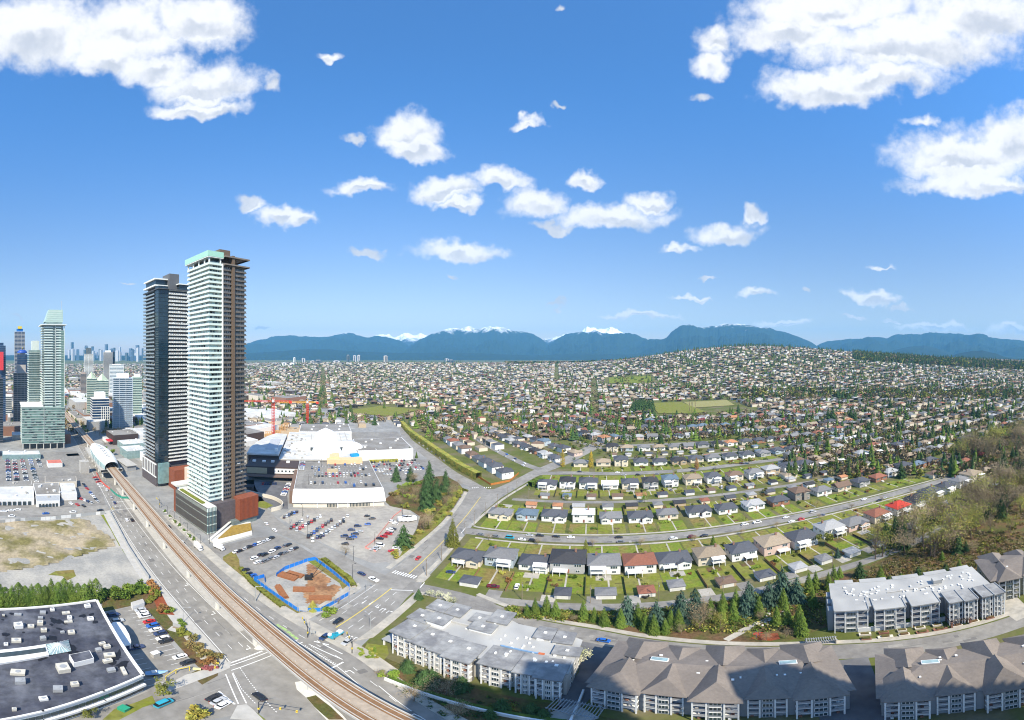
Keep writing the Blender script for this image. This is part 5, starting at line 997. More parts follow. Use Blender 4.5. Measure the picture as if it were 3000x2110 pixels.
def build_A():
    fh = 3.0; H = 12.0; t = thing('apartment_building', 'grey flat roofed four storey apartment block at the highway corner with projecting bays', 'apartments', (-56, 95, 0), RAD(-9)); X = 50.0
    loc(MB().prism([(0, 1.8), (27, 1.8), (27, 1.0), (X, 1.0), (X, 18), (44, 21), (30, 22), (22, 26), (8, 24), (0, 20)], 0, H), 'wall', M_SIDE, t)
    r = loc(MB().prism([(-.5, 1.4), (27, 1.4), (27, .6), (X + .5, .6), (X + .5, 18.4), (44, 21.6), (30, 22.5), (22, 26.4), (8, 24.5), (-.5, 20.5)], H, H + .5), 'roof', M_AROOF, t)
    rnd = random.Random(4)
    for i, (x0, x1, yf, up) in enumerate(((-.5, 6.2, 0, .9), (6.4, 13.2, -.8, .6), (13.6, 18.6, -1.4, .5), (18.8, 26.2, -2.6, .9), (28.5, 36.6, -.8, .5), (38, 43.2, -1.6, .8), (43.4, 49.4, -2.6, 1.0))):
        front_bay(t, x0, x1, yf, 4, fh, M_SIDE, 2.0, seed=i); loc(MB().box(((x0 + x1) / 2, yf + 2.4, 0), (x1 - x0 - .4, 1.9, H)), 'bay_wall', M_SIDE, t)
        b = loc(MB().box(((x0 + x1) / 2, yf + 4.2, H + up - .5), (x1 - x0 + 1.2, 10.4, .55)), 'bay_roof', M_BFLAT, t); loc(MB().box(((x0 + x1) / 2, yf + 4.4, H + .4), (x1 - x0 - .2, 9.2, max(.05, up - .9))), 'bay_upstand', M_TRIM, t); loc(MB().box(((x0 + x1) / 2 + .5, yf + 6, H + up + .05), (.9, .9, .35)), 'skylight', M_TRIM, b)
    for x0, x1, y0, y1, up in ((0, 6, 17.5, 24, 1.2), (6.4, 12, 18, 25, .9), (-1.5, 5, 9, 15.5, .9), (5, 11, 9.6, 15, 2.4), (21, 27, 20, 27.4, 1.0), (15.5, 20, 18, 23, .6), (18, 25, 13, 17.5, 1.6), (37, 42, 16, 22, .9), (43, 48, 15, 21, .9), (44.5, 51.2, 9, 13, 1.0)):
        b = loc(MB().box(((x0 + x1) / 2, (y0 + y1) / 2, H + up), (x1 - x0 + .8, y1 - y0 + .8, .5)), 'bay_roof', M_BFLAT, t); loc(MB().box(((x0 + x1) / 2, (y0 + y1) / 2, H + .5), (x1 - x0, y1 - y0, up - .5 + .01)), 'bay_upstand', M_TRIM, t); loc(MB().box(((x0 + x1) / 2, (y0 + y1) / 2, H + up + .5), (.9, .9, .35)), 'skylight', M_TRIM, b)
    loc(MB().box((12.5, 14.5, H + .5), (18, .4, .9), .05), 'roof_rail', M_GREYC, r)
    vents(r, 34, 27, 48, 4, 17, H + .5, 3); vents(r, 10, 3, 25, 11, 20, H + .5, 6)
    loc(MB().box((35.5, 8.5, H + .5), (11, .5, .5), -.05), 'roof_duct', mat('blue_metal', (.18, .30, .46), .5), r); loc(MB().box((41.6, 8.2, H + .5), (1.6, .9, .55)), 'roof_duct', mat('orange_cap', (.5, .14, .06)), r)
    side_windows(t, 'x', X, 3, 17, 4, fh, 3, 1)
    loc(MB().prism([(-6, 1.5), (-.6, 2), (-.6, 8), (-6, 7.4)], 3.4, 3.8, bottom=True), 'trellis_roof', M_SIDEG, t)
    for x in (-5.6, -1): 
        for y in (2.3, 7): loc(MB().box((x, y, 0), (.5, .5, 3.4)), 'post', M_TRIM, t)
    # garden wall, hedge, terraces in front
    w = thing('garden_wall', 'long white terrace wall with clipped hedge below the grey apartment block', 'wall', (-30, 84, 0), RAD(-9)); loc(MB().box((3, -5.8, 0), (46, .5, 1.6)), 'wall', M_TRIM, w); loc(MB().box((26.2, 2, 0), (.5, 16, 1.6)), 'wall', M_TRIM, w); loc(MB().box((3, -4.6, 0), (45, 1.2, 1.2)), 'hedge', mat('clipped_hedge', (.07, .12, .02), .95, .3, 1.2), w)
    pg = thing('pergola', 'grey timber pergola at the end of the white terrace wall', 'pergola', (-4, 80, 0), RAD(-20))
    for i in range(16): loc(MB().box((i * .75 - 5.5, 0, 2.9), (.18, 6, .25)), 'slat', M_SIDEG, pg)
    for x in (-5, 5):
        for y in (-2.4, 2.4): loc(MB().box((x, y, 0), (.35, .35, 2.9)), 'post', M_SIDEG, pg)
    for y in (-2.4, 2.4): loc(MB().box((0, y, 2.62), (12, .3, .28)), 'beam', M_SIDEG, pg)
build_A()
def pyramid_bay(x0, x1, y0, y1, z, h, yr):
    """hip roof of a bay facing -y whose ridge runs back to yr"""
    o = .8; a, b, c = x0 - o, x1 + o, (x0 + x1) / 2; mb = MB(); hw = (b - a) / 2
    return mb.add([(a, y0 - o, z), (b, y0 - o, z), (c, y0 - o + hw * .9, z + h), (c, yr, z + h), (a, y1, z), (b, y1, z), (a, y0 - o, z - .25), (b, y0 - o, z - .25), (a, y1, z - .25), (b, y1, z - .25)],
        [(0, 1, 2), (1, 5, 3, 2), (4, 0, 2, 3), (5, 4, 3), (6, 7, 1, 0), (8, 6, 0, 4), (7, 9, 5, 1), (9, 8, 6, 7)])
def hip_condo(label, org, rz, L, D, bays, back, storeys=4, fh=3.0, seed=0, skyl=(), rise=4.2, wall=None):
    H = storeys * fh; wall = wall or M_SIDEG; t = thing('apartment_building', label, 'apartments', (*org, 0), rz)
    loc(MB().box((L / 2, D / 2 + .5, 0), (L, D - 5, H)), 'wall', wall, t)
    main = loc(MB().hip((L / 2, D / 2 + .3), L, D - 5.5, H, rise, 1.2), 'roof', M_SHING, t)
    for i, (x0, x1, yf, rh) in enumerate(bays):
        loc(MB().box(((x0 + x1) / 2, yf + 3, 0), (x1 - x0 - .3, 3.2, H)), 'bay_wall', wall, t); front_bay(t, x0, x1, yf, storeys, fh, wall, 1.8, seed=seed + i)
        loc(pyramid_bay(x0, x1, yf, yf + 9, H, rh, D / 2), 'bay_roof', M_SHING, t)
    for i, (x0, x1, yb, rh) in enumerate(back):
        loc(MB().box(((x0 + x1) / 2, yb - 3, 0), (x1 - x0, 5.5, H)), 'bay_wall', wall, t); mb = pyramid_bay(x0, x1, -yb, -yb + 9, H, rh, -D / 2); mb.v = [(x, -y, z) for x, y, z in mb.v]; mb.f = [f[::-1] for f in mb.f]; loc(mb, 'bay_roof', M_SHING, t)
    vents(main, 26, 5, L - 5, D / 2 - 5, D / 2 + 5, H + rise * .62, seed + 50)
    for x, y in skyl: 
        s = loc(MB().box((x, y, H + rise - 1.2), (4.4, 1.7, 1.35)), 'roof_well', M_TRIM, t); loc(MB().box((x, y, H + rise + .15), (4, 1.3, .1)), 'well_glazing', glass('skylight_glass', (.25, .36, .38)), s)
    side_windows(t, 'x', 0, 6, D - 5, storeys, fh, 3, -1); side_windows(t, 'x', L, 6, D - 5, storeys, fh, 3, 1)
    gut = MB()
    return t
hip_condo('long brown shingled apartment block with five hipped bays along the curved street', (-1.6, 82.3), RAD(-22.4), 56, 26, [(0.5, 11, 1, 4.4), (12.2, 20.8, 2.2, 4), (22.6, 32.4, .6, 5.0), (34, 42.4, 2.2, 4), (44, 54.5, 1, 4.8)], [(2, 12, 26.5, 4), (14, 21, 25, 3), (24, 33, 26.5, 4.2), (35, 42, 25, 3), (44, 54, 26.5, 4)], seed=10, skyl=((13, 14.5), (44, 14.5)), rise=3.6)
hip_condo('brown shingled apartment block beyond the sunken drive, its bays facing the dark court', (52.2, 54.5), RAD(-42), 62, 24, [(0.5, 10, 1, 4.6), (11.5, 20, 2.4, 4), (22, 33, .6, 6), (36, 46, 2, 4.6), (48, 60, 1, 5)], [(2, 11, 25, 4), (13, 20, 23.5, 3), (23, 32, 25, 4.4), (35, 43, 24, 3.4), (45, 58, 25, 4.2)], seed=30, skyl=((12, 14),), rise=4.0)
hip_condo('olive sided hip roofed apartment block beside the flat roofed terrace block', (126, 70), RAD(-40), 50, 24, [(2, 11, 1, 4), (13, 22, 2, 4), (25, 36, 1, 4.5)], [(2, 11, 25, 4), (14, 22, 24, 3.6), (26, 38, 25, 4)], seed=60, wall=mat('olive_siding', (.28, .27, .20), .85))
def build_D():
    fh = 3.0; H = 12.0; L, D = 58.0, 19.0; t = thing('apartment_building', 'long flat roofed pale grey apartment block above terraced planters', 'apartments', (73.2, 99.4, 0), RAD(-32.2))
    loc(MB().box((L / 2, D / 2 + 1, 0), (L, D - 1, H)), 'wall', M_SIDEG, t); r = loc(MB().box((L / 2, D / 2 + 1, H), (L + .6, D - .4, .6)), 'roof', M_AROOF, t)
    for i, (x0, x1, yf, up) in enumerate(((.3, 11.5, -.6, .75), (13.5, 24, -1.2, .7), (26, 36, -1.8, .8), (38.5, 43.6, -4.4, 1.1), (43.9, 49, -5, 1.0), (50.6, 55, -5.2, 1.1), (55.3, 59.6, -5.4, 1.0))):
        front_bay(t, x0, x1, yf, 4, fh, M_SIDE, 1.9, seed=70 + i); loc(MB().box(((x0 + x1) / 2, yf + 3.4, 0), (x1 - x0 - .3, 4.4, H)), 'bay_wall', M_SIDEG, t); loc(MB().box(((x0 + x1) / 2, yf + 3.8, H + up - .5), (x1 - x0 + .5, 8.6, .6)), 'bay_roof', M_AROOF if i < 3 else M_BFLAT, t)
        for xs in (x0 - .1, x1 + .1): loc(MB().box((xs, yf + 3.8, H + up + .1), (.3, 8.6, .3)), 'parapet', M_SIDEG, t)
    for x0, x1 in ((2, 9), (11.5, 22), (24.5, 35), (37.5, 47), (49, 57)): loc(MB().box(((x0 + x1) / 2, D + 1.5, 0), (x1 - x0, 3, H + .7)), 'rear_bay', M_AROOF, t)
    vents(r, 75, 3, 55, 4, 16, H + .6, 77, M_TRIM, True); loc(MB().box((40, 12.5, H + .6), (3.4, 2.8, 2)), 'roof_house', M_AROOF, t); loc(MB().box((30, 10, H + .6), (20, .5, .4), .05), 'roof_duct', M_GREYC, r)
    for y in (3, 8, 13): loc(MB().box((-.8, y, 0), (1.8, 3.2, H - .6)), 'side_bay', M_SIDEG, t)
    # planted terraces between the block and the street
    tr = thing('planter_terrace', 'stepped cream and brick planter walls in front of the flat roofed terrace block', 'planters', (78, 92, 0), RAD(-32.2))
    loc(MB().box((23, 3.2, 0), (46, .5, 2.4)), 'terrace_wall', M_TRIM, tr); loc(MB().box((23, 4.6, 0), (44, 1.6, 3.2)), 'hedge', mat('clipped_hedge', (.07, .12, .02), .95, .3, 1.2), tr)
    rnd = random.Random(8)
    for i in range(16):
        x, y = 2 + (i % 8) * 6.2, .9 if i < 8 else -1.8; m = rnd.choice([M_CREAM, M_BRK, M_CREAM]); loc(MB().box((x, y, 0), (rnd.uniform(3, 5.6), 1.5, .9 if i < 8 else .6)), 'planter', m, tr); loc(MB().box((x, y, .6), (2.6, 1.0, .5)), 'planting', M_MULCH, tr)
    pg = thing('pergola', 'dark timber pergola at the entrance of the flat roofed terrace block', 'pergola', (107, 74, 0), RAD(-32.2))
    for i in range(9): loc(MB().box((i * .9 - 3.6, 0, 3), (.2, 6, .3)), 'slat', M_DKBR, pg)
    for x in (-3.4, 3.4):
        for y in (-2.4, 2.4): loc(MB().box((x, y, 0), (.6, .6, 3)), 'post', M_BRK, pg)
    p2 = thing('pergola', 'low slatted trellis over the garage ramp beside the terraced planters', 'pergola', (66, 96, 0), RAD(-25))
    for i in range(13): loc(MB().box((i * .75 - 4.5, 0, 2.3), (.2, 2.6, .25)), 'slat', M_SIDEG, p2)
    for y in (-1, 1): loc(MB().box((0, y, 2.05), (10, .25, .25)), 'beam', M_SIDEG, p2)
    for x in (-4.6, 4.6): loc(MB().box((x, 0, 0), (.4, 2.4, 2.04)), 'post', M_CREAM, p2)
build_D()
ground_poly('driveway', [(58, 88), (72, 81), (56, 55), (46, 50), (40, 58)], M_ASPHD, .1); ground_poly('driveway', [(118, 57), (126, 72), (136, 80), (142, 74), (126, 54)], M_CONC, .1)
ground_poly('court', [(-6, 118), (2, 117), (8, 110), (-2, 84), (-8, 78), (-8, 88), (-4, 100)], M_ASPHD, .05); ground_poly('court', [(-4, 84), (1, 78), (-6, 70), (-14, 76)], M_GREYC, .06)
ground_poly('garden_ground', [(-66, 97), (-66, 88), (-52, 82), (-38, 75), (-10, 62), (30, 40), (48, 36), (52, 52), (20, 70), (-2, 80), (-10, 84), (-58, 92)], M_MULCH, .05)
ground_poly('lawn', [(-66, 96), (-64, 90), (-56, 88), (-57, 94), (-60, 98)], M_LAWN, .08)
def shade_tower(label, x, y, w, h):
    t = thing('residential_tower', label, 'tower', (x, y, 0)); MB().box((x, y, 0), (w, w * .9, h)).build('glass_wall', M_BRGL, t)
    for k in range(int(h / 3)): MB().box((x, y, k * 3.0), (w + 1.6, w * .9 + 1.6, .35)).build('floor_slab', M_WCONC, t)
shade_tower('grey slab tower standing behind the viewpoint beside the highway', 74, -29, 14, 166); shade_tower('shorter unseen grey slab tower added behind the viewpoint to shade the apartment garden', 49, -31, 16, 150); shade_tower('grey slab tower south of the curved street apartment blocks', 118, -38, 12, 166)  # unseen towers sized for the shade they cast; shorter one added for the garden
# ------------------------------------------------------------------ houses, garages, gardens
ROOFS = {'slate': (.085, .09, .105), 'charcoal': (.05, .05, .055), 'grey': (.19, .19, .195), 'pale grey': (.33, .33, .33), 'brown': (.17, .115, .085), 'rust brown': (.25, .105, .07), 'beige': (.30, .24, .175), 'red': (.52, .06, .04), 'blue grey': (.13, .18, .23), 'white': (.62, .62, .61), 'terracotta': (.40, .19, .10)}
WALLS = {'white': (.72, .715, .70), 'cream': (.64, .57, .45), 'grey': (.38, .38, .38), 'pale blue': (.40, .47, .53), 'pink': (.60, .45, .39), 'brick': (.32, .16, .10), 'tan': (.44, .35, .24), 'taupe': (.30, .27, .24)}
RM = {k: mat('shingle_' + k.replace(' ', '_'), v, .9, .16, 1.1, .2, rnd=.12) for k, v in ROOFS.items()}; WM = {k: mat('siding_' + k.replace(' ', '_'), v, .85, .07, .8, .2, rnd=.06) for k, v in WALLS.items()}
M_CHIM = mat('chimney_brick', (.26, .15, .11), .9, .15, 2); M_DOOR = mat('front_door', (.25, .10, .07), .6, .1, 1, rnd=.5); M_DECK = mat('deck_boards', (.50, .47, .42), .8, .1, 1); M_GDOOR = mat('garage_door', (.66, .65, .62), .6, .05, 1)
def _mesh(name, mb, m): return mb.mesh(name, m if isinstance(m, list) else [m])
def _win(w, h): mb = MB(); mb.box((0, 0, 0), (w, .14, h), 0, 0); n = 2 if w < 2.4 else 3; [mb.box((-w / 2 + (i + .5) * w / n, -.05, .1), (w / n - .16, .1, h - .2), 0, 1) for i in range(n)]; return _mesh('window', mb, [M_TRIM, M_WINDK])
WIN = {k: _win(*k) for k in ((1.6, 1.2), (2.8, 1.4), (1.2, 1.2), (3.6, 1.5))}
ME = {}
ME['door'] = _mesh('door', MB().box((0, 0, 0), (1.0, .16, 2.1)), M_DOOR); ME['chimney'] = _mesh('chimney', MB().box((0, 0, 0), (.9, .7, 2.6)).box((0, 0, 2.6), (1.05, .85, .15)), M_CHIM)
ME['steps'] = _mesh('steps', MB().box((0, 0, 0), (1.8, 2.4, .4)).box((0, .4, .403), (1.8, 1.6, .4)), M_WCONC)
_d = MB(); _d.box((0, 0, 2.3), (6, 3, .25)); [_d.box((x, -1.4, 0), (.2, .2, 2.3)) for x in (-2.8, 0, 2.8)]; [_d.box((-2.9 + i * .36, -1.45, 2.55), (.06, .06, .9)) for i in range(17)]; _d.box((0, -1.45, 3.4), (6, .1, .1)); ME['deck'] = _mesh('deck', _d, M_TRIM)
ME['deck_roof'] = _mesh('deck_roof', MB().add([(-3.2, -1.9, 4.9), (3.2, -1.9, 4.9), (3.2, 1.6, 5.4), (-3.2, 1.6, 5.4), (-3.2, -1.9, 4.75), (3.2, -1.9, 4.75), (3.2, 1.6, 5.25), (-3.2, 1.6, 5.25)], [(0, 1, 2, 3), (7, 6, 5, 4), (4, 5, 1, 0), (5, 6, 2, 1), (7, 4, 0, 3)]).box((-2.9, -1.6, 3.4), (.15, .15, 1.4)).box((2.9, -1.6, 3.4), (.15, .15, 1.4)), M_TRIM)
def variant(key, w, d, h, rh, gable=False, wing=None, two=False):
    wl = MB().box((0, d / 2, 0), (w, d, h)); rf = MB().hip((0, d / 2), w, d, h + .02, rh, .65, 0, 0, gable)
    if gable:   # gable triangles
        a = w / 2; b = d / 2
        if a >= b:
            for s in (-1, 1): wl.add([(s * a, 0, h), (s * a, d, h), (s * a, d / 2, h + rh * .93)], [(0, 1, 2)] if s > 0 else [(1, 0, 2)])
    if wing:
        x, ww, wd, wh = wing; wl.box((x, -wd / 2 + .2, 0), (ww, wd + .4, wh)); g = MB(); a = ww / 2 + .5; y0 = -wd - .5; r2 = ww * .27
        rf.add([(x - a, y0, wh), (x + a, y0, wh), (x, y0, wh + r2), (x - a, d * .4, wh), (x + a, d * .4, wh), (x, d * .4, wh + r2)], [(0, 2, 5, 3), (1, 4, 5, 2)])
        wl.add([(x - ww / 2, -wd, wh), (x + ww / 2, -wd, wh), (x, -wd, wh + r2 * .86)], [(0, 1, 2)])
    ME[key] = (_mesh('wall', wl, WM['white']), _mesh('roof', rf, RM['slate']), w, d, h, wing, two)
variant('bungalow', 12.5, 9.5, 3.9, 2.5); variant('wide', 14, 10, 4.0, 2.6, wing=(3.4, 5.5, 2, 3.7)); variant('winged', 12.5, 9.5, 3.9, 2.5, wing=(-3, 5.2, 1.6, 3.6)); variant('raised', 12.8, 10.5, 5.4, 2.6, two=True); variant('two storey', 11.5, 11, 6.2, 2.6, wing=(2.6, 4.6, 1.4, 5.6), two=True); variant('gabled', 12.5, 9, 3.8, 2.8, True); variant('big', 14, 12.5, 6.0, 2.4, two=True); variant('flat', 13, 10, 6.4, .5, two=True)
_g = (_mesh('wall', MB().box((0, 3.2, 0), (6.4, 6.4, 2.6)), WM['white']), _mesh('roof', MB().hip((0, 3.2), 6.4, 6.4, 2.62, 1.1, .4), RM['grey']), _mesh('garage_door', MB().box((0, 0, .05), (4.6, .16, 2.1)), M_GDOOR), _mesh('roof', MB().hip((0, 3.2), 6.4, 6.4, 2.62, 1.2, .4, 0, 0, True), RM['grey']))
ORD = ['', 'first', 'second', 'third', 'fourth', 'fifth', 'sixth', 'seventh', 'eighth', 'ninth', 'tenth', 'eleventh', 'twelfth', 'thirteenth', 'fourteenth', 'fifteenth', 'sixteenth', 'seventeenth', 'eighteenth', 'nineteenth', 'twentieth', 'twenty-first', 'twenty-second', 'twenty-third', 'twenty-fourth', 'twenty-fifth', 'twenty-sixth', 'twenty-seventh', 'twenty-eighth', 'twenty-ninth', 'thirtieth', 'thirty-first', 'thirty-second', 'thirty-third', 'thirty-fourth', 'thirty-fifth', 'thirty-sixth', 'thirty-seventh', 'thirty-eighth', 'thirty-ninth', 'fortieth']
NH = [0]; PLACED = []
def house(x, y, rz, key, roof, wall, label, seed, detail=2, deck=False, mirror=False, z=0.0, group='houses of the residential blocks'):
    rnd = random.Random(seed); wl, rf, w, d, h, wing, two = ME[key]; sc = rnd.uniform(1.02, 1.13) if detail > 1 else rnd.uniform(1.04, 1.16)
    t = thing('house', label, 'house', (x, y, z), rz, group); t.scale = (sc * (-1 if False else 1), sc, sc)
    child('wall', wl, t, WM[wall]); r = child('roof', rf, t, RM[roof]); NH[0] += 1; PLACED.append((x, y, 14))
    def cw(sz, px, py, pz, turn=0.0): o = child('window', WIN[sz], t, None, (px, py, pz)); o.rotation_euler = (0, 0, turn)
    z1 = h - 2.2; front = [-w * .30, w * .30] if detail > 1 else [-w * .28, w * .28]
    wx = wing[0] if wing else 99
    for fx in front:
        py = -(wing[2]) - .03 if wing and abs(fx - wx) < wing[1] / 2 else -.03
        cw((2.8, 1.4), fx, py, z1)
    if two:
        for fx in front: cw((1.6, 1.2), fx, -(wing[2]) - .03 if wing and abs(fx - wx) < wing[1] / 2 else -.03, .8)
    if detail > 1:
        cw((1.2, 1.2), -w / 2 - .02, d * .35, z1, -pi / 2); cw((1.2, 1.2), -w / 2 - .02, d * .7, z1, -pi / 2); cw((1.2, 1.2), w / 2 + .02, d * .4, z1, pi / 2)
        child('door', ME['door'], t, None, (w * .02, -.04, .8 if not two else .3))
        c = child('chimney', ME['chimney'], r, None, (w * rnd.choice([-.25, .22, .3]), d * .62, h + .6))
        if deck: dk = child('deck', ME['deck'], t, None, (w * rnd.choice([-.2, .2]), -1.5, 0)); (child('deck_roof', ME['deck_roof'], dk, None) if rnd.random() < .5 else None)
        elif not two: child('steps', ME['steps'], t, None, (w * .02, -1.3, 0))
    return t
def garage(x, y, rz, roof, wall, label, seed, gab=False):
    t = thing('garage', label, 'garage', (x, y, 0), rz, 'garages along the lanes'); child('wall', _g[0], t, WM[wall]); child('roof', _g[3 if gab else 1], t, RM[roof]); child('garage_door', _g[2], t); t.scale = (random.Random(seed).uniform(.95, 1.25), 1, 1); PLACED.append((x, y, 7))
def row(items, v, facing, phrase, detail=2, jit=1.0, deck=False, seed=0):
    """houses side by side; items: (u, type, roof, wall)"""
    for i, (u, key, roof, wall) in enumerate(items):
        rz = 0.0 if facing < 0 else pi; kind = {'raised': 'raised house', 'two storey': 'two storey house', 'big': 'large house', 'flat': 'flat roofed house', 'wide': 'bungalow', 'winged': 'gabled bungalow', 'gabled': 'gabled house'}.get(key, 'bungalow')
        house(u, v + (.7 * ((i * 7919) % 5 - 2)) * jit, rz, key, roof, wall, f'{wall} {kind} with {roof} roof, {ORD[min(i + 1, 40)]} {phrase}', seed * 100 + i, detail, deck)
R1 = [(-60, 'wide', 'slate', 'cream'), (-44.5, 'raised', 'grey', 'pale blue'), (-27.5, 'wide', 'slate', 'white'), (-12.2, 'big', 'charcoal', 'grey'), (4.6, 'raised', 'grey', 'white'), (21, 'raised', 'rust brown', 'white'), (37.8, 'wide', 'slate', 'white'), (55.3, 'raised', 'beige', 'cream'), (72, 'raised', 'slate', 'white'), (89.7, 'big', 'beige', 'pink'), (107, 'raised', 'slate', 'white'), (127.5, 'raised', 'pale grey', 'white'), (145, 'wide', 'grey', 'pink'), (163.7, 'raised', 'rust brown', 'cream'), (183, 'raised', 'red', 'white'), (201, 'raised', 'charcoal', 'grey'), (219, 'raised', 'slate', 'cream'), (238, 'raised', 'slate', 'white'), (256, 'raised', 'grey', 'white'), (275, 'big', 'beige', 'cream')]
row(R1, 170.5, -1, 'from the avenue, backing onto the lane', 2, 1, True, 1)
R2 = [(-60, 'wide', 'grey', 'cream'), (-43, 'winged', 'blue grey', 'pale blue'), (-25.3, 'wide', 'slate', 'white'), (-6.7, 'flat', 'white', 'white'), (10.5, 'winged', 'grey', 'white'), (29, 'wide', 'slate', 'white'), (47, 'bungalow', 'grey', 'cream'), (68, 'wide', 'slate', 'white'), (87, 'bungalow', 'slate', 'white'), (106.6, 'winged', 'pale grey', 'white'), (126, 'bungalow', 'slate', 'brick'), (145.5, 'two storey', 'brown', 'taupe'), (164.6, 'bungalow', 'grey', 'white'), (183.5, 'gabled', 'brown', 'cream'), (203, 'winged', 'slate', 'grey'), (222, 'bungalow', 'rust brown', 'brick'), (240, 'bungalow', 'pale grey', 'white'), (258, 'two storey', 'slate', 'taupe'), (276, 'wide', 'blue grey', 'brick'), (294, 'wide', 'slate', 'brick')]
row(R2, 234, -1, 'from the avenue, above parked car street', 2, 1, False, 2)
R3 = [(-38, 'wide', 'slate', 'white'), (-21.6, 'two storey', 'charcoal', 'white'), (-4.7, 'raised', 'slate', 'white'), (12.7, 'gabled', 'white', 'white'), (29, 'raised', 'slate', 'cream'), (45.3, 'two storey', 'charcoal', 'grey'), (62.4, 'two storey', 'blue grey', 'white'), (81.5, 'raised', 'beige', 'cream'), (99, 'two storey', 'slate', 'white'), (118.5, 'raised', 'brown', 'cream'), (137, 'raised', 'grey', 'white'), (155, 'raised', 'pale grey', 'tan'), (174, 'big', 'slate', 'white'), (191, 'big', 'slate', 'white'), (209, 'bungalow', 'beige', 'cream'), (226, 'bungalow', 'beige', 'cream'), (244, 'bungalow', 'slate', 'white'), (262, 'raised', 'pale grey', 'white'), (280, 'bungalow', 'beige', 'cream'), (298, 'bungalow', 'beige', 'cream'), (316, 'two storey', 'slate', 'brick'), (334, 'two storey', 'slate', 'brick')]
row([r for r in R3], 300, -1, 'from the avenue, above the second lane', 2, 1, True, 3)
R4 = [(-13, 'bungalow', 'grey', 'cream'), (9, 'bungalow', 'beige', 'cream'), (26.5, 'two storey', 'slate', 'cream'), (46, 'bungalow', 'slate', 'white'), (65, 'bungalow', 'slate', 'white'), (84, 'wide', 'charcoal', 'tan'), (103, 'bungalow', 'slate', 'cream'), (121, 'bungalow', 'grey', 'white'), (140, 'bungalow', 'slate', 'white'), (159, 'bungalow', 'slate', 'white'), (178, 'winged', 'grey', 'grey'), (197, 'winged', 'slate', 'pale blue'), (215, 'bungalow', 'slate', 'white'), (233, 'bungalow', 'grey', 'cream'), (251, 'gabled', 'slate', 'cream'), (269, 'bungalow', 'beige', 'taupe'), (287, 'flat', 'pale grey', 'white'), (305, 'gabled', 'white', 'white'), (323, 'wide', 'pale grey', 'cream'), (341, 'bungalow', 'slate', 'taupe')]
row(R4, 366, -1, 'from the avenue, beyond the second street', 1, 1, False, 4)
_r = random.Random(77); RK = ['slate', 'slate', 'grey', 'charcoal', 'beige', 'brown', 'rust brown', 'pale grey', 'slate', 'grey', 'blue grey', 'terracotta']; WK = ['white', 'white', 'cream', 'cream', 'grey', 'pink', 'tan', 'pale blue', 'white', 'brick']; TK = ['bungalow', 'bungalow', 'wide', 'winged', 'raised', 'two storey', 'gabled', 'bungalow']
def auto(u0, u1, step): 
    out = []; u = u0
    while u < u1: out.append((u + _r.uniform(-1, 1), _r.choice(TK), _r.choice(RK), _r.choice(WK))); u += step
    return out
row(auto(20, 345, 18), 425, -1, 'in the row above the third lane', 1, 1, False, 5); row(auto(40, 400, 17.5), 484, -1, 'in row past third street', 1, 1, False, 6); row(auto(55, 430, 18), 541, -1, 'in the row above the fourth lane', 1, 1, False, 7); row(auto(90, 450, 18), 600, -1, 'in row past fourth street', 1, 1, False, 8)
# west of the avenue the streets run slantwise
def srow(x0, y0, n, step, turn, phrase, seed, dx=-.655, dy=.755, fixed=None):
    for i in range(n):
        key, roof, wall = (fixed[i] if fixed and i < len(fixed) else (_r.choice(TK), _r.choice(RK), _r.choice(WK))); x, y = x0 + dx * step * i, y0 + dy * step * i
        kind = {'raised': 'raised house', 'two storey': 'two storey house', 'big': 'large house', 'flat': 'flat roofed house', 'winged': 'gabled bungalow', 'gabled': 'gabled house'}.get(key, 'bungalow')
        house(x, y, turn, key, roof, wall, f'{wall} {kind} with {roof} roof, {ORD[i + 1]} {phrase}', seed * 100 + i, 1 if i > 4 else 2)
_t = atan2(.755, -.655)          # direction of those streets
srow(-74, 328, 11, 19.5, _t, 'along the slanting street beside the hedge', 20, fixed=[('two storey', 'slate', 'white'), ('two storey', 'slate', 'white'), ('raised', 'slate', 'white'), ('wide', 'slate', 'cream'), ('bungalow', 'brown', 'pink')])
srow(-44, 384, 10, 19.5, _t + pi, 'across the slanting street', 21, fixed=[('bungalow', 'slate', 'white'), ('wide', 'pale grey', 'white'), ('bungalow', 'charcoal', 'brick')])
srow(-18, 415, 10, 19.5, _t, 'in the second slanting row', 22); srow(8, 475, 9, 19.5, _t + pi, 'on the second slanting street', 23); srow(30, 500, 9, 19.5, _t, 'in the fourth slanting row', 24); srow(50, 545, 8, 19.5, _t + pi, 'on the third slanting street', 25)
road('residential_street', [(-50, 352), (-70, 370), (-108, 415), (-150, 468), (-210, 540), (-300, 650)], 9, M_ASPH2, .082); road('residential_street', [(10, 440), (-40, 500), (-110, 590), (-180, 680)], 8, M_ASPH2, .082); road('residential_street', [(52, 520), (0, 590), (-70, 680)], 8, M_ASPH2, .082)
road('residential_street', [(20, 455), (90, 456), (200, 452), (300, 446), (420, 440)], 8.5, M_ASPH2, .082); road('residential_street', [(60, 570), (150, 570), (300, 566), (450, 560)], 8.5, M_ASPH2, .082); road('back_lane', [(20, 396), (200, 396), (340, 390)], 4.5, M_ASPH2, .07)
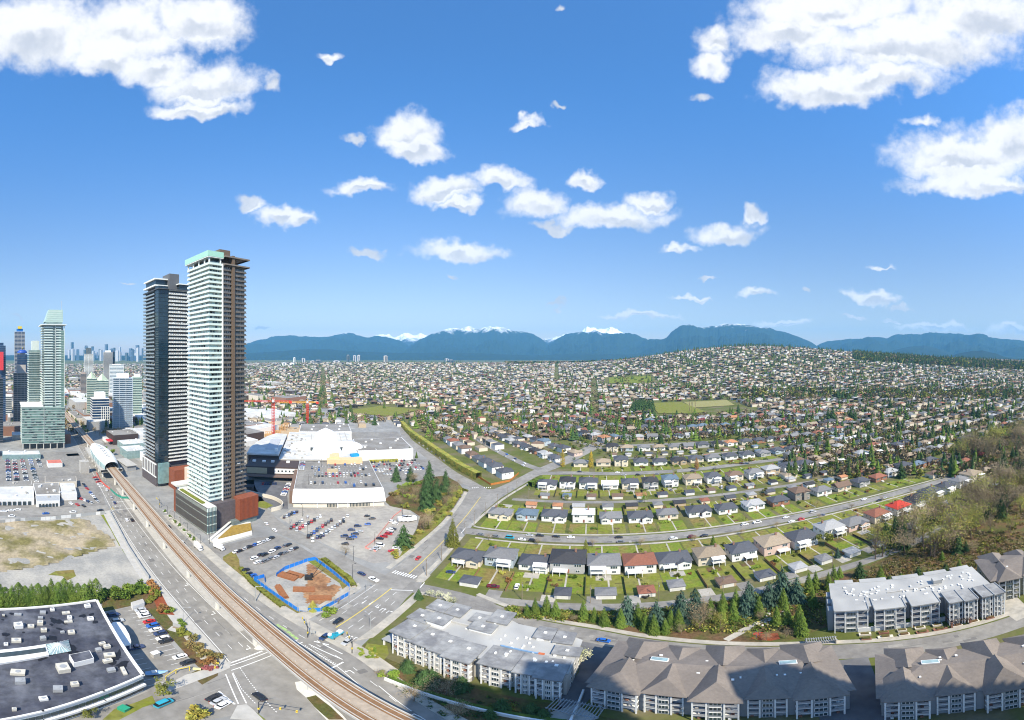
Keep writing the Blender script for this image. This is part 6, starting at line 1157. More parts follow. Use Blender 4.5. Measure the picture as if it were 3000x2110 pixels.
# garages along the lanes
GG = [(-52, 149.5, 'slate', 'white'), (-12.5, 147.2, 'slate', 'grey'), (4.6, 147.6, 'grey', 'white'), (21, 148, 'rust brown', 'white'), (34, 151, 'grey', 'white'), (55, 148, 'brown', 'tan'), (73, 147, 'slate', 'white'), (90, 147, 'pale grey', 'white'), (105, 147.5, 'grey', 'white'), (121, 145.5, 'pale grey', 'white'), (140, 145, 'slate', 'white'), (152, 147, 'slate', 'white'), (171, 147, 'grey', 'cream')]
for i, (u, v, r, w) in enumerate(GG): garage(u, v, 0, r, w, f'{w} garage with {r} roof, {ORD[i + 1]} from the avenue on the first lane', i)
_gr = random.Random(5)
for i in range(18):
    u = -44 + i * 17.6 + _gr.uniform(-2, 2); r, w = _gr.choice(RK), _gr.choice(WK); garage(u, 263, pi, r, w, f'{w} garage with {r} roof, {ORD[i + 1]} from the avenue, downhill side of second lane', 50 + i, i % 2 == 0)
for i in range(19):
    u = -36 + i * 17.8 + _gr.uniform(-2, 2); r, w = _gr.choice(RK), _gr.choice(WK); garage(u, 277, 0, r, w, f'{w} garage with {r} roof, {ORD[i + 1]} from the avenue, uphill side of second lane', 90 + i, i % 3 == 0)
for i in range(16):
    u = 30 + i * 18.4 + _gr.uniform(-2, 2); r, w = _gr.choice(RK), _gr.choice(WK); garage(u, 388, pi, r, w, f'{w} garage with {r} roof, {ORD[i + 1]} along the third lane', 120 + i)
for v, rz, nm, n0 in ((403, 0, 'uphill side of third lane', 20), (505, pi, 'downhill side of fourth lane', 70), (518, 0, 'uphill side of fourth lane', 75)):
    for i in range(17): u = n0 + i * 18.3 + _gr.uniform(-3, 3); r, w = _gr.choice(RK), _gr.choice(WK); garage(u, v, rz, r, w, f'{w} garage with {r} roof, {ORD[i + 1]} along {nm}', 200 + i, i % 2 == 0)
# lots: lawns, paths, driveways
def lots():
    rnd = random.Random(15); lw = [M_LAWN, M_LAWN2, M_LAWN, M_ROUGH, M_LAWN2]
    for R, spans in ((R1, ((152, 169, 1), (184, 201, 0))), (R2, ((217.6, 232, 0), (246, 260, 1))), (R3, ((284, 298, 1), (313, 337, 0))), (R4, ((349.5, 364, 0),))):
        for i, (u, key, _, _) in enumerate(R):
            for a, b, back in spans:
                x0, x1 = u - 8.2, u + 8.2; k = -8.0 * 0
                if u > 190 and a < 250: a, b = a - (u - 190) * .17, b - (u - 190) * .17
                ground_poly('lawn', [(x0, a), (x1, a), (x1, b), (x0, b)], rnd.choice(lw), .045 + .0005 * i)
                px = u + rnd.uniform(-2, 2); ground_poly('garden_path', [(px - .4, a), (px + .4, a), (px + .4, b), (px - .4, b)], M_CONC, .065)
                for q in range(2): bx, by, bw, bl = u + rnd.uniform(-6.5, 5), rnd.uniform(a, b - 3), rnd.uniform(1, 4), rnd.uniform(.8, 3); ground_poly('garden_bed', [(bx, by), (bx + bw, by + .3), (bx + bw * .9, by + bl), (bx + .2, by + bl * .8)], rnd.choice([M_MULCH, M_ROUGH, M_MULCH, M_LAWN]), .056)
                if back and rnd.random() < .5: ground_poly('patio', [(u - 4, b - 5), (u + 3, b - 5), (u + 3, b), (u - 4, b)], rnd.choice([M_CONC, M_MULCH, M_GRAVEL]), .06)
    for u in (-40, -18, 0, 15, 45, 62, 84, 97, 114, 131, 150): ground_poly('driveway', [(u - 3, 143.5), (u + 3, 143.5), (u + 3, 150), (u - 3, 150)], rnd.choice([M_ASPH2, M_CONC, M_GRAVEL]), .06)
    # fences between the gardens
    wood = mat('cedar_fence', (.30, .17, .08), .9, .2, 1.5); dark = mat('dark_fence', (.06, .05, .045), .9, .2, 1.5); fs = {}
    for R, a, b, ph in ((R1, 150, 169, 'first lane'), (R2, 247, 262, 'second lane, downhill side'), (R3, 280, 297, 'second lane, uphill side')):
        for i in range(len(R) - 1):
            if rnd.random() < .72:
                u = (R[i][0] + R[i + 1][0]) / 2; m = rnd.choice([wood, dark, dark]); key = (m.name, round(b - a))
                sh = 0 if u < 190 or a > 250 else -(u - 190) * .17
                t = thing('garden_fence', f"{'brown cedar' if m is wood else 'dark'} board fence between {ORD[i + 1]} and {ORD[i + 2]} gardens from the avenue, {ph}", 'fence', (u, a + sh, 0), 0)
                if key not in fs: 
                    n = int((b - a) / 2.4); fs[key] = (_mesh('fence_panel', MB().box((0, 1.2, .1), (.07, 2.3, 1.5)), m), _mesh('fence_post', MB().box((0, 0, 0), (.13, .13, 1.75)), m), n)
                pm, qm, n = fs[key]
                for k in range(n): child('fence_panel', pm, t, None, (0, k * 2.4, 0)); child('fence_post', qm, t, None, (0, k * 2.4, 0))
lots()
f = thing('garden_fence', 'bright orange cedar fence around the corner garden by the mall road', 'fence', (-90, 300, 0)); _c = gpl(F6, [(520, 255), (640, 330), (790, 300), (860, 240)]); _m = mat('orange_cedar', (.45, .17, .04), .85)
for a, b in zip(_c[:-1], _c[1:]):
    n = max(1, int((b - a).length / 2.5))
    for k in range(n): p, q = a.lerp(b, k / n), a.lerp(b, (k + .96) / n); MB().bar((p.x, p.y, 1), (q.x, q.y, 1), .1, 1.9).build('fence_panel', _m, f)

# ---- the far suburb: thousands of roofs nobody could count
def far_suburb():
    rnd = random.Random(99); mats = [RM['slate'], RM['grey'], RM['brown'], RM['rust brown'], RM['beige'], RM['pale grey'], WM['white'], WM['cream'], WM['tan'], WM['grey'], RM['charcoal'], RM['terracotta']]
    mb = MB(); near = [(x, y) for x, y, _ in PLACED]; cell = {}
    for x, y in near: cell.setdefault((int(x // 20), int(y // 20)), []).append((x, y))
    def hit(x, y):
        for i in (-1, 0, 1):
            for j in (-1, 0, 1):
                for (a, b) in cell.get((int(x // 20) + i, int(y // 20) + j), ()):
                    if hypot(a - x, b - y) < 13: return True
        return False
    def one(x, y, rz, big):
        z = hz(x, y) - .3; w, d, h = rnd.uniform(10, 15) * big, rnd.uniform(9, 12) * big, rnd.choice([3.6, 4.2, 5.8, 6.2]); ca, sa = cos(rz), sin(rz); a, b = w / 2, d / 2
        P = [(-a, -b, 0), (a, -b, 0), (a, b, 0), (-a, b, 0), (-a, -b, h), (a, -b, h), (a, b, h), (-a, b, h), (-max(.5, a - b), 0, h + 2.4), (max(.5, a - b), 0, h + 2.4)]
        o = len(mb.v); mb.v += [(x + ca * p - sa * q, y + sa * p + ca * q, z + r) for p, q, r in P]
        wm = rnd.choice([6, 7, 7, 7, 8]); rm = rnd.choice([0, 1, 4, 5, 3, 4, 4, 2, 10, 5, 2, 1])
        for f_, m_ in (((0, 1, 5, 4), wm), ((1, 2, 6, 5), wm), ((3, 0, 4, 7), wm), ((4, 5, 9, 8), rm), ((5, 6, 9), rm), ((6, 7, 8, 9), rm), ((7, 4, 8), rm)): mb.f.append(tuple(i + o for i in f_)); mb.m.append(m_)
    def ok(x, y, r, px):
        if px < (20 if r > 950 else 560) or px > 3060: return False
        if hit(x, y): return False
        lx, ly = (x - MO[0]) * cos(MALL_RZ) + (y - MO[1]) * sin(MALL_RZ), -(x - MO[0]) * sin(MALL_RZ) + (y - MO[1]) * cos(MALL_RZ)
        if lx < 175 and ly < 300: return False
        for fx0, fx1, fy0, fy1 in PARKS:
            if fx0 < x < fx1 and fy0 < y < fy1: return False
        if in_forest(px, r): return False
        if px < 2300 and r < 640 and x > -60: return False
        return True
    def grid(ang, test, r0, r1, sx, sy, keep, big=1.0):
        ca, sa = cos(ang), sin(ang); n = int(r1 / sx) + 2; mrows = int(r1 / sy) + 2
        for j in range(-mrows, mrows):
            for i in range(-n, n):
                p, q = i * sx + rnd.uniform(-1.2, 1.2), j * sy + (7 if j % 2 else 0) + rnd.uniform(-1.5, 1.5); x, y = ca * p - sa * q, sa * p + ca * q; r = hypot(x, y)
                if r < r0 or r >= r1 or i % 17 == 0: continue
                b = atan2(x, y); px = (b + YAW) * FPX + PX0
                if not -1.75 < b < 1.75 or not ok(x, y, r, px) or not test(x, y, px) or rnd.random() > keep: continue
                one(x, y, ang + (pi if rnd.random() < .5 else 0), big)
    west = lambda x, y, px: x < 60 - (y - 400) * .12 and px < 1560; east = lambda x, y, px: not west(x, y, px)
    grid(_t, west, 430, 640, 16.5, 29, .93); grid(.72, west, 640, 1500, 16.5, 29, .92); grid(0.0, east, 330, 1500, 16.5, 29, .93); grid(.72, west, 1500, 2700, 19, 34, .7, 1.15); grid(0.1, east, 1500, 2900, 18, 30, .85, 1.15); grid(.4, lambda x, y, px: True, 2700, 4600, 30, 60, .6, 1.7)
    o = mb.build('distant_houses', mats); o['kind'] = 'stuff'; o['label'] = 'mass of small far houses covering the plain and the hill'
    print('far houses', len(mb.f) // 7)
PARKS = [(40, 225, 1240, 1500), (110, 320, 670, 870), (-470, -330, 560, 700)]
def in_forest(px, r):
    """the wooded creek at the right and the woods behind it"""
    x, y = pol(px, r)
    if x < 322 and y > 152: return False
    if px > 2560 and 150 < r < 560: return r < 240 + (px - 2560) * .75
    if 2200 < px < 3060 and 1750 < r < 2050 and px > 2500: return True
    return False
far_suburb()
def field(pts, m):
    q = [(x, y, hz(x, y) + .8) for x, y in pts]; struct(MB().add(q, [tuple(range(len(q)))]).build('playing_field', m))
_P = [(52, 1300), (56, 1480), (216, 1440), (196, 1255)]; mb = MB(); nn = 8; vs = []
for j in range(nn + 1):
    for i in range(nn + 1):
        a = Vector(_P[0]).lerp(Vector(_P[1]), j / nn); b = Vector(_P[3]).lerp(Vector(_P[2]), j / nn); p = a.lerp(b, i / nn); vs.append((p.x, p.y, hz(p.x, p.y) + 1.0))
struct(mb.add(vs, [(j * (nn + 1) + i, j * (nn + 1) + i + 1, (j + 1) * (nn + 1) + i + 1, (j + 1) * (nn + 1) + i) for j in range(nn) for i in range(nn)]).build('playing_field', M_LAWN2))
field([(120, 700), (126, 850), (200, 850), (215, 690)], M_LAWN); field([(205, 760), (205, 850), (312, 850), (300, 765)], mat('dry_field', (.26, .24, .09), .95, .15, .2)); field([(-460, 570), (-440, 690), (-340, 680), (-350, 580)], M_LAWN)
# ------------------------------------------------------------------ vehicles
CARC = {'white': (.78, .78, .78), 'silver': (.45, .46, .47), 'grey': (.16, .165, .175), 'black': (.02, .02, .023), 'navy': (.025, .045, .12), 'blue': (.02, .11, .42), 'red': (.45, .02, .02), 'maroon': (.14, .015, .02), 'teal': (.02, .32, .45), 'gold': (.4, .3, .15)}
CM = {}
for k, v in CARC.items():
    m = mat('car_paint_' + k, v, .28, .03, 1, .5); m.node_tree.nodes['Principled BSDF'].inputs['Coat Weight'].default_value = .6; CM[k] = m
M_TYRE = mat('tyre', (.02, .02, .02), .85, .1, 2); M_RIM = mat('wheel_rim', (.45, .46, .47), .35, .05, 2, .5, .6); M_CGL = glass('car_glass', (.015, .02, .026), .05, .2, 1, .7); M_LAMP = mat('headlamp', (.75, .75, .72), .2, .02, 2, .6); M_TAIL = mat('tail_lamp', (.4, .02, .02), .3)
def ring(cx, l, w, z, r=.35, n=3):
    """rounded rectangle at height z, x along the car"""
    pts = []
    for sx, sy, a0 in ((1, -1, -pi / 2), (1, 1, 0), (-1, 1, pi / 2), (-1, -1, pi)):
        for k in range(n + 1): a = a0 + pi / 2 * k / n; pts.append((cx + sx * (l / 2 - r) + r * cos(a), sy * (w / 2 - r) + r * sin(a), z))
    return pts
def loft(mb, rings, cap=True, mi=0):
    n = len(rings[0]); o = len(mb.v)
    for R in rings: mb.v += R
    for j in range(len(rings) - 1):
        for i in range(n): mb.f.append((o + j * n + i, o + j * n + (i + 1) % n, o + (j + 1) * n + (i + 1) % n, o + (j + 1) * n + i)); mb.m.append(mi)
    if cap: mb.f.append(tuple(o + (len(rings) - 1) * n + i for i in range(n))); mb.m.append(mi)
    return mb
def car_meshes(L, Wd, belt, roof, c0, cl, name):
    """body with hood, cabin roof; c0 cabin centre, cl cabin length"""
    b = MB(); loft(b, [ring(0, L - .3, Wd - .2, .22, .3), ring(0, L, Wd, .42, .4), ring(0, L - .02, Wd, .62, .45), ring(0, L - .16, Wd - .08, belt - .08, .45), ring(0, L - .4, Wd - .2, belt, .45)])
    loft(b, [ring(c0 - .05, cl * .72, Wd - .52, roof - .1, .3), ring(c0 - .05, cl * .66, Wd - .62, roof, .25)])
    g = MB(); loft(g, [ring(c0, cl, Wd - .22, belt - .01, .3), ring(c0 - .05, cl * .73, Wd - .5, roof - .09, .3)], False)
    return b.mesh('body', [CM['white']]), g.mesh('windows', [M_CGL]), None, L, Wd
CAR = {'sedan': car_meshes(4.6, 1.85, .92, 1.45, -.2, 2.7, 'sedan'), 'hatchback': car_meshes(4.1, 1.78, .95, 1.5, -.45, 2.7, 'hatch'), 'suv': car_meshes(4.7, 1.95, 1.05, 1.75, -.5, 3.3, 'suv'), 'van': car_meshes(5.2, 2.0, 1.15, 2.15, -.3, 4.3, 'van')}
_w = MB().tube((0, -.11, .33), (0, .11, .33), .33, None, 12); WHEEL = _w.mesh('wheel', [M_TYRE]); RIM = MB().tube((0, -.125, .33), (0, .125, .33), .2, None, 10).mesh('rim', [M_RIM]); HL = MB().box((0, 0, 0), (.12, .4, .16)).mesh('headlight', [M_LAMP]); TL = MB().box((0, 0, 0), (.1, .4, .18)).mesh('tail_light', [M_TAIL])
_p = MB(); loft(_p, [ring(0, 5.3, 1.85, .3, .3), ring(0, 5.5, 2.0, .55, .35), ring(0, 5.45, 2.0, .9, .35), ring(0, 5.3, 1.9, 1.0, .35)]); _p.box((-1.7, 0, 1.0), (2.0, .1, .0001)); [_p.box((-1.75, s * .9, .98), (1.9, .12, .32)) for s in (-1, 1)]; _p.box((-2.62, 0, .98), (.12, 1.8, .3)); loft(_p, [ring(.25, 1.5, 1.45, 1.72, .25), ring(.25, 1.4, 1.35, 1.82, .25)])
PICK = _p.mesh('body', [CM['white']]); _g2 = MB(); loft(_g2, [ring(.35, 2.2, 1.8, .99, .3), ring(.25, 1.55, 1.5, 1.73, .25)], False); PICKG = _g2.mesh('windows', [M_CGL])
CARS = []; STUFFC = []
def car(x, y, rz, col, kind='sedan', label=None, group=None, z=0.0, detail=True):
    if len(CARS) >= 300: STUFFC.append((x, y, rz, col, kind, z)); return
    t = thing('car' if kind != 'van' else 'van', label, 'car' if kind != 'van' else 'van', (x, y, z + .06), rz, group); CARS.append(t)
    if kind == 'pickup': child('body', PICK, t, CM[col]); child('windows', PICKG, t); L, Wd = 5.4, 2.0
    else:
        b, g, p, L, Wd = CAR[kind]; child('body', b, t, CM[col]); child('windows', g, t)
    if detail:
        for sx in (-1, 1):
            for sy in (-1, 1): w = child('wheel', WHEEL, t, None, (sx * L * .31, sy * (Wd / 2 - .1), 0)); child('rim', RIM, w)
        for sy in (-1, 1): child('headlight', HL, t, None, (L / 2 - .1, sy * .62, .62)); child('tail_light', TL, t, None, (-L / 2 + .1, sy * .62, .66))
    return t
def pc(F, px, py, rz, col, kind, label, z=0.0, group=None): p = gp(*F(px, py), z + .5); return car(p.x, p.y, rz, col, kind, label, group, z)
_cr = random.Random(31); CK = ['white', 'white', 'silver', 'grey', 'black', 'black', 'navy', 'white', 'silver', 'red', 'blue']; KK = ['sedan', 'sedan', 'suv', 'hatchback', 'suv']
NS, EW = pi / 2, 0.0
# moving and kerbside cars
hd = atan2(-.09, 1) + pi
for F, px, py, c, k, lab in ((F2, 1000, 738, 'white', 'sedan', 'white sedan driving on the highway beside a black sedan'), (F2, 1042, 738, 'black', 'sedan', 'black sedan driving on the highway beside a white sedan'), (F2, 840, 502, 'white', 'suv', 'white car on the highway near the green site fence'), (F2, 905, 602, 'navy', 'sedan', 'dark blue car waiting at the far crossing under the guideway'), (F2, 878, 562, 'silver', 'sedan', 'silver car nearing the far crossing on the highway'), (F2, 1330, 790, 'black', 'sedan', 'black car behind the guideway below the black tower'), (F2, 1435, 915, 'silver', 'suv', 'silver car behind the guideway beside the glass podium'), (F2, 1475, 960, 'navy', 'sedan', 'dark car just ahead of the white box truck'), (G8, 745, 552, 'black', 'sedan', 'black sedan alone in the middle of the crossing')):
    pc(F, px, py, hd, c, k, lab)
for px, py, c, k, lab in ((360, 556, 'black', 'sedan', 'black car first in the queue at the crossing'), (398, 588, 'silver', 'sedan', 'silver blue car in the middle of the queue at the crossing'), (440, 618, 'white', 'sedan', 'white car last in the queue at the crossing')): pc(G8, px, py, NS + .25, c, k, lab)
pc(F3, 1375, 1182, NS + .3, 'teal', 'van', 'bright blue van driving past the corner lawn')
for px, py, c, k, lab in ((1950, 770, 'red', 'sedan', 'red car driving on the avenue beside the shrub bank'), (1320, 1268, 'black', 'suv', 'black car on the avenue below the building pit'), (1215, 1392, 'navy', 'suv', 'dark car waiting at the avenue stop line beside the blue lift truck'), (1390, 1432, 'silver', 'suv', 'silver car turning in from the avenue stop line')): pc(F4, px, py, -NS, c, k, lab)
pc(F4, 1505, 892, 2.95, 'navy', 'sedan', 'dark blue car on the side street above the building pit'); pc(F4, 1600, 938, 2.9, 'white', 'pickup', 'white pickup at the mouth of the side street')
pc(F4, 820, 548, 2.9, 'white', 'sedan', 'white car on the side street near the terrace'); pc(F4, 755, 498, 2.8, 'white', 'hatchback', 'white hatchback by the crossing beside the terracotta box'); pc(F7, 2205, 652, -.35, 'blue', 'sedan', 'blue sedan parked on the curved street by the dark court'); pc(F7, 1030, 400, -.25, 'blue', 'hatchback', 'blue hatchback tucked behind the grey apartment block')
S1 = [(F6, 560, 717, 'grey', 'sedan'), (F6, 680, 735, 'grey', 'suv'), (F6, 790, 742, 'teal', 'van'), (F6, 945, 724, 'silver', 'sedan'), (F6, 1027, 727, 'black', 'suv'), (F6, 885, 757, 'white', 'sedan'), (F6, 970, 765, 'black', 'suv'), (F6, 1155, 733, 'black', 'sedan'), (F6, 1270, 740, 'white', 'sedan'), (F6, 1650, 740, 'black', 'sedan'), (F6, 1665, 775, 'grey', 'sedan'), (F6, 2080, 750, 'white', 'suv'), (G3, 410, 882, 'maroon', 'suv'), (G3, 530, 872, 'black', 'sedan'), (G3, 910, 765, 'white', 'suv'), (G3, 1030, 746, 'white', 'pickup'), (G3, 1300, 698, 'white', 'sedan'), (G3, 1355, 738, 'white', 'sedan'), (G3, 1445, 718, 'red', 'suv'), (G3, 1555, 648, 'silver', 'suv'), (G3, 1640, 678, 'navy', 'sedan'), (G3, 2040, 528, 'white', 'sedan'), (G3, 2185, 538, 'black', 'sedan'), (G3, 2230, 518, 'silver', 'sedan'), (F6, 1420, 790, 'navy', 'sedan')]
for i, (F, px, py, c, k) in enumerate(S1): pc(F, px, py, EW - (.1 if F is G3 and px > 1500 else 0), c, k, f'{c} {k} parked on the street below the bungalows, {ORD[i + 1]} from the avenue')
S2 = [(F6, 1340, 222, 'black', 'sedan'), (F6, 1640, 228, 'white', 'sedan'), (F6, 1690, 247, 'silver', 'sedan'), (F6, 1800, 247, 'black', 'suv'), (F6, 1950, 242, 'grey', 'sedan'), (G3, 420, 264, 'black', 'suv'), (G3, 455, 238, 'teal', 'sedan'), (G3, 630, 237, 'black', 'sedan'), (G3, 880, 186, 'maroon', 'sedan'), (G3, 1805, 74, 'white', 'suv'), (G3, 1870, 72, 'white', 'sedan')]
for i, (F, px, py, c, k) in enumerate(S2): pc(F, px, py, EW, c, k, f'{c} {k} on the second residential street, {ORD[i + 1]} from the avenue')
for F, px, py, r, c, k, lab in ((F6, 845, 1128, NS, 'white', 'suv', 'white suv on the asphalt drive above the curved street'), (F6, 660, 1128, .1, 'maroon', 'pickup', 'maroon pickup on the bare verge by the curved street'), (F6, 325, 1014, .2, 'navy', 'sedan', 'dark car in the garden beside the first garage'), (F6, 1880, 1197, .8, 'black', 'pickup', 'black pickup beside the brown roofed garage'), (G2, 1150, 1128, .9, 'red', 'sedan', 'red car beside a lane garage under the bungalows'), (G2, 1118, 1155, .9, 'silver', 'sedan', 'silver car between the red car and the lane garage'), (G2, 1720, 555, .3, 'red', 'sedan', 'red car at the far end of the bungalow street'), (G3, 692, 415, 1.3, 'white', 'van', 'white van on the second lane'), (G3, 215, 440, 1.4, 'grey', 'sedan', 'grey car on a drive below the blue roofed house'), (G3, 100, 487, 1.4, 'navy', 'sedan', 'dark blue car in a second lane carport')): pc(F, px, py, r, c, k, lab)
for i in range(14):
    t_ = i / 13; x, y = lerp(-66, -150, t_) + (3.2 if i % 2 else -3.2), lerp(362, 466, t_); c = _cr.choice(CK); car(x, y, _t, c, 'sedan', f'{c} car parked along the slanting street, {ORD[i + 1]} from the avenue', None, 0, False)
# corner lot
for i, (px, py, c, k) in enumerate(((1180, 395, 'silver', 'sedan'), (1198, 418, 'white', 'sedan'), (1214, 445, 'white', 'suv'), (1253, 492, 'red', 'sedan'), (1283, 527, 'blue', 'suv'), (1308, 562, 'white', 'sedan'), (1348, 592, 'navy', 'suv'), (1368, 632, 'white', 'sedan'), (1390, 658, 'black', 'suv'), (1513, 788, 'white', 'sedan'), (1578, 838, 'black', 'suv'))): pc(F3, px, py, -NS, c, k, f'{c} {k} nosed to the planting bed of the corner lot, {ORD[i + 1]} from the hut')
pc(F3, 950, 437, NS, 'navy', 'suv', 'dark suv beside the white wall of the tarred roof building'); pc(F3, 988, 487, NS, 'silver', 'suv', 'silver suv beside the white entrance canopy'); pc(F3, 1140, 712, NS, 'navy', 'pickup', 'dark blue pickup under the entrance canopy edge')
# south lot beside the pit
LOT1 = [(517, 718, 'white'), (542, 714, 'black'), (590, 692, 'silver'), (620, 682, 'black'), (668, 662, 'blue'), (700, 652, 'white'), (735, 640, 'silver'), (765, 626, 'white'), (795, 612, 'black'), (905, 668, 'grey'), (930, 664, 'black'), (955, 702, 'silver'), (985, 692, 'black'), (842, 692, 'navy'), (868, 737, 'black'), (900, 727, 'grey'), (658, 770, 'white'), (708, 742, 'black'), (740, 742, 'black'), (800, 716, 'white'), (830, 762, 'silver'), (790, 770, 'grey'), (685, 800, 'white'), (715, 798, 'silver'), (742, 792, 'grey'), (590, 866, 'black'), (613, 894, 'black'), (648, 908, 'blue')]
for i, (px, py, c) in enumerate(LOT1): pc(F4, px, py, NS + .1, c, _cr.choice(KK), f'{c} car parked in the small lot beside the building pit', 0, f'{c} cars in the lot beside the building pit')
# mall front lot
def lot_row(F, x0, y0, x1, y1, n, rz, lot, z=0.0, detail=True, keep=.93):
    for i in range(n):
        if _cr.random() > keep: continue
        c = _cr.choice(CK); p = gp(*F(lerp(x0, x1, i / max(1, n - 1)), lerp(y0, y1, i / max(1, n - 1))), z + .5); car(p.x, p.y, rz + _cr.choice([0, pi]) + _cr.uniform(-.04, .04), c, _cr.choice(KK), f'{c} car parked in the {lot}', f'{c} cars in the {lot}', z, detail)
for a in ((895, 445, 995, 402, 6), (950, 528, 1080, 446, 7), (995, 545, 1180, 440, 9), (1085, 598, 1290, 452, 10), (1120, 628, 1190, 580, 3), (1180, 600, 1362, 478, 9), (1240, 560, 1395, 436, 6)): lot_row(F4, *a, MALL_RZ + NS, 'mall front lot')
for px, py in ((1550, 437), (1588, 457), (1553, 502), (1475, 516), (1425, 546), (1490, 560), (1452, 580), (1370, 597), (1440, 603), (1415, 617), (1375, 657)): lot_row(F4, px, py, px, py, 1, MALL_RZ, 'mall front lot', keep=1)
for px, py in ((1748, 482), (1770, 497), (1730, 545), (1752, 540), (1718, 577), (1732, 568), (1680, 598), (1650, 615), (1600, 702), (1625, 690), (1742, 715), (1780, 692)): lot_row(F4, px, py, px, py, 1, .25, 'fenced strip of the mall front lot', keep=1)
pc(F4, 1650, 668, .25, 'white', 'van', 'white van in the fenced strip of the mall front lot'); pc(F4, 1845, 445, .25, 'navy', 'suv', 'dark suv behind the three white trailers')
# rooftop and east lots of the mall
def mrow(x0, x1, y, z, lot, step=2.7, keep=.8, turn=NS):
    x = x0
    while x < x1:
        if _cr.random() < keep:
            X, Y = ML(x, y + _cr.uniform(-.3, .3)); c = _cr.choice(CK); car(X, Y, MALL_RZ + turn, c, _cr.choice(KK), f'{c} car parked {lot}', f'{c} cars {lot}', z, False)
        x += step
for y, k in ((8, .12), (16, .4), (33, .75), (38.5, .6), (50, .55), (56, .4), (66, .5), (73, .4)): mrow(12, 60, y, 11, 'on the mall roof deck', 2.9, k)
for y in range(20, 76, 3):
    if y > 48 or _cr.random() < .1: X, Y = ML(3.2, y); c = _cr.choice(CK); car(X, Y, MALL_RZ, c, 'sedan', f'{c} car parked on the mall roof deck', f'{c} cars on the mall roof deck', 11, False)
for y, k in ((108, .75), (98, .85), (92.5, .8), (82, .7), (76, .5), (66, .2)): mrow(68, 118, y, 0, 'in the lot east of the mall', 2.8, k)
lot_row(F5, 1390, 1045, 1620, 1210, 8, MALL_RZ + NS, 'row along the long hedge', detail=False)
lot_row(F5, 350, 1480, 395, 1390, 9, MALL_RZ, 'sunken court beside the mall', detail=False); lot_row(F5, 190, 1392, 290, 1392, 6, MALL_RZ + NS, 'sunken court beside the mall', detail=False)
# dealership
lot_row(F2, 615, 560, 720, 600, 5, .3, 'dealership row by the highway', detail=False); lot_row(F2, 660, 455, 770, 590, 9, .2, 'dealership row by the highway', detail=False); lot_row(F2, 560, 605, 660, 625, 3, .3, 'dealership row by the highway', detail=False); lot_row(F2, 30, 668, 140, 655, 3, NS, 'street in front of the workshop', detail=False); lot_row(F2, 360, 685, 790, 660, 3, NS, 'street in front of the workshop', detail=False); lot_row(F2, 90, 705, 90, 705, 1, NS, 'street in front of the workshop', detail=False, keep=1)
lot_row(F2, 750, 400, 800, 470, 5, 1.75, 'queue beside the red site fence', detail=False)
for v in (5.5, 12.5, 20.5, 29, 37):
    for i in range(28 if v < 36 else 12):
        if _cr.random() < .9: c = _cr.choice(CK); car(-392 + i * 2.75, v, NS, c, 'sedan', f'{c} car in the packed rows of the dealership yard', f'{c} cars in the dealership yard', 0, False)
for y, k in ((180, .8), (186, .8), (196, .8), (210, .7), (216, .6)): mrow(64, 126, y, 0, 'in the lot behind the mall', 2.8, k)
def car_stuff():
    if not STUFFC: return
    mats = list(CM.values()) + [M_CGL]; idx = {k: i for i, k in enumerate(CM)}; mb = MB()
    for x, y, rz, c, k, z in STUFFC:
        ca, sa = cos(rz), sin(rz); tr = lambda R: [(x + ca * a - sa * b, y + sa * a + ca * b, z + h) for a, b, h in R]
        loft(mb, [tr(ring(0, 4.5, 1.8, .2, .3, 1)), tr(ring(0, 4.5, 1.8, .9, .4, 1))], True, idx[c]); loft(mb, [tr(ring(-.2, 2.7, 1.6, .9, .3, 1)), tr(ring(-.2, 1.9, 1.35, 1.36, .3, 1))], False, len(CM)); mb.f.append(tuple(range(len(mb.v) - 8, len(mb.v)))); mb.m.append(idx[c])
    o = mb.build('parked_cars', mats); o['kind'] = 'stuff'; o['label'] = 'remaining small parked cars packed in the far lots'; print('cars', len(CARS), 'stuff', len(STUFFC))
car_stuff()
def truck(F, px, py, rz, label, cabc=CM['white'], boxm=None, L=7.0):
    p = gp(*F(px, py)); t = thing('box_truck', label, 'truck', (p.x, p.y, .06), rz); boxm = boxm or M_WHITE
    loc(MB().box((-.9, 0, .9), (L - 2, 2.3, 2.4)), 'cargo_box', boxm, t); b = MB(); loft(b, [ring(L / 2 - .85, 1.8, 2.1, .5, .25), ring(L / 2 - .85, 1.8, 2.1, 1.5, .25), ring(L / 2 - 1.0, 1.4, 1.9, 2.3, .25)]); loc(b, 'cab', cabc, t); loc(MB().box((L / 2 - .12, 0, 1.5), (.2, 1.7, .6)), 'windscreen', M_CGL, t); loc(MB().box((-.3, 0, .5), (L - .8, 1.2, .4)), 'chassis', M_TYRE, t)
    for x in (L / 2 - 1.1, -L / 2 + 1.4):
        for s in (-1, 1): w = child('wheel', WHEEL, t, None, (x, s * 1.0, 0)); w.scale = (1.35, 1.2, 1.35)
truck(F2, 1562, 965, hd + pi, 'white box truck stopped at the crossing behind the guideway'); truck(F2, 1728, 965, .15, 'white utility truck with open bed at the terrace crossing')
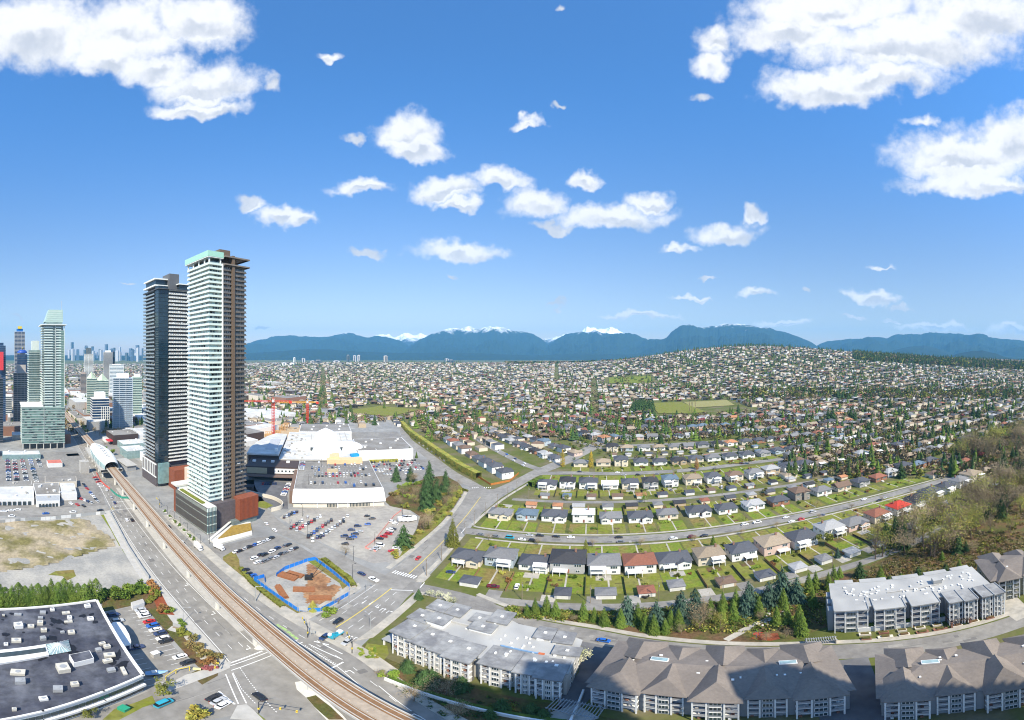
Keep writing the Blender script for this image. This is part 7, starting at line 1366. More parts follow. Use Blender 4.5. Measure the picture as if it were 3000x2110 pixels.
def lift_truck():
    p = gp(*F4(1305, 1385)); t = thing('lift_truck', 'bright blue boom lift truck waiting at the avenue stop line', 'truck', (p.x, p.y, .06), -NS); b = CM['teal']
    loc(MB().box((0, 0, .7), (6, 2.0, .5)), 'chassis', b, t); c = MB(); loft(c, [ring(2.3, 1.6, 2.0, 1.2, .2), ring(2.3, 1.6, 2.0, 1.8, .2), ring(2.2, 1.2, 1.8, 2.5, .2)]); loc(c, 'cab', b, t); loc(MB().bar((-1.6, 0, 1.4), (2.8, 0, 3.2), .45), 'boom', b, t); loc(MB().box((3.2, 0, 2.7), (1, 1, 1)), 'basket', M_WHITE, t); loc(MB().box((-1.8, 0, 1.2), (1.8, 1.6, .8)), 'turret', M_WHITE, t)
    for x in (2, -1.9):
        for s in (-1, 1): child('wheel', WHEEL, t, None, (x, s * .95, 0))
lift_truck()
for i, px in enumerate((1830, 1862, 1897)):
    p = gp(*F4(px, 478)); t = thing('trailer', f"white box trailer, {['first', 'middle', 'last'][i]} of three parked at the edge of the mall lot", 'trailer', (p.x, p.y, .06), .9); loc(MB().box((0, 0, .8), (6.5, 2.4, 2.7)), 'cargo_box', M_WHITE, t); loc(MB().box((0, 0, .4), (6, 1.6, .4)), 'chassis', M_TYRE, t); [child('wheel', WHEEL, t, None, (-1.5, s * 1.05, 0)) for s in (-1, 1)]
def boat():
    p = gp(*F3(1315, 938)); t = thing('boat', 'white motor boat under blue cover parked in the corner lot', 'boat', (p.x, p.y, .06), NS - .2); h = MB(); vs = []
    st = [(-3, .9, .5), (-1.5, 1.1, .45), (.5, 1.1, .45), (2.0, .75, .55), (3.2, .05, .9)]
    for x, w, zb in st: vs += [(x, -w, 1.3), (x, -w * .5, zb), (x, w * .5, zb), (x, w, 1.3)]
    h.add(vs, [(i * 4 + j, i * 4 + j + 1, (i + 1) * 4 + j + 1, (i + 1) * 4 + j) for i in range(4) for j in range(3)] + [(0, 3, 2, 1)]); loc(h, 'hull', M_WHITE, t); d = MB(); d.add([(x, -w, 1.32) for x, w, _ in st] + [(x, 0, 1.75) for x, w, _ in st] + [(x, w, 1.32) for x, w, _ in st], [(i + k * 5, i + 1 + k * 5, i + 6 + k * 5, i + 5 + k * 5) for i in range(4) for k in (0, 1)]); loc(d, 'cover', mat('boat_cover', (.25, .42, .62), .6), t); loc(MB().box((-.6, 0, 1.6), (1.4, 1.2, .5)), 'cabin', M_WHITE, t); loc(MB().box((0, 0, .3), (6, .3, .2)), 'trailer_beam', M_STEEL, t); [child('wheel', WHEEL, t, None, (-.8, s * 1.0, 0)) for s in (-1, 1)]
boat()
# ------------------------------------------------------------------ trees, hedges, scrub
def leafmat(name, c, c2, rnd=.18): 
    m = mat(name, c, .9, .3, .8, .12, col2=c2, scale2=.25, rnd=rnd); return m
L_CON = leafmat('fir_needles', (0.0435, 0.0899, 0.029), (0.0653, 0.116, 0.0406)); L_CED = leafmat('cedar_leaf', (0.0899, 0.152, 0.0261), (0.145, 0.203, 0.0362)); L_BLUE = leafmat('spruce_needles', (0.0508, 0.0943, 0.0653), (0.0725, 0.123, 0.087)); L_GOLD = leafmat('golden_cedar', (0.493, 0.319, 0.0319), (0.348, 0.29, 0.0435)); L_OLIVE = leafmat('olive_cedar', (0.189, 0.196, 0.0362), (0.131, 0.145, 0.029)); L_YEL = leafmat('spring_leaf', (0.40, 0.34, 0.075), (0.246, 0.29, 0.058)); L_GRN = leafmat('fresh_leaf', (0.145, 0.232, 0.0362), (0.217, 0.275, 0.0435)); L_PINK = leafmat('cherry_blossom', (0.414, 0.138, 0.149), (0.322, 0.103, 0.103)); L_BLOS = leafmat('white_blossom', (0.632, 0.609, 0.46), (0.46, 0.483, 0.253)); L_RUST = leafmat('russet_leaf', (0.319, 0.145, 0.0508), (0.232, 0.145, 0.058)); L_TWIG = leafmat('bare_twig', (.25, .185, .115), (.33, .265, .155)); L_SCR = leafmat('brown_scrub', (0.29, 0.196, 0.087), (0.189, 0.174, 0.058)); M_BARK = mat('bark', (.16, .12, .09), .95, .2, 1.5)
def crown_cone(n, seed, shape=1.0, droop=.35, size=.5, base=.06, jag=.25):
    """unit-height conifer crown: whorled sprays of small faces"""
    r = random.Random(seed); mb = MB(); vs = []; fs = []
    for i in range(n):
        t = base + (1 - base) * (1 - sqrt(r.random())) if shape < 2 else r.uniform(base, 1); env = ((1 - t) ** .85 if shape < 1.2 else ((1 - t) ** .62) * (.75 + .5 * abs(sin(t * 17 + seed)))) if shape < 2 else (1 - t ** 3) * .9 + .05
        a = r.random() * 2 * pi; lobe = 1 + jag * sin(a * 5 + t * 26 + seed) ; rr = env * lobe * (r.random() ** .4) * .5
        x, y, z = rr * cos(a), rr * sin(a), t - droop * rr * .4; s = size * (.045 + .05 * r.random()) * (1.2 - .5 * t); b = a + r.uniform(-.7, .7); ux, uy = cos(b), sin(b); px, py = -uy, ux
        o = len(vs); vs += [(x - px * s * .6, y - py * s * .6, z + s * .15), (x + px * s * .6, y + py * s * .6, z + s * .15), (x + ux * s * 1.5, y + uy * s * 1.5, z - s * droop * 1.6), (x - ux * s * .5, y - uy * s * .5, z + s * .7)]; fs += [(o, o + 1, o + 2), (o, o + 3, o + 1)]
    return mb.add(vs, fs)
def crown_round(n, seed, size=.06, flat=.85, lobes=9, hollow=.35):
    """unit crown about the origin made of leaf clumps"""
    r = random.Random(seed); mb = MB(); vs = []; fs = []; C = [(r.gauss(0, .2), r.gauss(0, .2), r.gauss(0, .17), r.uniform(.16, .3)) for _ in range(lobes)]
    for i in range(n):
        cx, cy_, cz, cr = C[i % lobes]; d = Vector((r.gauss(0, 1), r.gauss(0, 1), r.gauss(0, 1))).normalized() * cr * (hollow + (1 - hollow) * r.random()); p = Vector((cx, cy_, cz * flat)) + d
        q = Vector((r.gauss(0, 1), r.gauss(0, 1), r.gauss(0, 1))).normalized() * size * r.uniform(.6, 1.3); w = q.cross(Vector((r.random(), r.random(), r.random()))).normalized() * size * .7; o = len(vs); vs += [p - q, p + w, p + q, p - w]; fs.append((o, o + 1, o + 2, o + 3))
    return mb.add(vs, fs)
def bare_tree(seed, depth=4, spread=.5, up=.35, r0=.02):
    """unit-height leafless tree: trunk and branching limbs"""
    r = random.Random(seed); tr, br = MB(), MB()
    def grow(p, d, L, rad, k):
        e = p + d * L; (tr if k == 0 else br).tube(p, e, rad, rad * .62, 5 if k < 2 else 3, 0, False)
        if k >= depth: return
        for i in range(3 if k else 5):
            s = r.uniform(.45, 1.0) if k == 0 else r.uniform(.5, 1); a = r.random() * 2 * pi; o = Vector((cos(a), sin(a), 0)) * spread * r.uniform(.6, 1.3); nd = (d * .8 + o + Vector((0, 0, up))).normalized(); grow(p + d * L * s, nd, L * r.uniform(.5, .72), rad * .5, k + 1)
    grow(Vector((0, 0, 0)), Vector((r.gauss(0, .04), r.gauss(0, .04), 1)).normalized(), .38, r0, 0)
    return tr, br
TRUNK = MB().tube((0, 0, 0), (0, 0, 1), .03, .006, 7, 0, False).mesh('trunk', [M_BARK]); STEM = MB().tube((0, 0, 0), (.02, 0, 1), .05, .03, 7, 0, False).mesh('trunk', [M_BARK])
CR = {'fir': [crown_cone(1500, s, 1.5, .5, .8, .05, .34).mesh('crown', [L_CON]) for s in (1, 2, 3)], 'cedar': [crown_cone(1900, s, 1, .15, .62, .02, .12).mesh('crown', [L_CED]) for s in (4, 5, 6)], 'column': [crown_cone(1700, s, 3, .1, .6, .02, .1).mesh('crown', [L_GOLD]) for s in (7, 8)], 'round': [crown_round(1100, s).mesh('crown', [L_GRN]) for s in (9, 10, 11)], 'light': [crown_round(650, s, .042, 1.0, 14).mesh('crown', [L_YEL]) for s in (12, 13, 14)], 'bush': [crown_round(500, s, .1, .7, 6).mesh('foliage', [L_GRN]) for s in (15, 16, 17)]}
BT = []
for s in (21, 22, 23, 24):
    a, b = bare_tree(s, 4, .55, .3); BT.append((a.mesh('trunk', [M_BARK]), b.mesh('branches', [L_TWIG]), crown_round(1300, s + 40, .016, 1.2, 20, .45).mesh('crown', [L_TWIG])))
BP = []
for s in (31, 32):
    a, b = bare_tree(s, 4, .16, .9); BP.append((a.mesh('trunk', [M_BARK]), b.mesh('branches', [L_TWIG])))
NT = [0]
def conifer(x, y, h, w, kind, m, label, group, seed, z=0.0):
    t = thing('conifer_tree', label, 'tree', (x, y, z), (seed * 1.7) % 6.28, group); c = child('trunk', TRUNK, t); c.scale = (h * .8, h * .8, h * .9); k = child('crown', CR[kind][seed % len(CR[kind])], t, m); k.scale = (w, w, h); NT[0] += 1; return t
def leafy(x, y, h, w, kind, m, label, group, seed, z=0.0, stem=.35):
    t = thing('leafy_tree', label, 'tree', (x, y, z), (seed * 2.3) % 6.28, group); c = child('trunk', STEM, t); c.scale = (h * .35, h * .35, h * .55); k = child('crown', CR[kind][seed % len(CR[kind])], t, m, (0, 0, h * .62)); k.scale = (w * .95, w * .95, h * .85); NT[0] += 1; return t
def bare(x, y, h, label, group, seed, leaf=None, pop=False, z=0.0, wide=1.0):
    t = thing('bare_tree', label, 'tree', (x, y, z), (seed * 2.9) % 6.28, group); NT[0] += 1
    A = (BP if pop else BT)[seed % (2 if pop else 4)]; t.scale = (h * wide, h * wide, h); child('trunk', A[0], t); child('branches', A[1], t)
    if not pop: k = child('crown', A[2], t, leaf or L_TWIG, (0, 0, .62)); k.scale = (.95, .95, .72)
    elif leaf: k = child('crown', BT[0][2], t, leaf, (0, 0, .58)); k.scale = (.35, .35, .95)
    return t
def shrub(x, y, s, m, label, group, seed, z=0.0, h=None):
    t = thing('shrub', label, 'shrub', (x, y, z), (seed * 1.3) % 6.28, group); k = child('foliage', CR['bush'][seed % 3], t, m, (0, 0, (h or s * .8) * .36)); k.scale = (s * 1.25, s * 1.25, (h or s * .8) * 1.3); return t
R_ = random.Random(404)
# cedar screen behind the tarred roof
for i in range(17): conifer(-141 + R_.uniform(-1.2, 1.2), -4 + i * 2.5, R_.uniform(11.5, 16), R_.uniform(6.5, 8), 'cedar' if i % 3 == 0 else 'column', L_CED, f'dense green cedar, {ORD[i + 1]} from the open end of the screen behind the tarred roof', 'cedar screen behind the tarred roof', i)
for i in range(7): shrub(-144 + R_.uniform(-2, 2), 42 + i * 2.6, R_.uniform(4, 5.5), [L_GRN, L_CED, L_CED][i % 3], 'rounded green shrub between the cedars and the highway', 'green shrubs beside the cedar screen', i, h=5)
shrub(-142.5, 60.5, 5.2, L_RUST, 'reddish brown shrub at the highway end of the green shrubs', None, 3, h=5)
conifer(-152, -6, 11, 7, 'cedar', L_CED, 'lone cedar at the edge of the gravel lot', None, 5)
# planting bed by the corner lot
for i, (px, py, s, m, lab) in enumerate(((1290, 300, 4, L_OLIVE, 'olive shrub at the top of the red mulch bed'), (1370, 400, 4.6, L_RUST, 'russet shrub on the red mulch bed'), (1440, 400, 3, L_GRN, 'green shrub beside the russet shrub on the red mulch'), (1535, 525, 3, L_CED, 'clipped green ball shrub beside the bus bench'), (1540, 600, 4.4, L_OLIVE, 'olive shrub in the middle of the mulch bed'), (1640, 720, 5, L_SCR, 'brown leafless shrub in the mulch bed'), (1700, 770, 5, L_SCR, 'larger brown shrub toward the crossing in the mulch bed'), (1760, 840, 4, L_RUST, 'low russet shrub at the crossing end of the bed'), (1720, 890, 2, L_PINK, 'pink flowering shrub under the small sign'), (1790, 885, 2, L_PINK, 'pink flowering shrub at the kerb corner'))):
    p = gp(*F3(px, py)); shrub(p.x, p.y, s, m, lab, None, i, h=s * .75)
p = gp(*F3(1370, 1110)); leafy(p.x, p.y, 7, 6, 'light', L_OLIVE, 'golden olive tree on the lawn by the yellow kerb', None, 2); p = gp(*F3(1660, 1290)); shrub(p.x, p.y, 5, L_YEL, 'round yellow green shrub on the traffic island', None, 1, h=4.6)
for i, (px, py) in enumerate(((560, 1290), (650, 1250), (740, 1300))): p = gp(*F3(px, py)); leafy(p.x, p.y, 5, 4, 'light', L_OLIVE, 'small olive tree against the white window bands', 'olive trees against the white window bands', i)
# along the lane bank
LB = [(-24, 133, 6), (0, 131.5, 7), (15, 129, 10), (17, 124, 8.5), (23, 121, 7.5), (28, 123, 10), (36, 131, 13), (41, 129, 9), (44, 125, 8), (48, 124, 9.5), (57, 122, 10), (64, 128, 12), (68, 124, 10), (75, 126, 12), (78, 119, 9), (66, 109, 11), (91, 127, 9), (96, 130, 10), (-21.3, 135, 8), (-17.2, 135.6, 9.5), (-13.8, 134.1, 8.5), (-3.8, 132.9, 9), (3.4, 128.5, 8.5), (9, 127.4, 9), (11.5, 131, 12.5), (19.4, 121.4, 9.5), (21, 126, 12), (25.6, 124.3, 9), (30.2, 128.7, 14), (46.5, 130.8, 9.5), (51, 129.1, 11), (54, 126, 11.5), (57, 131, 12), (71.4, 130.9, 15), (60.2, 114.5, 9), (63.5, 113.7, 10), (63.9, 104.2, 11), (83.1, 129.9, 10), (87.2, 130.9, 9)]
for i, (x, y, h) in enumerate(sorted(LB)): h *= 1.2; k, m, nm = (('fir', L_BLUE, 'dark blue green fir') if h > 13.5 else ('cedar', L_CED, 'bright green cedar')); conifer(x, y, h, h * (.5 if k == 'fir' else .42), k, m, f'{nm} on the bank above the curved street, {ORD[min(i + 1, 40)]} from the avenue', 'evergreens on the bank above the curved street', i)
for i, (x, y, h) in enumerate(((-26, 134.5, 4), (-10, 132, 4), (34.5, 120.5, 12), (38, 127, 13), (42, 121, 8), (28, 119, 6), (56, 119, 6), (49, 108, 5), (52, 106, 5), (58, 104, 6), (77, 131, 9), (92, 128, 8), (-7, 131, 4))): bare(x, y, h, f'pale leafless tree among the bank evergreens, {ORD[i + 1]} by height of bank', 'leafless trees on the bank', i, [L_TWIG, L_YEL, L_TWIG][i % 3])
# mall green
for i, (x, y, h, w) in enumerate(((-110, 232, 21, 10), (-118, 246, 23, 10), (-112, 252, 20, 9), (-124, 264, 21, 9), (-114, 274, 19, 8), (-161.7, 279, 15, 8), (-151, 285, 14, 8), (-139, 297, 18, 8), (-97.5, 176, 15, 9))): conifer(x, y, h, w, 'fir', L_CON, f'tall dark fir on the mall green, {ORD[i + 1]} of its grove', 'dark firs on the mall green', i)
for i, (x, y, h) in enumerate(((-137, 246, 12), (-129, 250, 11), (-122, 238, 11), (-104, 262, 12), (-106, 278, 11), (-97, 200, 13), (-98, 208, 12), (-145, 280, 11), (-116, 149, 8), (-133, 232, 8), (-101, 244, 10))): bare(x, y, h, f'tan leafless tree on the mall green, {ORD[i + 1]} of its kind', 'leafless trees on the mall green', i + 1)
for i in range(26): x = R_.uniform(-150, -96); y = R_.uniform(215, 285); shrub(x, y, R_.uniform(3, 5), R_.choice([L_GRN, L_YEL, L_SCR, L_YEL]), 'low shrub on the mulched mall green', 'low shrubs on the mall green', i)
for i in range(16): shrub(-96 + R_.uniform(-2.5, 1.5) - (i > 9) * (i - 9) * .9, 165 + i * 7.6, R_.uniform(3, 4.4), [L_YEL, L_OLIVE][i % 2], 'golden broom shrub along the avenue verge', 'golden shrubs along the avenue verge', i)
def hedge(name, label, pts, w, h, m, n, seed):
    r = random.Random(seed); P = densify([Vector((*p, 0)) for p in pts], 2.0); t = thing(name, label, 'hedge', (pts[0][0], pts[0][1], 0)); mb = MB()
    for i in range(n):
        k = r.randrange(len(P) - 1); a, b = P[k], P[k + 1]; d = (b - a).normalized(); nr = Vector((-d.y, d.x, 0)); c = a.lerp(b, r.random()); hh = h * (.85 + .2 * mnoise.noise(Vector((c.x / 4, c.y / 4, 0)))); s = r.choice([-1, 1]); top = r.random() < .4
        q = c + nr * (s * w / 2 * (r.uniform(.8, 1.05) if not top else r.random())) + Vector((0, 0, hh * (r.uniform(.94, 1.05) if top else r.random()))); u = Vector((r.gauss(0, 1), r.gauss(0, 1), r.gauss(0, 1))).normalized() * .38; v = u.cross(Vector((r.random(), r.random(), r.random()))).normalized() * .3; mb.add([q - u, q + v, q + u, q - v], [(0, 1, 2, 3)])
    mb.build('foliage', m, t); core = MB(); l, rr = along(P, w * .42), along(P, -w * .42); core.strip([(*p, h * .9) for p in rr], [(*p, h * .9) for p in l]); core.strip([(*p, 0) for p in rr], [(*p, h * .9) for p in rr]); core.strip([(*p, h * .9) for p in l], [(*p, 0) for p in l]); core.build('inner_branches', m, t)
hedge('hedge', 'long tall golden green hedge running beside the mall road', [(-98, 310), (-120, 330), (-150, 361), (-200, 414), (-246, 462), (-290, 518)], 6.5, 7.5, L_YEL, 11000, 1)
hedge('hedge', 'dark square hedge at the garden corner of the avenue bend', [(-52, 302), (-44, 318)], 5, 5, L_CED, 1200, 2); hedge('hedge', 'low hedge along the sunken ramp by the mall', [ML(58, 110), ML(98, 108)], 2.5, 3, L_YEL, 900, 3); hedge('hedge', 'clipped hedge on the pit bank along the side street', [(-122, 139.5), (-100, 131.5), (-94, 127)], 2.4, 1.6, L_OLIVE, 1100, 4); hedge('hedge', 'clipped hedge on the pit bank along the highway', [(-142, 104), (-128, 99.5), (-104, 95.8)], 2.2, 1.3, L_OLIVE, 900, 5)
# single trees
conifer(-74.1, 188, 19, 8.5, 'cedar', L_OLIVE, 'tall olive cedar at the corner of avenue and bungalow street', None, 1); conifer(-4.2, 189, 12, 5, 'cedar', L_OLIVE, 'smaller olive cedar on the lawn below the parked cars', None, 2); conifer(-30.9, 367, 18, 5.6, 'column', L_GOLD, 'golden columnar cedar at the street junction', None, 0); conifer(-3.1, 364, 18, 5.6, 'column', L_GOLD, 'golden columnar cedar in the bungalow garden past the junction', None, 1)
p = gp(*F4(1120, 1180)); conifer(p.x, p.y, 6, 4.4, 'cedar', L_YEL, 'yellow green cypress at the tip of the building pit', None, 1); p = gp(*F4(1250, 1190)); shrub(p.x, p.y, 5, L_GRN, 'round green shrub beside the pit sign', None, 2, h=2.6); p = gp(*F4(1320, 1130)); bare(p.x, p.y, 5, 'brown leafless tree at the pit corner', None, 3)
p = gp(*F7(650, 300)); conifer(p.x, p.y, 6, 4, 'cedar', L_CON, 'small dark evergreen at the corner of the grey apartment block', None, 3); p = gp(*F7(2010, 830)); leafy(p.x, p.y, 7, 7, 'light', L_BLOS, 'white blossoming tree at the end of the grey apartment block', None, 4)
for i, (px, py) in enumerate(((740, 280), (820, 290), (890, 320), (930, 350))): p = gp(*F7(px, py)); leafy(p.x, p.y, 4, 4.4, 'light', L_BLOS, 'pale blossoming tree between grey apartment block and curved street', 'blossoming trees behind the grey apartment block', i)
for i, (px, py, h, k) in enumerate(((610, 1160, 9, 0), (700, 1020, 9, 1), (560, 900, 7, 1), (880, 1100, 10, 0), (1010, 1060, 8, 1), (1350, 1230, 7, 1), (1600, 1250, 6, 1), (420, 965, 5, 2), (980, 1280, 8, 0), (760, 1000, 8, 1), (330, 960, 5, 0), (1250, 1290, 5, 1), (1700, 1290, 5, 1))):
    p = gp(*F7(px, py)); lab = f'garden below the grey apartment block, {ORD[i + 1]} from the crossing'
    if k == 0: bare(p.x, p.y, h, 'leafless tree in the shaded ' + lab, 'trees in the shaded apartment garden', i)
    elif k == 1: conifer(p.x, p.y, h, h * .6, 'fir', L_CON, 'dark evergreen in the shaded ' + lab, 'trees in the shaded apartment garden', i)
    else: leafy(p.x, p.y, h, 5, 'round', L_GRN, 'bright green tree in the ' + lab, 'trees in the shaded apartment garden', i)
for i in range(14): p = gp(*F7(R_.uniform(150, 300), R_.uniform(690, 800))); shrub(p.x, p.y, 1.3, R_.choice([L_YEL, L_GRN]), 'small yellow garden shrub at the crossing corner', 'yellow shrubs at the crossing corner', i)
# street trees and garden shrubs of the bungalow blocks
for i in range(22):
    x = -55 + i * 13.6 + R_.uniform(-3, 3); s = i % 2; y = (218.5 if s else 200.5) - max(0, (x - 170)) * .12; bare(x, y, R_.uniform(4, 6), f"small leafless street tree, {ORD[i + 1]} from the avenue, {'uphill' if s else 'downhill'} kerb", 'street trees of the bungalow street', i, L_TWIG, False, 0, 1.2)
sh = [('green', L_GRN), ('olive', L_OLIVE), ('russet', L_RUST), ('dark green', L_CED), ('yellow green', L_YEL)]
for i in range(280):
    R = [R1, R2, R3, R4][i % 4]; u = R_.choice(R)[0] + R_.uniform(-8, 8); v = [R_.choice([R_.uniform(153, 168), R_.uniform(185, 198)]), R_.choice([R_.uniform(221, 231), R_.uniform(247, 259)]), R_.choice([R_.uniform(285, 297), R_.uniform(314, 334)]), R_.uniform(350, 363)][i % 4]
    if u > 190 and v < 262: v -= (u - 190) * .17
    nm, m = R_.choice(sh); ph = ['along the lane row', 'above the parked car street', 'above the second lane', 'beyond the second street'][i % 4]; shrub(u, v, R_.uniform(1.2, 3), m, f'{nm} shrub in the bungalow gardens {ph}', f'{nm} garden shrubs {ph}', i)
for i, (x, y, h, k) in enumerate(((62, 190, 9, 'cedar'), (118, 166, 9, 'round'), (113, 150, 7, 'fir'), (96, 345, 12, 'column'), (150, 345, 8, 'round'), (175, 262, 5, 'round'), (36, 268, 8, 'light'), (128, 263, 5, 'round'), (215, 262, 6, 'round'), (250, 290, 7, 'fir'), (-20, 275, 5, 'light'), (72, 330, 6, 'light'), (200, 330, 7, 'light'), (233, 372, 9, 'round'))):
    lab = f'garden tree among the bungalows, {ORD[i + 1]} in the planting'
    conifer(x, y, h, h * .45, k, {'cedar': L_CED, 'fir': L_BLUE, 'column': L_RUST}[k], 'evergreen ' + lab, None, i) if k in ('cedar', 'fir', 'column') else leafy(x, y, h, h * .9, k, [L_GRN, L_OLIVE, L_YEL][i % 3], 'leafy ' + lab, None, i)
# wooded creek on the right
n_f = 0
for i in range(700):
    px, r = R_.uniform(2520, 3040), R_.uniform(185, 560); x, y = pol(px, r)
    if not in_forest(px, r) or y < 110 or hypot(x - 140, y - 80) < 30: continue
    if n_f >= 128: break
    n_f += 1; k = i % 7
    if k == 0: conifer(x, y, R_.uniform(11, 18), 7, 'fir', L_CON, 'dark conifer among the bare trees of the wooded creek', 'conifers of the wooded creek', i)
    else: yl, pp = i % 4 == 1, i % 3 == 0; bare(x, y, R_.uniform(17, 27), f"{'slender' if pp else 'spreading'} {'yellow green' if yl else 'tan leafless'} tree in the wooded creek", f"{'slender' if pp else 'spreading'} {'yellow green' if yl else 'tan'} trees of the wooded creek", i, L_YEL if yl else L_TWIG, pp)
for i, (px, py, h, k) in enumerate(((2640, 1400, 16, 0), (2940, 1450, 14, 0), (2880, 1310, 14, 0), (2950, 1460, 17, 1), (2810, 1560, 13, 1), (2745, 1530, 11, 1), (2790, 1585, 9, 2), (2900, 1560, 15, 1), (2850, 1620, 9, 1), (2960, 1560, 14, 2), (2990, 1500, 15, 2), (2730, 1510, 8, 2), (2690, 1560, 10, 2), (2870, 1500, 15, 1))):
    p = gp(px, py); lab = f'tree at the bungalow end of the wooded creek, {ORD[i + 1]} by the lane'
    conifer(p.x, p.y, h, h * .5, 'fir', L_CON, 'dark conifer ' + lab, None, i) if k == 0 else bare(p.x, p.y, h, ('tan leafless ' if k == 1 else 'yellow green ') + lab, None, i, L_TWIG if k == 1 else L_YEL)
for i, (px, py, h) in enumerate(((2580, 1700, 9), (2605, 1722, 8), (2640, 1722, 9), (2690, 1700, 9), (2730, 1705, 8), (2770, 1690, 9), (2810, 1690, 11), (2830, 1615, 7), (2760, 1640, 6), (2520, 1690, 10), (2460, 1690, 7))): p = gp(px, py); conifer(p.x, p.y, h, h * .55, 'fir' if i % 2 else 'cedar', L_CON if i % 2 else L_CED, f'evergreen behind the flat roofed terrace block, {ORD[i + 1]} along its rear', 'evergreens behind the flat roofed terrace block', i)
# park poplars, cherries and groves farther out
for i, (px, py, h) in enumerate(((1060, 650, 24), (1158, 672, 20), (1733, 805, 24), (1780, 880, 30), (1800, 885, 28), (1830, 880, 27), (1190, 900, 16), (1340, 900, 16), (1450, 910, 15))): p = gp(*G4(px, py)); bare(p.x, p.y, h, f'tall tan leafless poplar by the sports fields, {ORD[i + 1]} of the line', 'poplars by the sports fields', i, None, True)
for i in range(14): p = gp(*G4(1300 + i * 13, 880 - (i % 3) * 16)); conifer(p.x, p.y, R_.uniform(18, 26), 11, 'fir', L_CON, 'dark fir in the grove between the sports fields', 'firs of the sports field grove', i)
for i, (px, py) in enumerate(((830, 905), (900, 915), (1000, 930), (1060, 935), (1130, 945), (1215, 965), (1450, 985), (1540, 980), (1570, 985), (1780, 975), (1870, 970), (1900, 965), (2110, 945), (2230, 950), (2300, 965), (2560, 970), (2590, 960))): p = gp(*G4(px, py)); leafy(p.x, p.y, 8, 10, 'round', L_PINK, 'pink red cherry tree in the street below the sports fields', 'cherry trees below the sports fields', i)
EG = [(1160, 1010, 16), (1330, 1040, 19), (1390, 950, 18), (1690, 1030, 14), (240, 895, 14), (190, 985, 16), (570, 775, 16), (650, 775, 14), (695, 775, 16), (1340, 690, 20), (930, 690, 24), (950, 690, 22), (1540, 1150, 16), (2270, 1010, 20), (2190, 910, 22), (2120, 910, 18), (1075, 1150, 10), (2010, 1190, 15)]
for i, (px, py, h) in enumerate(EG): p = gp(*G4(px, py)); conifer(p.x, p.y, h, h * .42, 'cedar' if i % 2 else 'fir', L_CED if i % 2 else L_CON, f'single evergreen rising over the middle suburb, {ORD[i + 1]} of the scattered ones', 'single evergreens over the middle suburb', i)
for i, (px, py, h) in enumerate(((650, 960, 24), (690, 960, 26), (840, 950, 24), (870, 960, 20), (930, 1000, 14), (985, 1050, 18), (1240, 1040, 14), (740, 840, 18), (1170, 870, 26), (350, 740, 22), (380, 840, 14), (1720, 910, 18), (1870, 930, 22), (1910, 930, 22), (1310, 860, 18), (700, 1240, 0))):
    if h: p = gp(*G5(px, py)); conifer(p.x, p.y, h, h * .5, 'fir', L_CON, f'dark evergreen over the eastern suburb, {ORD[i + 1]} of the scattered ones', 'dark evergreens over the eastern suburb', i)
for i, (px, py, h) in enumerate(((790, 865, 20), (830, 865, 22), (850, 865, 18), (1070, 930, 18), (1145, 800, 16), (1600, 810, 14), (1550, 875, 18), (1440, 890, 14), (880, 830, 18), (720, 850, 10), (1245, 640, 22), (1290, 730, 18), (1330, 760, 18), (1250, 720, 18), (925, 650, 24), (605, 670, 18), (380, 540, 20), (1320, 570, 18), (1355, 560, 18), (490, 850, 14), (1520, 1060, 14), (1590, 1030, 10), (1830, 1070, 14), (1400, 1190, 8), (1345, 1195, 14))): p = gp(*F5(px, py)); conifer(p.x, p.y, h, h * .45, 'cedar' if i % 3 else 'fir', L_CED if i % 3 else L_CON, f'evergreen over the western suburb beyond the mall, {ORD[i + 1]} of the scattered ones', 'evergreens over the western suburb', i)
print('trees', NT[0])
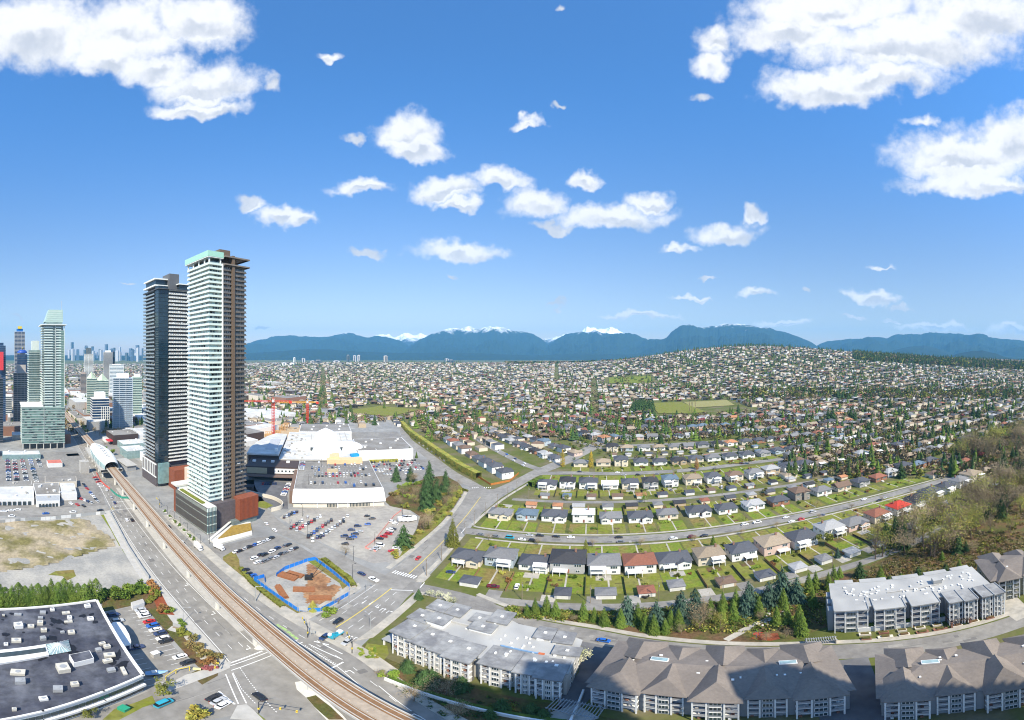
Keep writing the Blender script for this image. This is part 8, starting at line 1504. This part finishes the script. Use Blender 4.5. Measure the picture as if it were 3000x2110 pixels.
# ---- trees nobody could count: far suburb, hill crest, woods, scrub
def far_trees():
    r = random.Random(71); mats = [L_CON, L_CED, L_TWIG, L_OLIVE, L_YEL, L_PINK, L_SCR, leafmat('dark_fir', (.05, .085, .03), (.08, .11, .03))]; mb = MB()
    def con(x, y, z, h, w, mi):
        for k in range(4):
            z0 = z + h * (.08 + k * .22); rr = w * .5 * (1 - k * .23); n = 6; a0 = r.random() * 6; o = len(mb.v); mb.v += [(x + rr * (1 + .3 * r.uniform(-1, 1)) * cos(a0 + 2 * pi * i / n), y + rr * (1 + .3 * r.uniform(-1, 1)) * sin(a0 + 2 * pi * i / n), z0 + r.uniform(-.05, .05) * h) for i in range(n)] + [(x, y, z0 + h * .34)]
            for i in range(n): mb.f.append((o + i, o + (i + 1) % n, o + n)); mb.m.append(mi)
    def puff(x, y, z, h, w, mi, n=26):
        for i in range(n):
            d = Vector((r.gauss(0, 1), r.gauss(0, 1), r.gauss(0, .8))).normalized() * r.uniform(.35, 1) ; p = Vector((x + d.x * w / 2, y + d.y * w / 2, z + h * .55 + d.z * h * .45)); u = Vector((r.gauss(0, 1), r.gauss(0, 1), r.gauss(0, 1))).normalized() * w * .17; v = u.cross(Vector((r.random(), r.random(), r.random()))).normalized() * w * .13; o = len(mb.v); mb.v += [tuple(p - u), tuple(p + v), tuple(p + u), tuple(p - v)]; mb.f.append((o, o + 1, o + 2, o + 3)); mb.m.append(mi)
    for i in range(17000):
        px, rr = r.uniform(30, 3050), 330 * (12 ** r.random()); x, y = pol(px, rr)
        if rr < 520 and px < 1250: continue
        if rr < 640 and 1250 < px < 2300 and rr < 480: continue
        lx, ly = (x - MO[0]) * cos(MALL_RZ) + (y - MO[1]) * sin(MALL_RZ), -(x - MO[0]) * sin(MALL_RZ) + (y - MO[1]) * cos(MALL_RZ)
        if -170 < lx < 160 and -30 < ly < 330: continue
        if any(a < x < b and c < y < d for a, b, c, d in PARKS): continue
        z = hz(x, y); k = r.random(); s = 1 + rr / 5000
        if k < .22: con(x, y, z, r.uniform(8, 16) * s, r.uniform(6, 10) * s, r.choice([0, 7, 1, 7]))
        elif k < .72: puff(x, y, z, r.uniform(5, 10), r.uniform(6, 10) * s, 2)
        else: puff(x, y, z, r.uniform(4, 8), r.uniform(5, 9) * s, r.choice([3, 4, 1, 3, 6, 5 if r.random() < .4 else 1]))
    for i in range(620):     # gardens of the middle blocks
        x, y = r.uniform(10, 430), r.choice([r.uniform(385, 392), r.uniform(407, 418), r.uniform(440, 447), r.uniform(464, 474), r.uniform(498, 503), r.uniform(523, 534), r.uniform(555, 562), r.uniform(578, 592), r.uniform(612, 640)]); (con(x, y, 0, r.uniform(5, 12), r.uniform(3, 6), r.choice([0, 1, 7])) if r.random() < .22 else puff(x, y, 0, r.uniform(2, 7), r.uniform(2.5, 6), r.choice([2, 1, 3, 3, 4, 6, 5 if r.random() < .3 else 2]), 30))
    for i in range(260): x = r.uniform(-260, 40); y = r.uniform(380, 560); (puff(x, y, 0, r.uniform(2, 7), r.uniform(3, 6), r.choice([2, 1, 3, 4, 6]), 30) if y > 330 - x * 1.05 + 20 else None)
    for i in range(620):     # hill crest and slopes
        px = r.gauss(2215, 55) if i < 240 else r.uniform(1880, 2900); rr = r.uniform(2250, 2480) if i < 240 else r.uniform(1500, 2500); x, y = pol(px, rr); con(x, y, hz(x, y), r.uniform(16, 28), r.uniform(8, 12), r.choice([0, 7]))
    for i in range(2200):    # gardens on the hill
        px, rr = r.uniform(1800, 3050), r.uniform(1050, 2500); x, y = pol(px, rr); (puff(x, y, hz(x, y), r.uniform(5, 9), r.uniform(8, 15), r.choice([2, 3, 2, 1, 6]), 16) if r.random() < .7 else con(x, y, hz(x, y), r.uniform(12, 20), r.uniform(7, 11), r.choice([0, 7, 1])))
    for i in range(1500):    # woods on the right skyline and along the creek
        px = r.uniform(2500, 3060); rr = r.uniform(1750, 2080); x, y = pol(px, rr); (puff(x, y, hz(x, y), 22, 20, r.choice([4, 2, 3]), 22) if r.random() < .5 else con(x, y, hz(x, y), r.uniform(20, 32), 11, r.choice([0, 7, 0])))
    for i in range(420): px = r.uniform(2180, 3050); rr = r.uniform(900, 1060); x, y = pol(px, rr); (puff(x, y, hz(x, y), 15, 15, r.choice([2, 4, 3]), 30) if r.random() < .75 else con(x, y, hz(x, y), 20, 9, 0))
    for i in range(500): px = r.uniform(1480, 1960); rr = r.uniform(2500, 3400); x, y = pol(px, rr); puff(x, y, hz(x, y), 18, 30, r.choice([2, 2, 3, 0]), 18)
    o = mb.build('distant_trees', mats); o['kind'] = 'stuff'; o['label'] = 'scattered far evergreens and leafless trees of the suburb and hill'
    # undergrowth of the creek and the lane bank
    mb = MB(); 
    def tuft(x, y, s, mi):
        for i in range(20): d = Vector((r.gauss(0, 1), r.gauss(0, 1), abs(r.gauss(0, .7)))).normalized() * s * r.uniform(.3, 1); u = Vector((r.gauss(0, 1), r.gauss(0, 1), r.gauss(0, 1))).normalized() * s * .28; v = u.cross(Vector((r.random(), r.random(), r.random()))).normalized() * s * .2; p = Vector((x, y, .1)) + d; o = len(mb.v); mb.v += [tuple(p - u), tuple(p + v), tuple(p + u), tuple(p - v)]; mb.f.append((o, o + 1, o + 2, o + 3)); mb.m.append(mi)
    for i in range(2600):
        px, py = r.uniform(2380, 3010), r.uniform(1560, 1720); p = gp(px, py)
        if p.x < 100 and p.y > 134: continue
        if hypot(p.x - 105, p.y - 88) < 27 or p.y > 133 + (p.x - 150) * .1: continue
        if p.x < 170 and p.y < 132 - (p.x - 80) * .62 and p.x > 70 and p.y < 118 - (p.x - 75) * .5: continue
        tuft(p.x, p.y, r.uniform(.7, 1.6), r.choice([6, 6, 2, 6, 3]))
    for i in range(1300): t_ = r.random(); x = lerp(-32, 92, t_); c = lerp(133, 128, t_) - max(0, (x - 5)) * .05; y = r.uniform(lerp(131, 100, max(0, (x - 0) / 92) ** .9) if x > 0 else 131, 138); tuft(x, y, r.uniform(.7, 1.8), r.choice([1, 3, 1, 4, 4, 1, 6]))
    for i in range(900): px, rr = r.uniform(2560, 3040), r.uniform(190, 540); x, y = pol(px, rr); (tuft(x, y, r.uniform(1.5, 3), r.choice([3, 2, 6, 4])) if in_forest(px, rr) and y > 95 else None)
    for i in range(200): p = gp(*F7(r.uniform(380, 1500), r.uniform(930, 1310))); (tuft(p.x, p.y, r.uniform(.5, 1.2), r.choice([0, 1, 0])) if p.y < 84 and p.y > 77 - (p.x + 40) * .45 else None)
    o = mb.build('undergrowth', mats); o['kind'] = 'stuff'; o['label'] = 'tangled brown and green undergrowth on the bank and along the creek'
far_trees()
ground_poly('scrub_ground', [(-34, 136.5), (60, 137), (150, 133), (240, 120), (330, 190), (420, 230), (520, 230), (420, 100), (250, 40), (150, 60), (136, 92), (80, 118), (74, 104), (52, 102), (34, 112), (14, 122), (-2, 128), (-22, 133)], M_MULCH, .03)
# ------------------------------------------------------------------ building pit, poles, lamps, signals, signs, fences
M_BLUEF = mat('blue_tarp_fence', (.02, .20, .66), .55, .12, .6); M_RUSTB = mat('rusty_steel', (.30, .125, .055), .85, .25, 1.2); M_POLE = mat('dark_pole', (.05, .05, .055), .5, .1, 1); M_WOODP = mat('pole_wood', (.24, .19, .14), .9, .1, 2); M_GALV = mat('galvanised', (.46, .47, .47), .5, .08, 1, .5, .3)
def panel_fence(name, label, pts, h, m, step, post=None, top=None):
    t = thing(name, label, 'fence', (pts[0][0], pts[0][1], 0)); r = random.Random(len(pts) + int(h * 10))
    for a, b in zip(pts[:-1], pts[1:]):
        a, b = Vector((a[0], a[1], 0)), Vector((b[0], b[1], 0)); n = max(1, round((b - a).length / step))
        for k in range(n):
            p, q = a.lerp(b, k / n), a.lerp(b, (k + .97) / n); hh = h * r.uniform(.94, 1.04); MB().bar((p.x, p.y, hh / 2 + .1), (q.x, q.y, hh / 2 + .1), .09, hh).build('fence_panel', r.choice(m) if isinstance(m, list) else m, t); MB().box((p.x, p.y, 0), (.14, .14, h + .2)).build('fence_post', post or M_GALV, t)
    return t
panel_fence('site_fence', 'bright blue tarp fence enclosing the rust coloured building pit', gpl(F4, [(830, 915), (900, 862), (1080, 795), (1140, 785), (1280, 890), (1410, 1000), (1408, 1060), (1290, 1130), (1180, 1192), (1000, 1188), (800, 1050), (655, 945), (735, 922), (745, 965)]), 2.2, M_BLUEF, 3.0)
panel_fence('site_fence', 'pale panel fence along the highway edge of the vacant lot', gpl(F2, [(865, 680), (930, 800), (1010, 955), (1090, 1080), (1175, 1205)]), 2.2, M_GALV, 3.2); panel_fence('site_fence', 'white hoarding along the side street edge of the vacant lot', gpl(F2, [(0, 765), (200, 745), (400, 735), (600, 715), (830, 690)]), 2.4, [M_WHITE, M_GALV, M_WHITE], 3.5)
panel_fence('site_fence', 'red site fence along the works beside the station', gpl(F2, [(760, 370), (790, 430), (830, 470), (870, 500)]), 1.6, mat('red_mesh', (.6, .1, .07), .7), 3); panel_fence('site_fence', 'green site fence curving under the guideway by the station', gpl(F2, [(870, 500), (910, 540), (960, 568), (1030, 570)]), 1.8, mat('green_mesh', (.02, .25, .18), .7), 3); panel_fence('site_fence', 'low pink barrier line across the mall front lot', gpl(F4, [(1820, 395), (1760, 440), (1680, 540), (1610, 630), (1530, 690), (1620, 720)]), 1.0, mat('pink_barrier', (.75, .30, .26), .7), 2.4)
def beams(px, py, n, L, rz, label, lay=2):
    p = gp(*F4(px, py)); t = thing('steel_stack', label, 'steel beams', (p.x, p.y, .1), rz)
    for k in range(lay):
        for i in range(n - k): 
            mb = MB(); y = (i - (n - k) / 2) * .62; mb.box((0, y, k * .5), (L, .5, .08)); mb.box((0, y, k * .5 + .081), (L, .1, .3)); mb.box((0, y, k * .5 + .382), (L, .5, .08)); loc(mb, 'steel_beam', M_RUSTB, t)
beams(930, 915, 8, 9, .25, 'wide stack of rusty steel beams beside the pit crane'); beams(985, 900, 6, 8, .25, 'second stack of rusty steel beams against the pit crane'); beams(880, 1040, 5, 11, -.45, 'long rusty pile of beams along the highway side of the pit', 3); beams(1050, 1015, 7, 9, .75, 'flat spread of pale rusty beams in the middle of the pit', 1); beams(1180, 1085, 6, 9, .7, 'beam stack near the tip of the building pit')
def pit_crane():
    p = gp(*F4(1092, 935)); t = thing('crawler_crane', 'small black crawler crane with raised lattice boom in the building pit', 'crane', (p.x, p.y, .1), .6); k = mat('crane_black', (.03, .03, .03), .5)
    for s in (-1, 1): loc(MB().box((0, s * 1.2, 0), (3.6, .6, .8)), 'track', k, t)
    loc(MB().box((-.3, 0, .85), (3.2, 2.2, 1.3)), 'body', k, t); loc(MB().box((1.0, .8, 2.16), (1.1, .8, .9)), 'cab', M_CGL, t)
    mb = MB()
    for dy in (-.35, .35): mb.bar((1.2, dy, 1.6), (5.8, dy * .4, 11), .14)
    for i in range(9): f = i / 9; mb.bar((1.2 + 4.6 * f, -.35 * (1 - .6 * f), 1.6 + 9.4 * f), (1.2 + 4.6 * (f + .1), .35 * (1 - .6 * f), 1.6 + 9.4 * (f + .1)), .09)
    loc(mb, 'boom', k, t); loc(MB().bar((5.8, 0, 11), (5.8, 0, 3), .06), 'hoist_cable', k, t); loc(MB().bar((-1.4, 0, 2.1), (5.6, 0, 10.9), .06), 'pendant_line', k, t)
pit_crane()
def signboard(F, px, py, w, h, z, m, label, rz=0.0, text=None):
    p = gp(*F(px, py)); t = thing('sign_board', label, 'sign', (p.x, p.y, 0), rz); loc(MB().box((0, 0, z), (w, .2, h)), 'panel', m, t)
    for x in (-w * .4, w * .4): loc(MB().box((x, .02, 0), (.18, .18, z)), 'post', M_GALV, t)
    return t
s = signboard(F4, 1045, 1195, 3.4, 2.6, 1.0, M_GALV, 'grey framed sign board at the tip of the building pit', .6)
signboard(F3, 1655, 905, 2.2, 1.1, .5, mat('pale_yellow_sign', (.75, .70, .35), .6), 'low pale yellow sign by the pink shrubs', .9); signboard(F3, 1640, 640, 2.4, 1.6, .8, M_WHITE, 'white sign board in the mulch bed beside the highway', .3); signboard(F4, 1120, 1380, 1.6, 1.2, 1.6, M_GALV, 'grey sign panel at the crossing corner below the pit', .8)
# lamps, signals, utility poles
def lamp(x, y, rz, label, h=9.5, arm=2.2, m=None, group=None):
    m = m or M_GALV; t = thing('street_lamp', label, 'street lamp', (x, y, 0), rz, group); loc(MB().tube((0, 0, 0), (0, 0, h), .13, .08, 6), 'pole', m, t); loc(MB().tube((0, 0, h - .1), (arm, 0, h + .35), .07, .05, 5), 'arm', m, t); loc(MB().box((arm + .25, 0, h + .28), (.8, .3, .14)), 'lamp_head', m, t)
for i, (F, px, py, rz) in enumerate(((F4, 668, 1110, .6), (F4, 1402, 1145, 1.2), (F4, 1540, 1055, .2), (F3, 1540, 500, .8), (F3, 2150, 325, .8), (F4, 1575, 1340, 2.9), (F2, 1330, 740, 0), (F2, 1460, 900, 0))): p = gp(*F(px, py)); lamp(p.x, p.y, rz, f'pale curved street lamp along highway and avenue, {ORD[i + 1]} in the line', 9)
for i in range(7): p = gp(*F2(1270 + i * 52, 640 + i * 47)); lamp(p.x, p.y, -1.5, f'slim dark lamp on the planted pavement by the glass podium, {ORD[i + 1]} from the black tower', 6, .8, M_POLE)
for i in range(7): p = gp(*F2(1300 + i * 38, 675 + i * 37)); t = thing('street_planter', f'low hedge planter on the pavement by the glass podium, {ORD[i + 1]} from the black tower', 'planter', (p.x, p.y, .15), hd); loc(MB().box((0, 0, 0), (4.4, 1.8, .35)), 'kerb', M_WCONC, t); c = child('foliage', CR['bush'][i % 3], t, L_CED, (0, 0, .6)); c.scale = (4.6, 1.9, 1.1)
for i, (x, y) in enumerate((ML(10, 12), ML(34, 30), ML(52, 22), ML(20, 60), ML(80, 70), ML(110, 90), ML(95, 104))): lamp(x, y, i, f'dark car park lamp around the mall deck and east lot, {ORD[i + 1]} from the front', 20 if i < 4 else 9, 1, M_POLE)
for i, (px, py) in enumerate(((1610, 660), (1435, 925), (1440, 790), (1040, 440), (940, 500), (1080, 600), (1828, 425), (306, 655))): p = gp(*F4(px, py)); lamp(p.x, p.y, i, f'black lamp post in the mall front lot, {ORD[i + 1]} of its kind', 8.5, 1, M_POLE)
def signal(F, px, py, rz, L, label):
    p = gp(*F(px, py)); t = thing('traffic_signal', label, 'traffic light', (p.x, p.y, 0), rz); loc(MB().tube((0, 0, 0), (0, 0, 7), .16, .11, 7), 'mast', M_POLE, t); loc(MB().tube((0, 0, 5.6), (L, 0, 6.1), .11, .07, 6), 'mast_arm', M_POLE, t); loc(MB().tube((0, 0, 7), (2, 0, 9), .08, .05, 5), 'lamp_arm', M_POLE, t)
    for f in (.55, .95): h = loc(MB().box((L * f, 0, 5.1), (.4, .3, 1.1)), 'signal_head', M_YELLOW, t); loc(MB().box((L * f, -.17, 5.7), (.22, .06, .22)), 'lens', M_TAIL, h)
    loc(MB().box((0, 0, 2.6), (.4, .4, .8)), 'walk_signal', M_YELLOW, t)
signal(G8, 740, 690, .45, 9, 'traffic signal on the grass island reaching toward the guideway'); signal(G8, 400, 310, -.75, 5, 'traffic signal at the planting bed corner'); signal(F4, 1080, 1395, 2.6, 7, 'traffic signal at the crossing corner below the pit'); signal(F4, 1430, 1520, 2.45, 7, 'traffic signal at the apartment garden corner'); signal(F2, 875, 680, 0, 7, 'traffic signal at the hoarding corner of the vacant lot'); signal(F2, 1258, 640, 3.1, 6, 'traffic signal by the terracotta end of the podium')
POLES = {}
def upole(x, y, label, h=10.5):
    t = thing('utility_pole', label, 'utility pole', (x, y, 0)); loc(MB().tube((0, 0, 0), (0, 0, h), .16, .11, 6), 'pole', M_WOODP, t); loc(MB().box((0, 0, h - .8), (.14, 2.2, .14)), 'crossarm', M_WOODP, t); loc(MB().tube((.25, 0, h - 2.2), (.25, 0, h - 1.3), .2, None, 8), 'transformer', M_GALV, t)
LN = []
for i in range(9): x = -28 + i * 26.5; y = 144.5 - max(0, x - 60) * .045; upole(x, y, f'wooden utility pole on the first lane, {ORD[i + 1]} from the avenue'); LN.append((x, y))
L2 = []
for i in range(11): x = -48 + i * 29; upole(x, 273.5, f'wooden utility pole on the second lane, {ORD[i + 1]} from the avenue'); L2.append((x, 273.5))
L3 = []
for i in range(9): y = 152 + i * 17; x = -72.5 + max(0, y - 225) * .2; upole(x, y, f'wooden utility pole along the avenue, {ORD[i + 1]} from the curved street'); L3.append((x, y))
for nm, L in (('first lane', LN), ('second lane', L2), ('avenue', L3)):
    t = thing('power_line', f'thin overhead wires strung between the {nm} poles', 'wires', (L[0][0], L[0][1], 9)); 
    for k in (-.9, 0, .9):
        mb = MB()
        for a, b in zip(L[:-1], L[1:]):
            for j in range(4):
                f0, f1 = j / 4, (j + 1) / 4; z = lambda f: 9.9 - 2.2 * f * (1 - f); n = Vector((-(b[1] - a[1]), b[0] - a[0])).normalized() * k; mb.bar((lerp(a[0], b[0], f0) + n.x, lerp(a[1], b[1], f0) + n.y, z(f0)), (lerp(a[0], b[0], f1) + n.x, lerp(a[1], b[1], f1) + n.y, z(f1)), .035)
        mb.build('wire', M_POLE, t)
# odds and ends
t = thing('bus_bench', 'small concrete shelter pad with bench between the bed shrubs', 'bench', gp(*F3(1470, 560)), .6); loc(MB().box((0, 0, 0), (4, 3, .25)), 'pad', M_GREYC, t); loc(MB().box((0, .8, .25), (2.4, .5, .45)), 'bench', M_WOODP, t); loc(MB().box((0, 1.3, .25), (3, .12, 2.2)), 'screen', M_GALV, t)
t = thing('utility_cabinet', 'green utility cabinet on the lawn by the window bands', 'cabinet', gp(*F3(1040, 1235)), .5); loc(MB().box((0, 0, 0), (2.2, 1.8, 1.5)), 'body', mat('cabinet_green', (.03, .30, .18), .5), t); loc(MB().box((0, 0, 1.5), (2.3, 1.9, .12)), 'lid', mat('cabinet_green', (.03, .30, .18)), t)
t = thing('vehicle_gate', 'yellow pipe barrier gate at the mouth of the corner lot', 'gate', gp(*F3(1395, 980)), .55); _q = [gp(*F3(*p)) - t.location for p in ((1395, 985), (1480, 930), (1595, 905))]; ca, sa = cos(-.55), sin(-.55); _q = [Vector((ca * v.x - sa * v.y, sa * v.x + ca * v.y, 0)) for v in _q]
for v in _q: loc(MB().box((v.x, v.y, 0), (.2, .2, 2.4)), 'post', M_YELLOW, t)
for a, b in zip(_q[:-1], _q[1:]): loc(MB().bar((a.x, a.y, 2.4), (b.x, b.y, 2.4), .2), 'rail', M_YELLOW, t)
p = gp(*F3(1305, 785)); t = thing('kiosk', 'small grey attendant kiosk in the middle of the corner lot', 'kiosk', p, .2); loc(MB().box((0, 0, 0), (1.6, 2.2, 2.2)), 'wall', M_GREYC, t); loc(MB().box((0, 0, 2.2), (1.9, 2.5, .2)), 'roof', M_WHITE, t)
ground_poly('playground', gpl(F8, [(1420, 640), (1480, 600), (1660, 590), (1680, 640), (1600, 655)]), M_REDMULCH, .12); ground_poly('garden_path', gpl(F8, [(1200, 640), (1340, 560), (1500, 480), (1700, 420), (1720, 440), (1520, 510), (1380, 590), (1250, 660)]), M_CONC, .11)
t = thing('play_frame', 'small coloured climbing frame on the red playground', 'play frame', gp(*F8(1480, 615)), .4); [loc(MB().box((x, y, 0), (.15, .15, 2)), 'post', CM['blue'], t) for x in (-.8, .8) for y in (-.8, .8)]; loc(MB().box((0, 0, 1.2), (1.8, 1.8, .12)), 'platform', CM['red'], t); loc(MB().bar((.9, 0, 1.2), (3, 0, .1), .6, .1), 'slide', CM['red'], t)
for i in range(34):
    r = random.Random(i); p = gp(*F8(r.uniform(1420, 1720), r.uniform(400, 470) + (60 if i % 2 else 0))); t = thing('boulder', 'pale boulder in the loose row above the playground', 'boulder', p, r.random() * 3, 'pale boulders above the playground'); o = loc(ellipsoid((0, 0, -.1), (r.uniform(.5, 1), r.uniform(.4, .7), r.uniform(.4, .7)), 7, 3), 'stone', M_WCONC, t)
def pavement_life():
    r = random.Random(6); looks = [(M_WHITE, M_ROOFL, 'white'), (M_CREAM, M_ROOFG, 'cream'), (glass('retail_glass', (.25, .36, .36)), M_ROOFL, 'glass fronted'), (M_GREYC, M_ROOFG, 'grey')]
    for i, (x, y, a, b, h) in enumerate(((-352, 150, 14, 10, 9), (-350, 180, 12, 12, 7), (-385, 140, 12, 12, 8), (-395, 175, 16, 12, 6), (-340, 215, 16, 12, 10), (-380, 220, 14, 14, 9), (-420, 150, 12, 14, 7), (-430, 190, 14, 14, 9), (-420, 240, 18, 14, 8), (-470, 180, 16, 16, 10), (-300, 185, 10, 12, 8), (-315, 240, 14, 12, 9), (-370, 270, 18, 14, 8), (-500, 220, 18, 14, 9), (-400, 20, 8, 20, 5), (-415, -20, 10, 16, 6))):
        w, rf, nm = looks[i % 4]; low_block('commercial_block', f'{nm} low shop block near the station, {ORD[i + 1]} of the cluster', 'building', [(x - a, y - b), (x + a, y - b), (x + a, y + b), (x - a, y + b)], h, w, rf, 4, seed=i + 300)
    for i in range(24): px, rr = r.uniform(200, 420), r.uniform(390, 620); x, y = pol(px, rr); (bare if i % 3 else leafy)(*((x, y, r.uniform(6, 10), 'street tree among the shops beyond the station', 'street trees beyond the station', i) if i % 3 else (x, y, 8, 7, 'round', L_GRN, 'green street tree among the shops beyond the station', 'green street trees beyond the station', i)))
pavement_life()
ground_poly('shop_street', [(-520, 124), (-300, 128), (-300, 138), (-520, 134)], M_ASPH, .04); ground_poly('shop_street', [(-336, 130), (-326, 130), (-360, 300), (-372, 300)], M_ASPH, .045); ground_poly('shop_street', [(-410, 70), (-400, 70), (-408, 300), (-418, 300)], M_ASPH, .05)
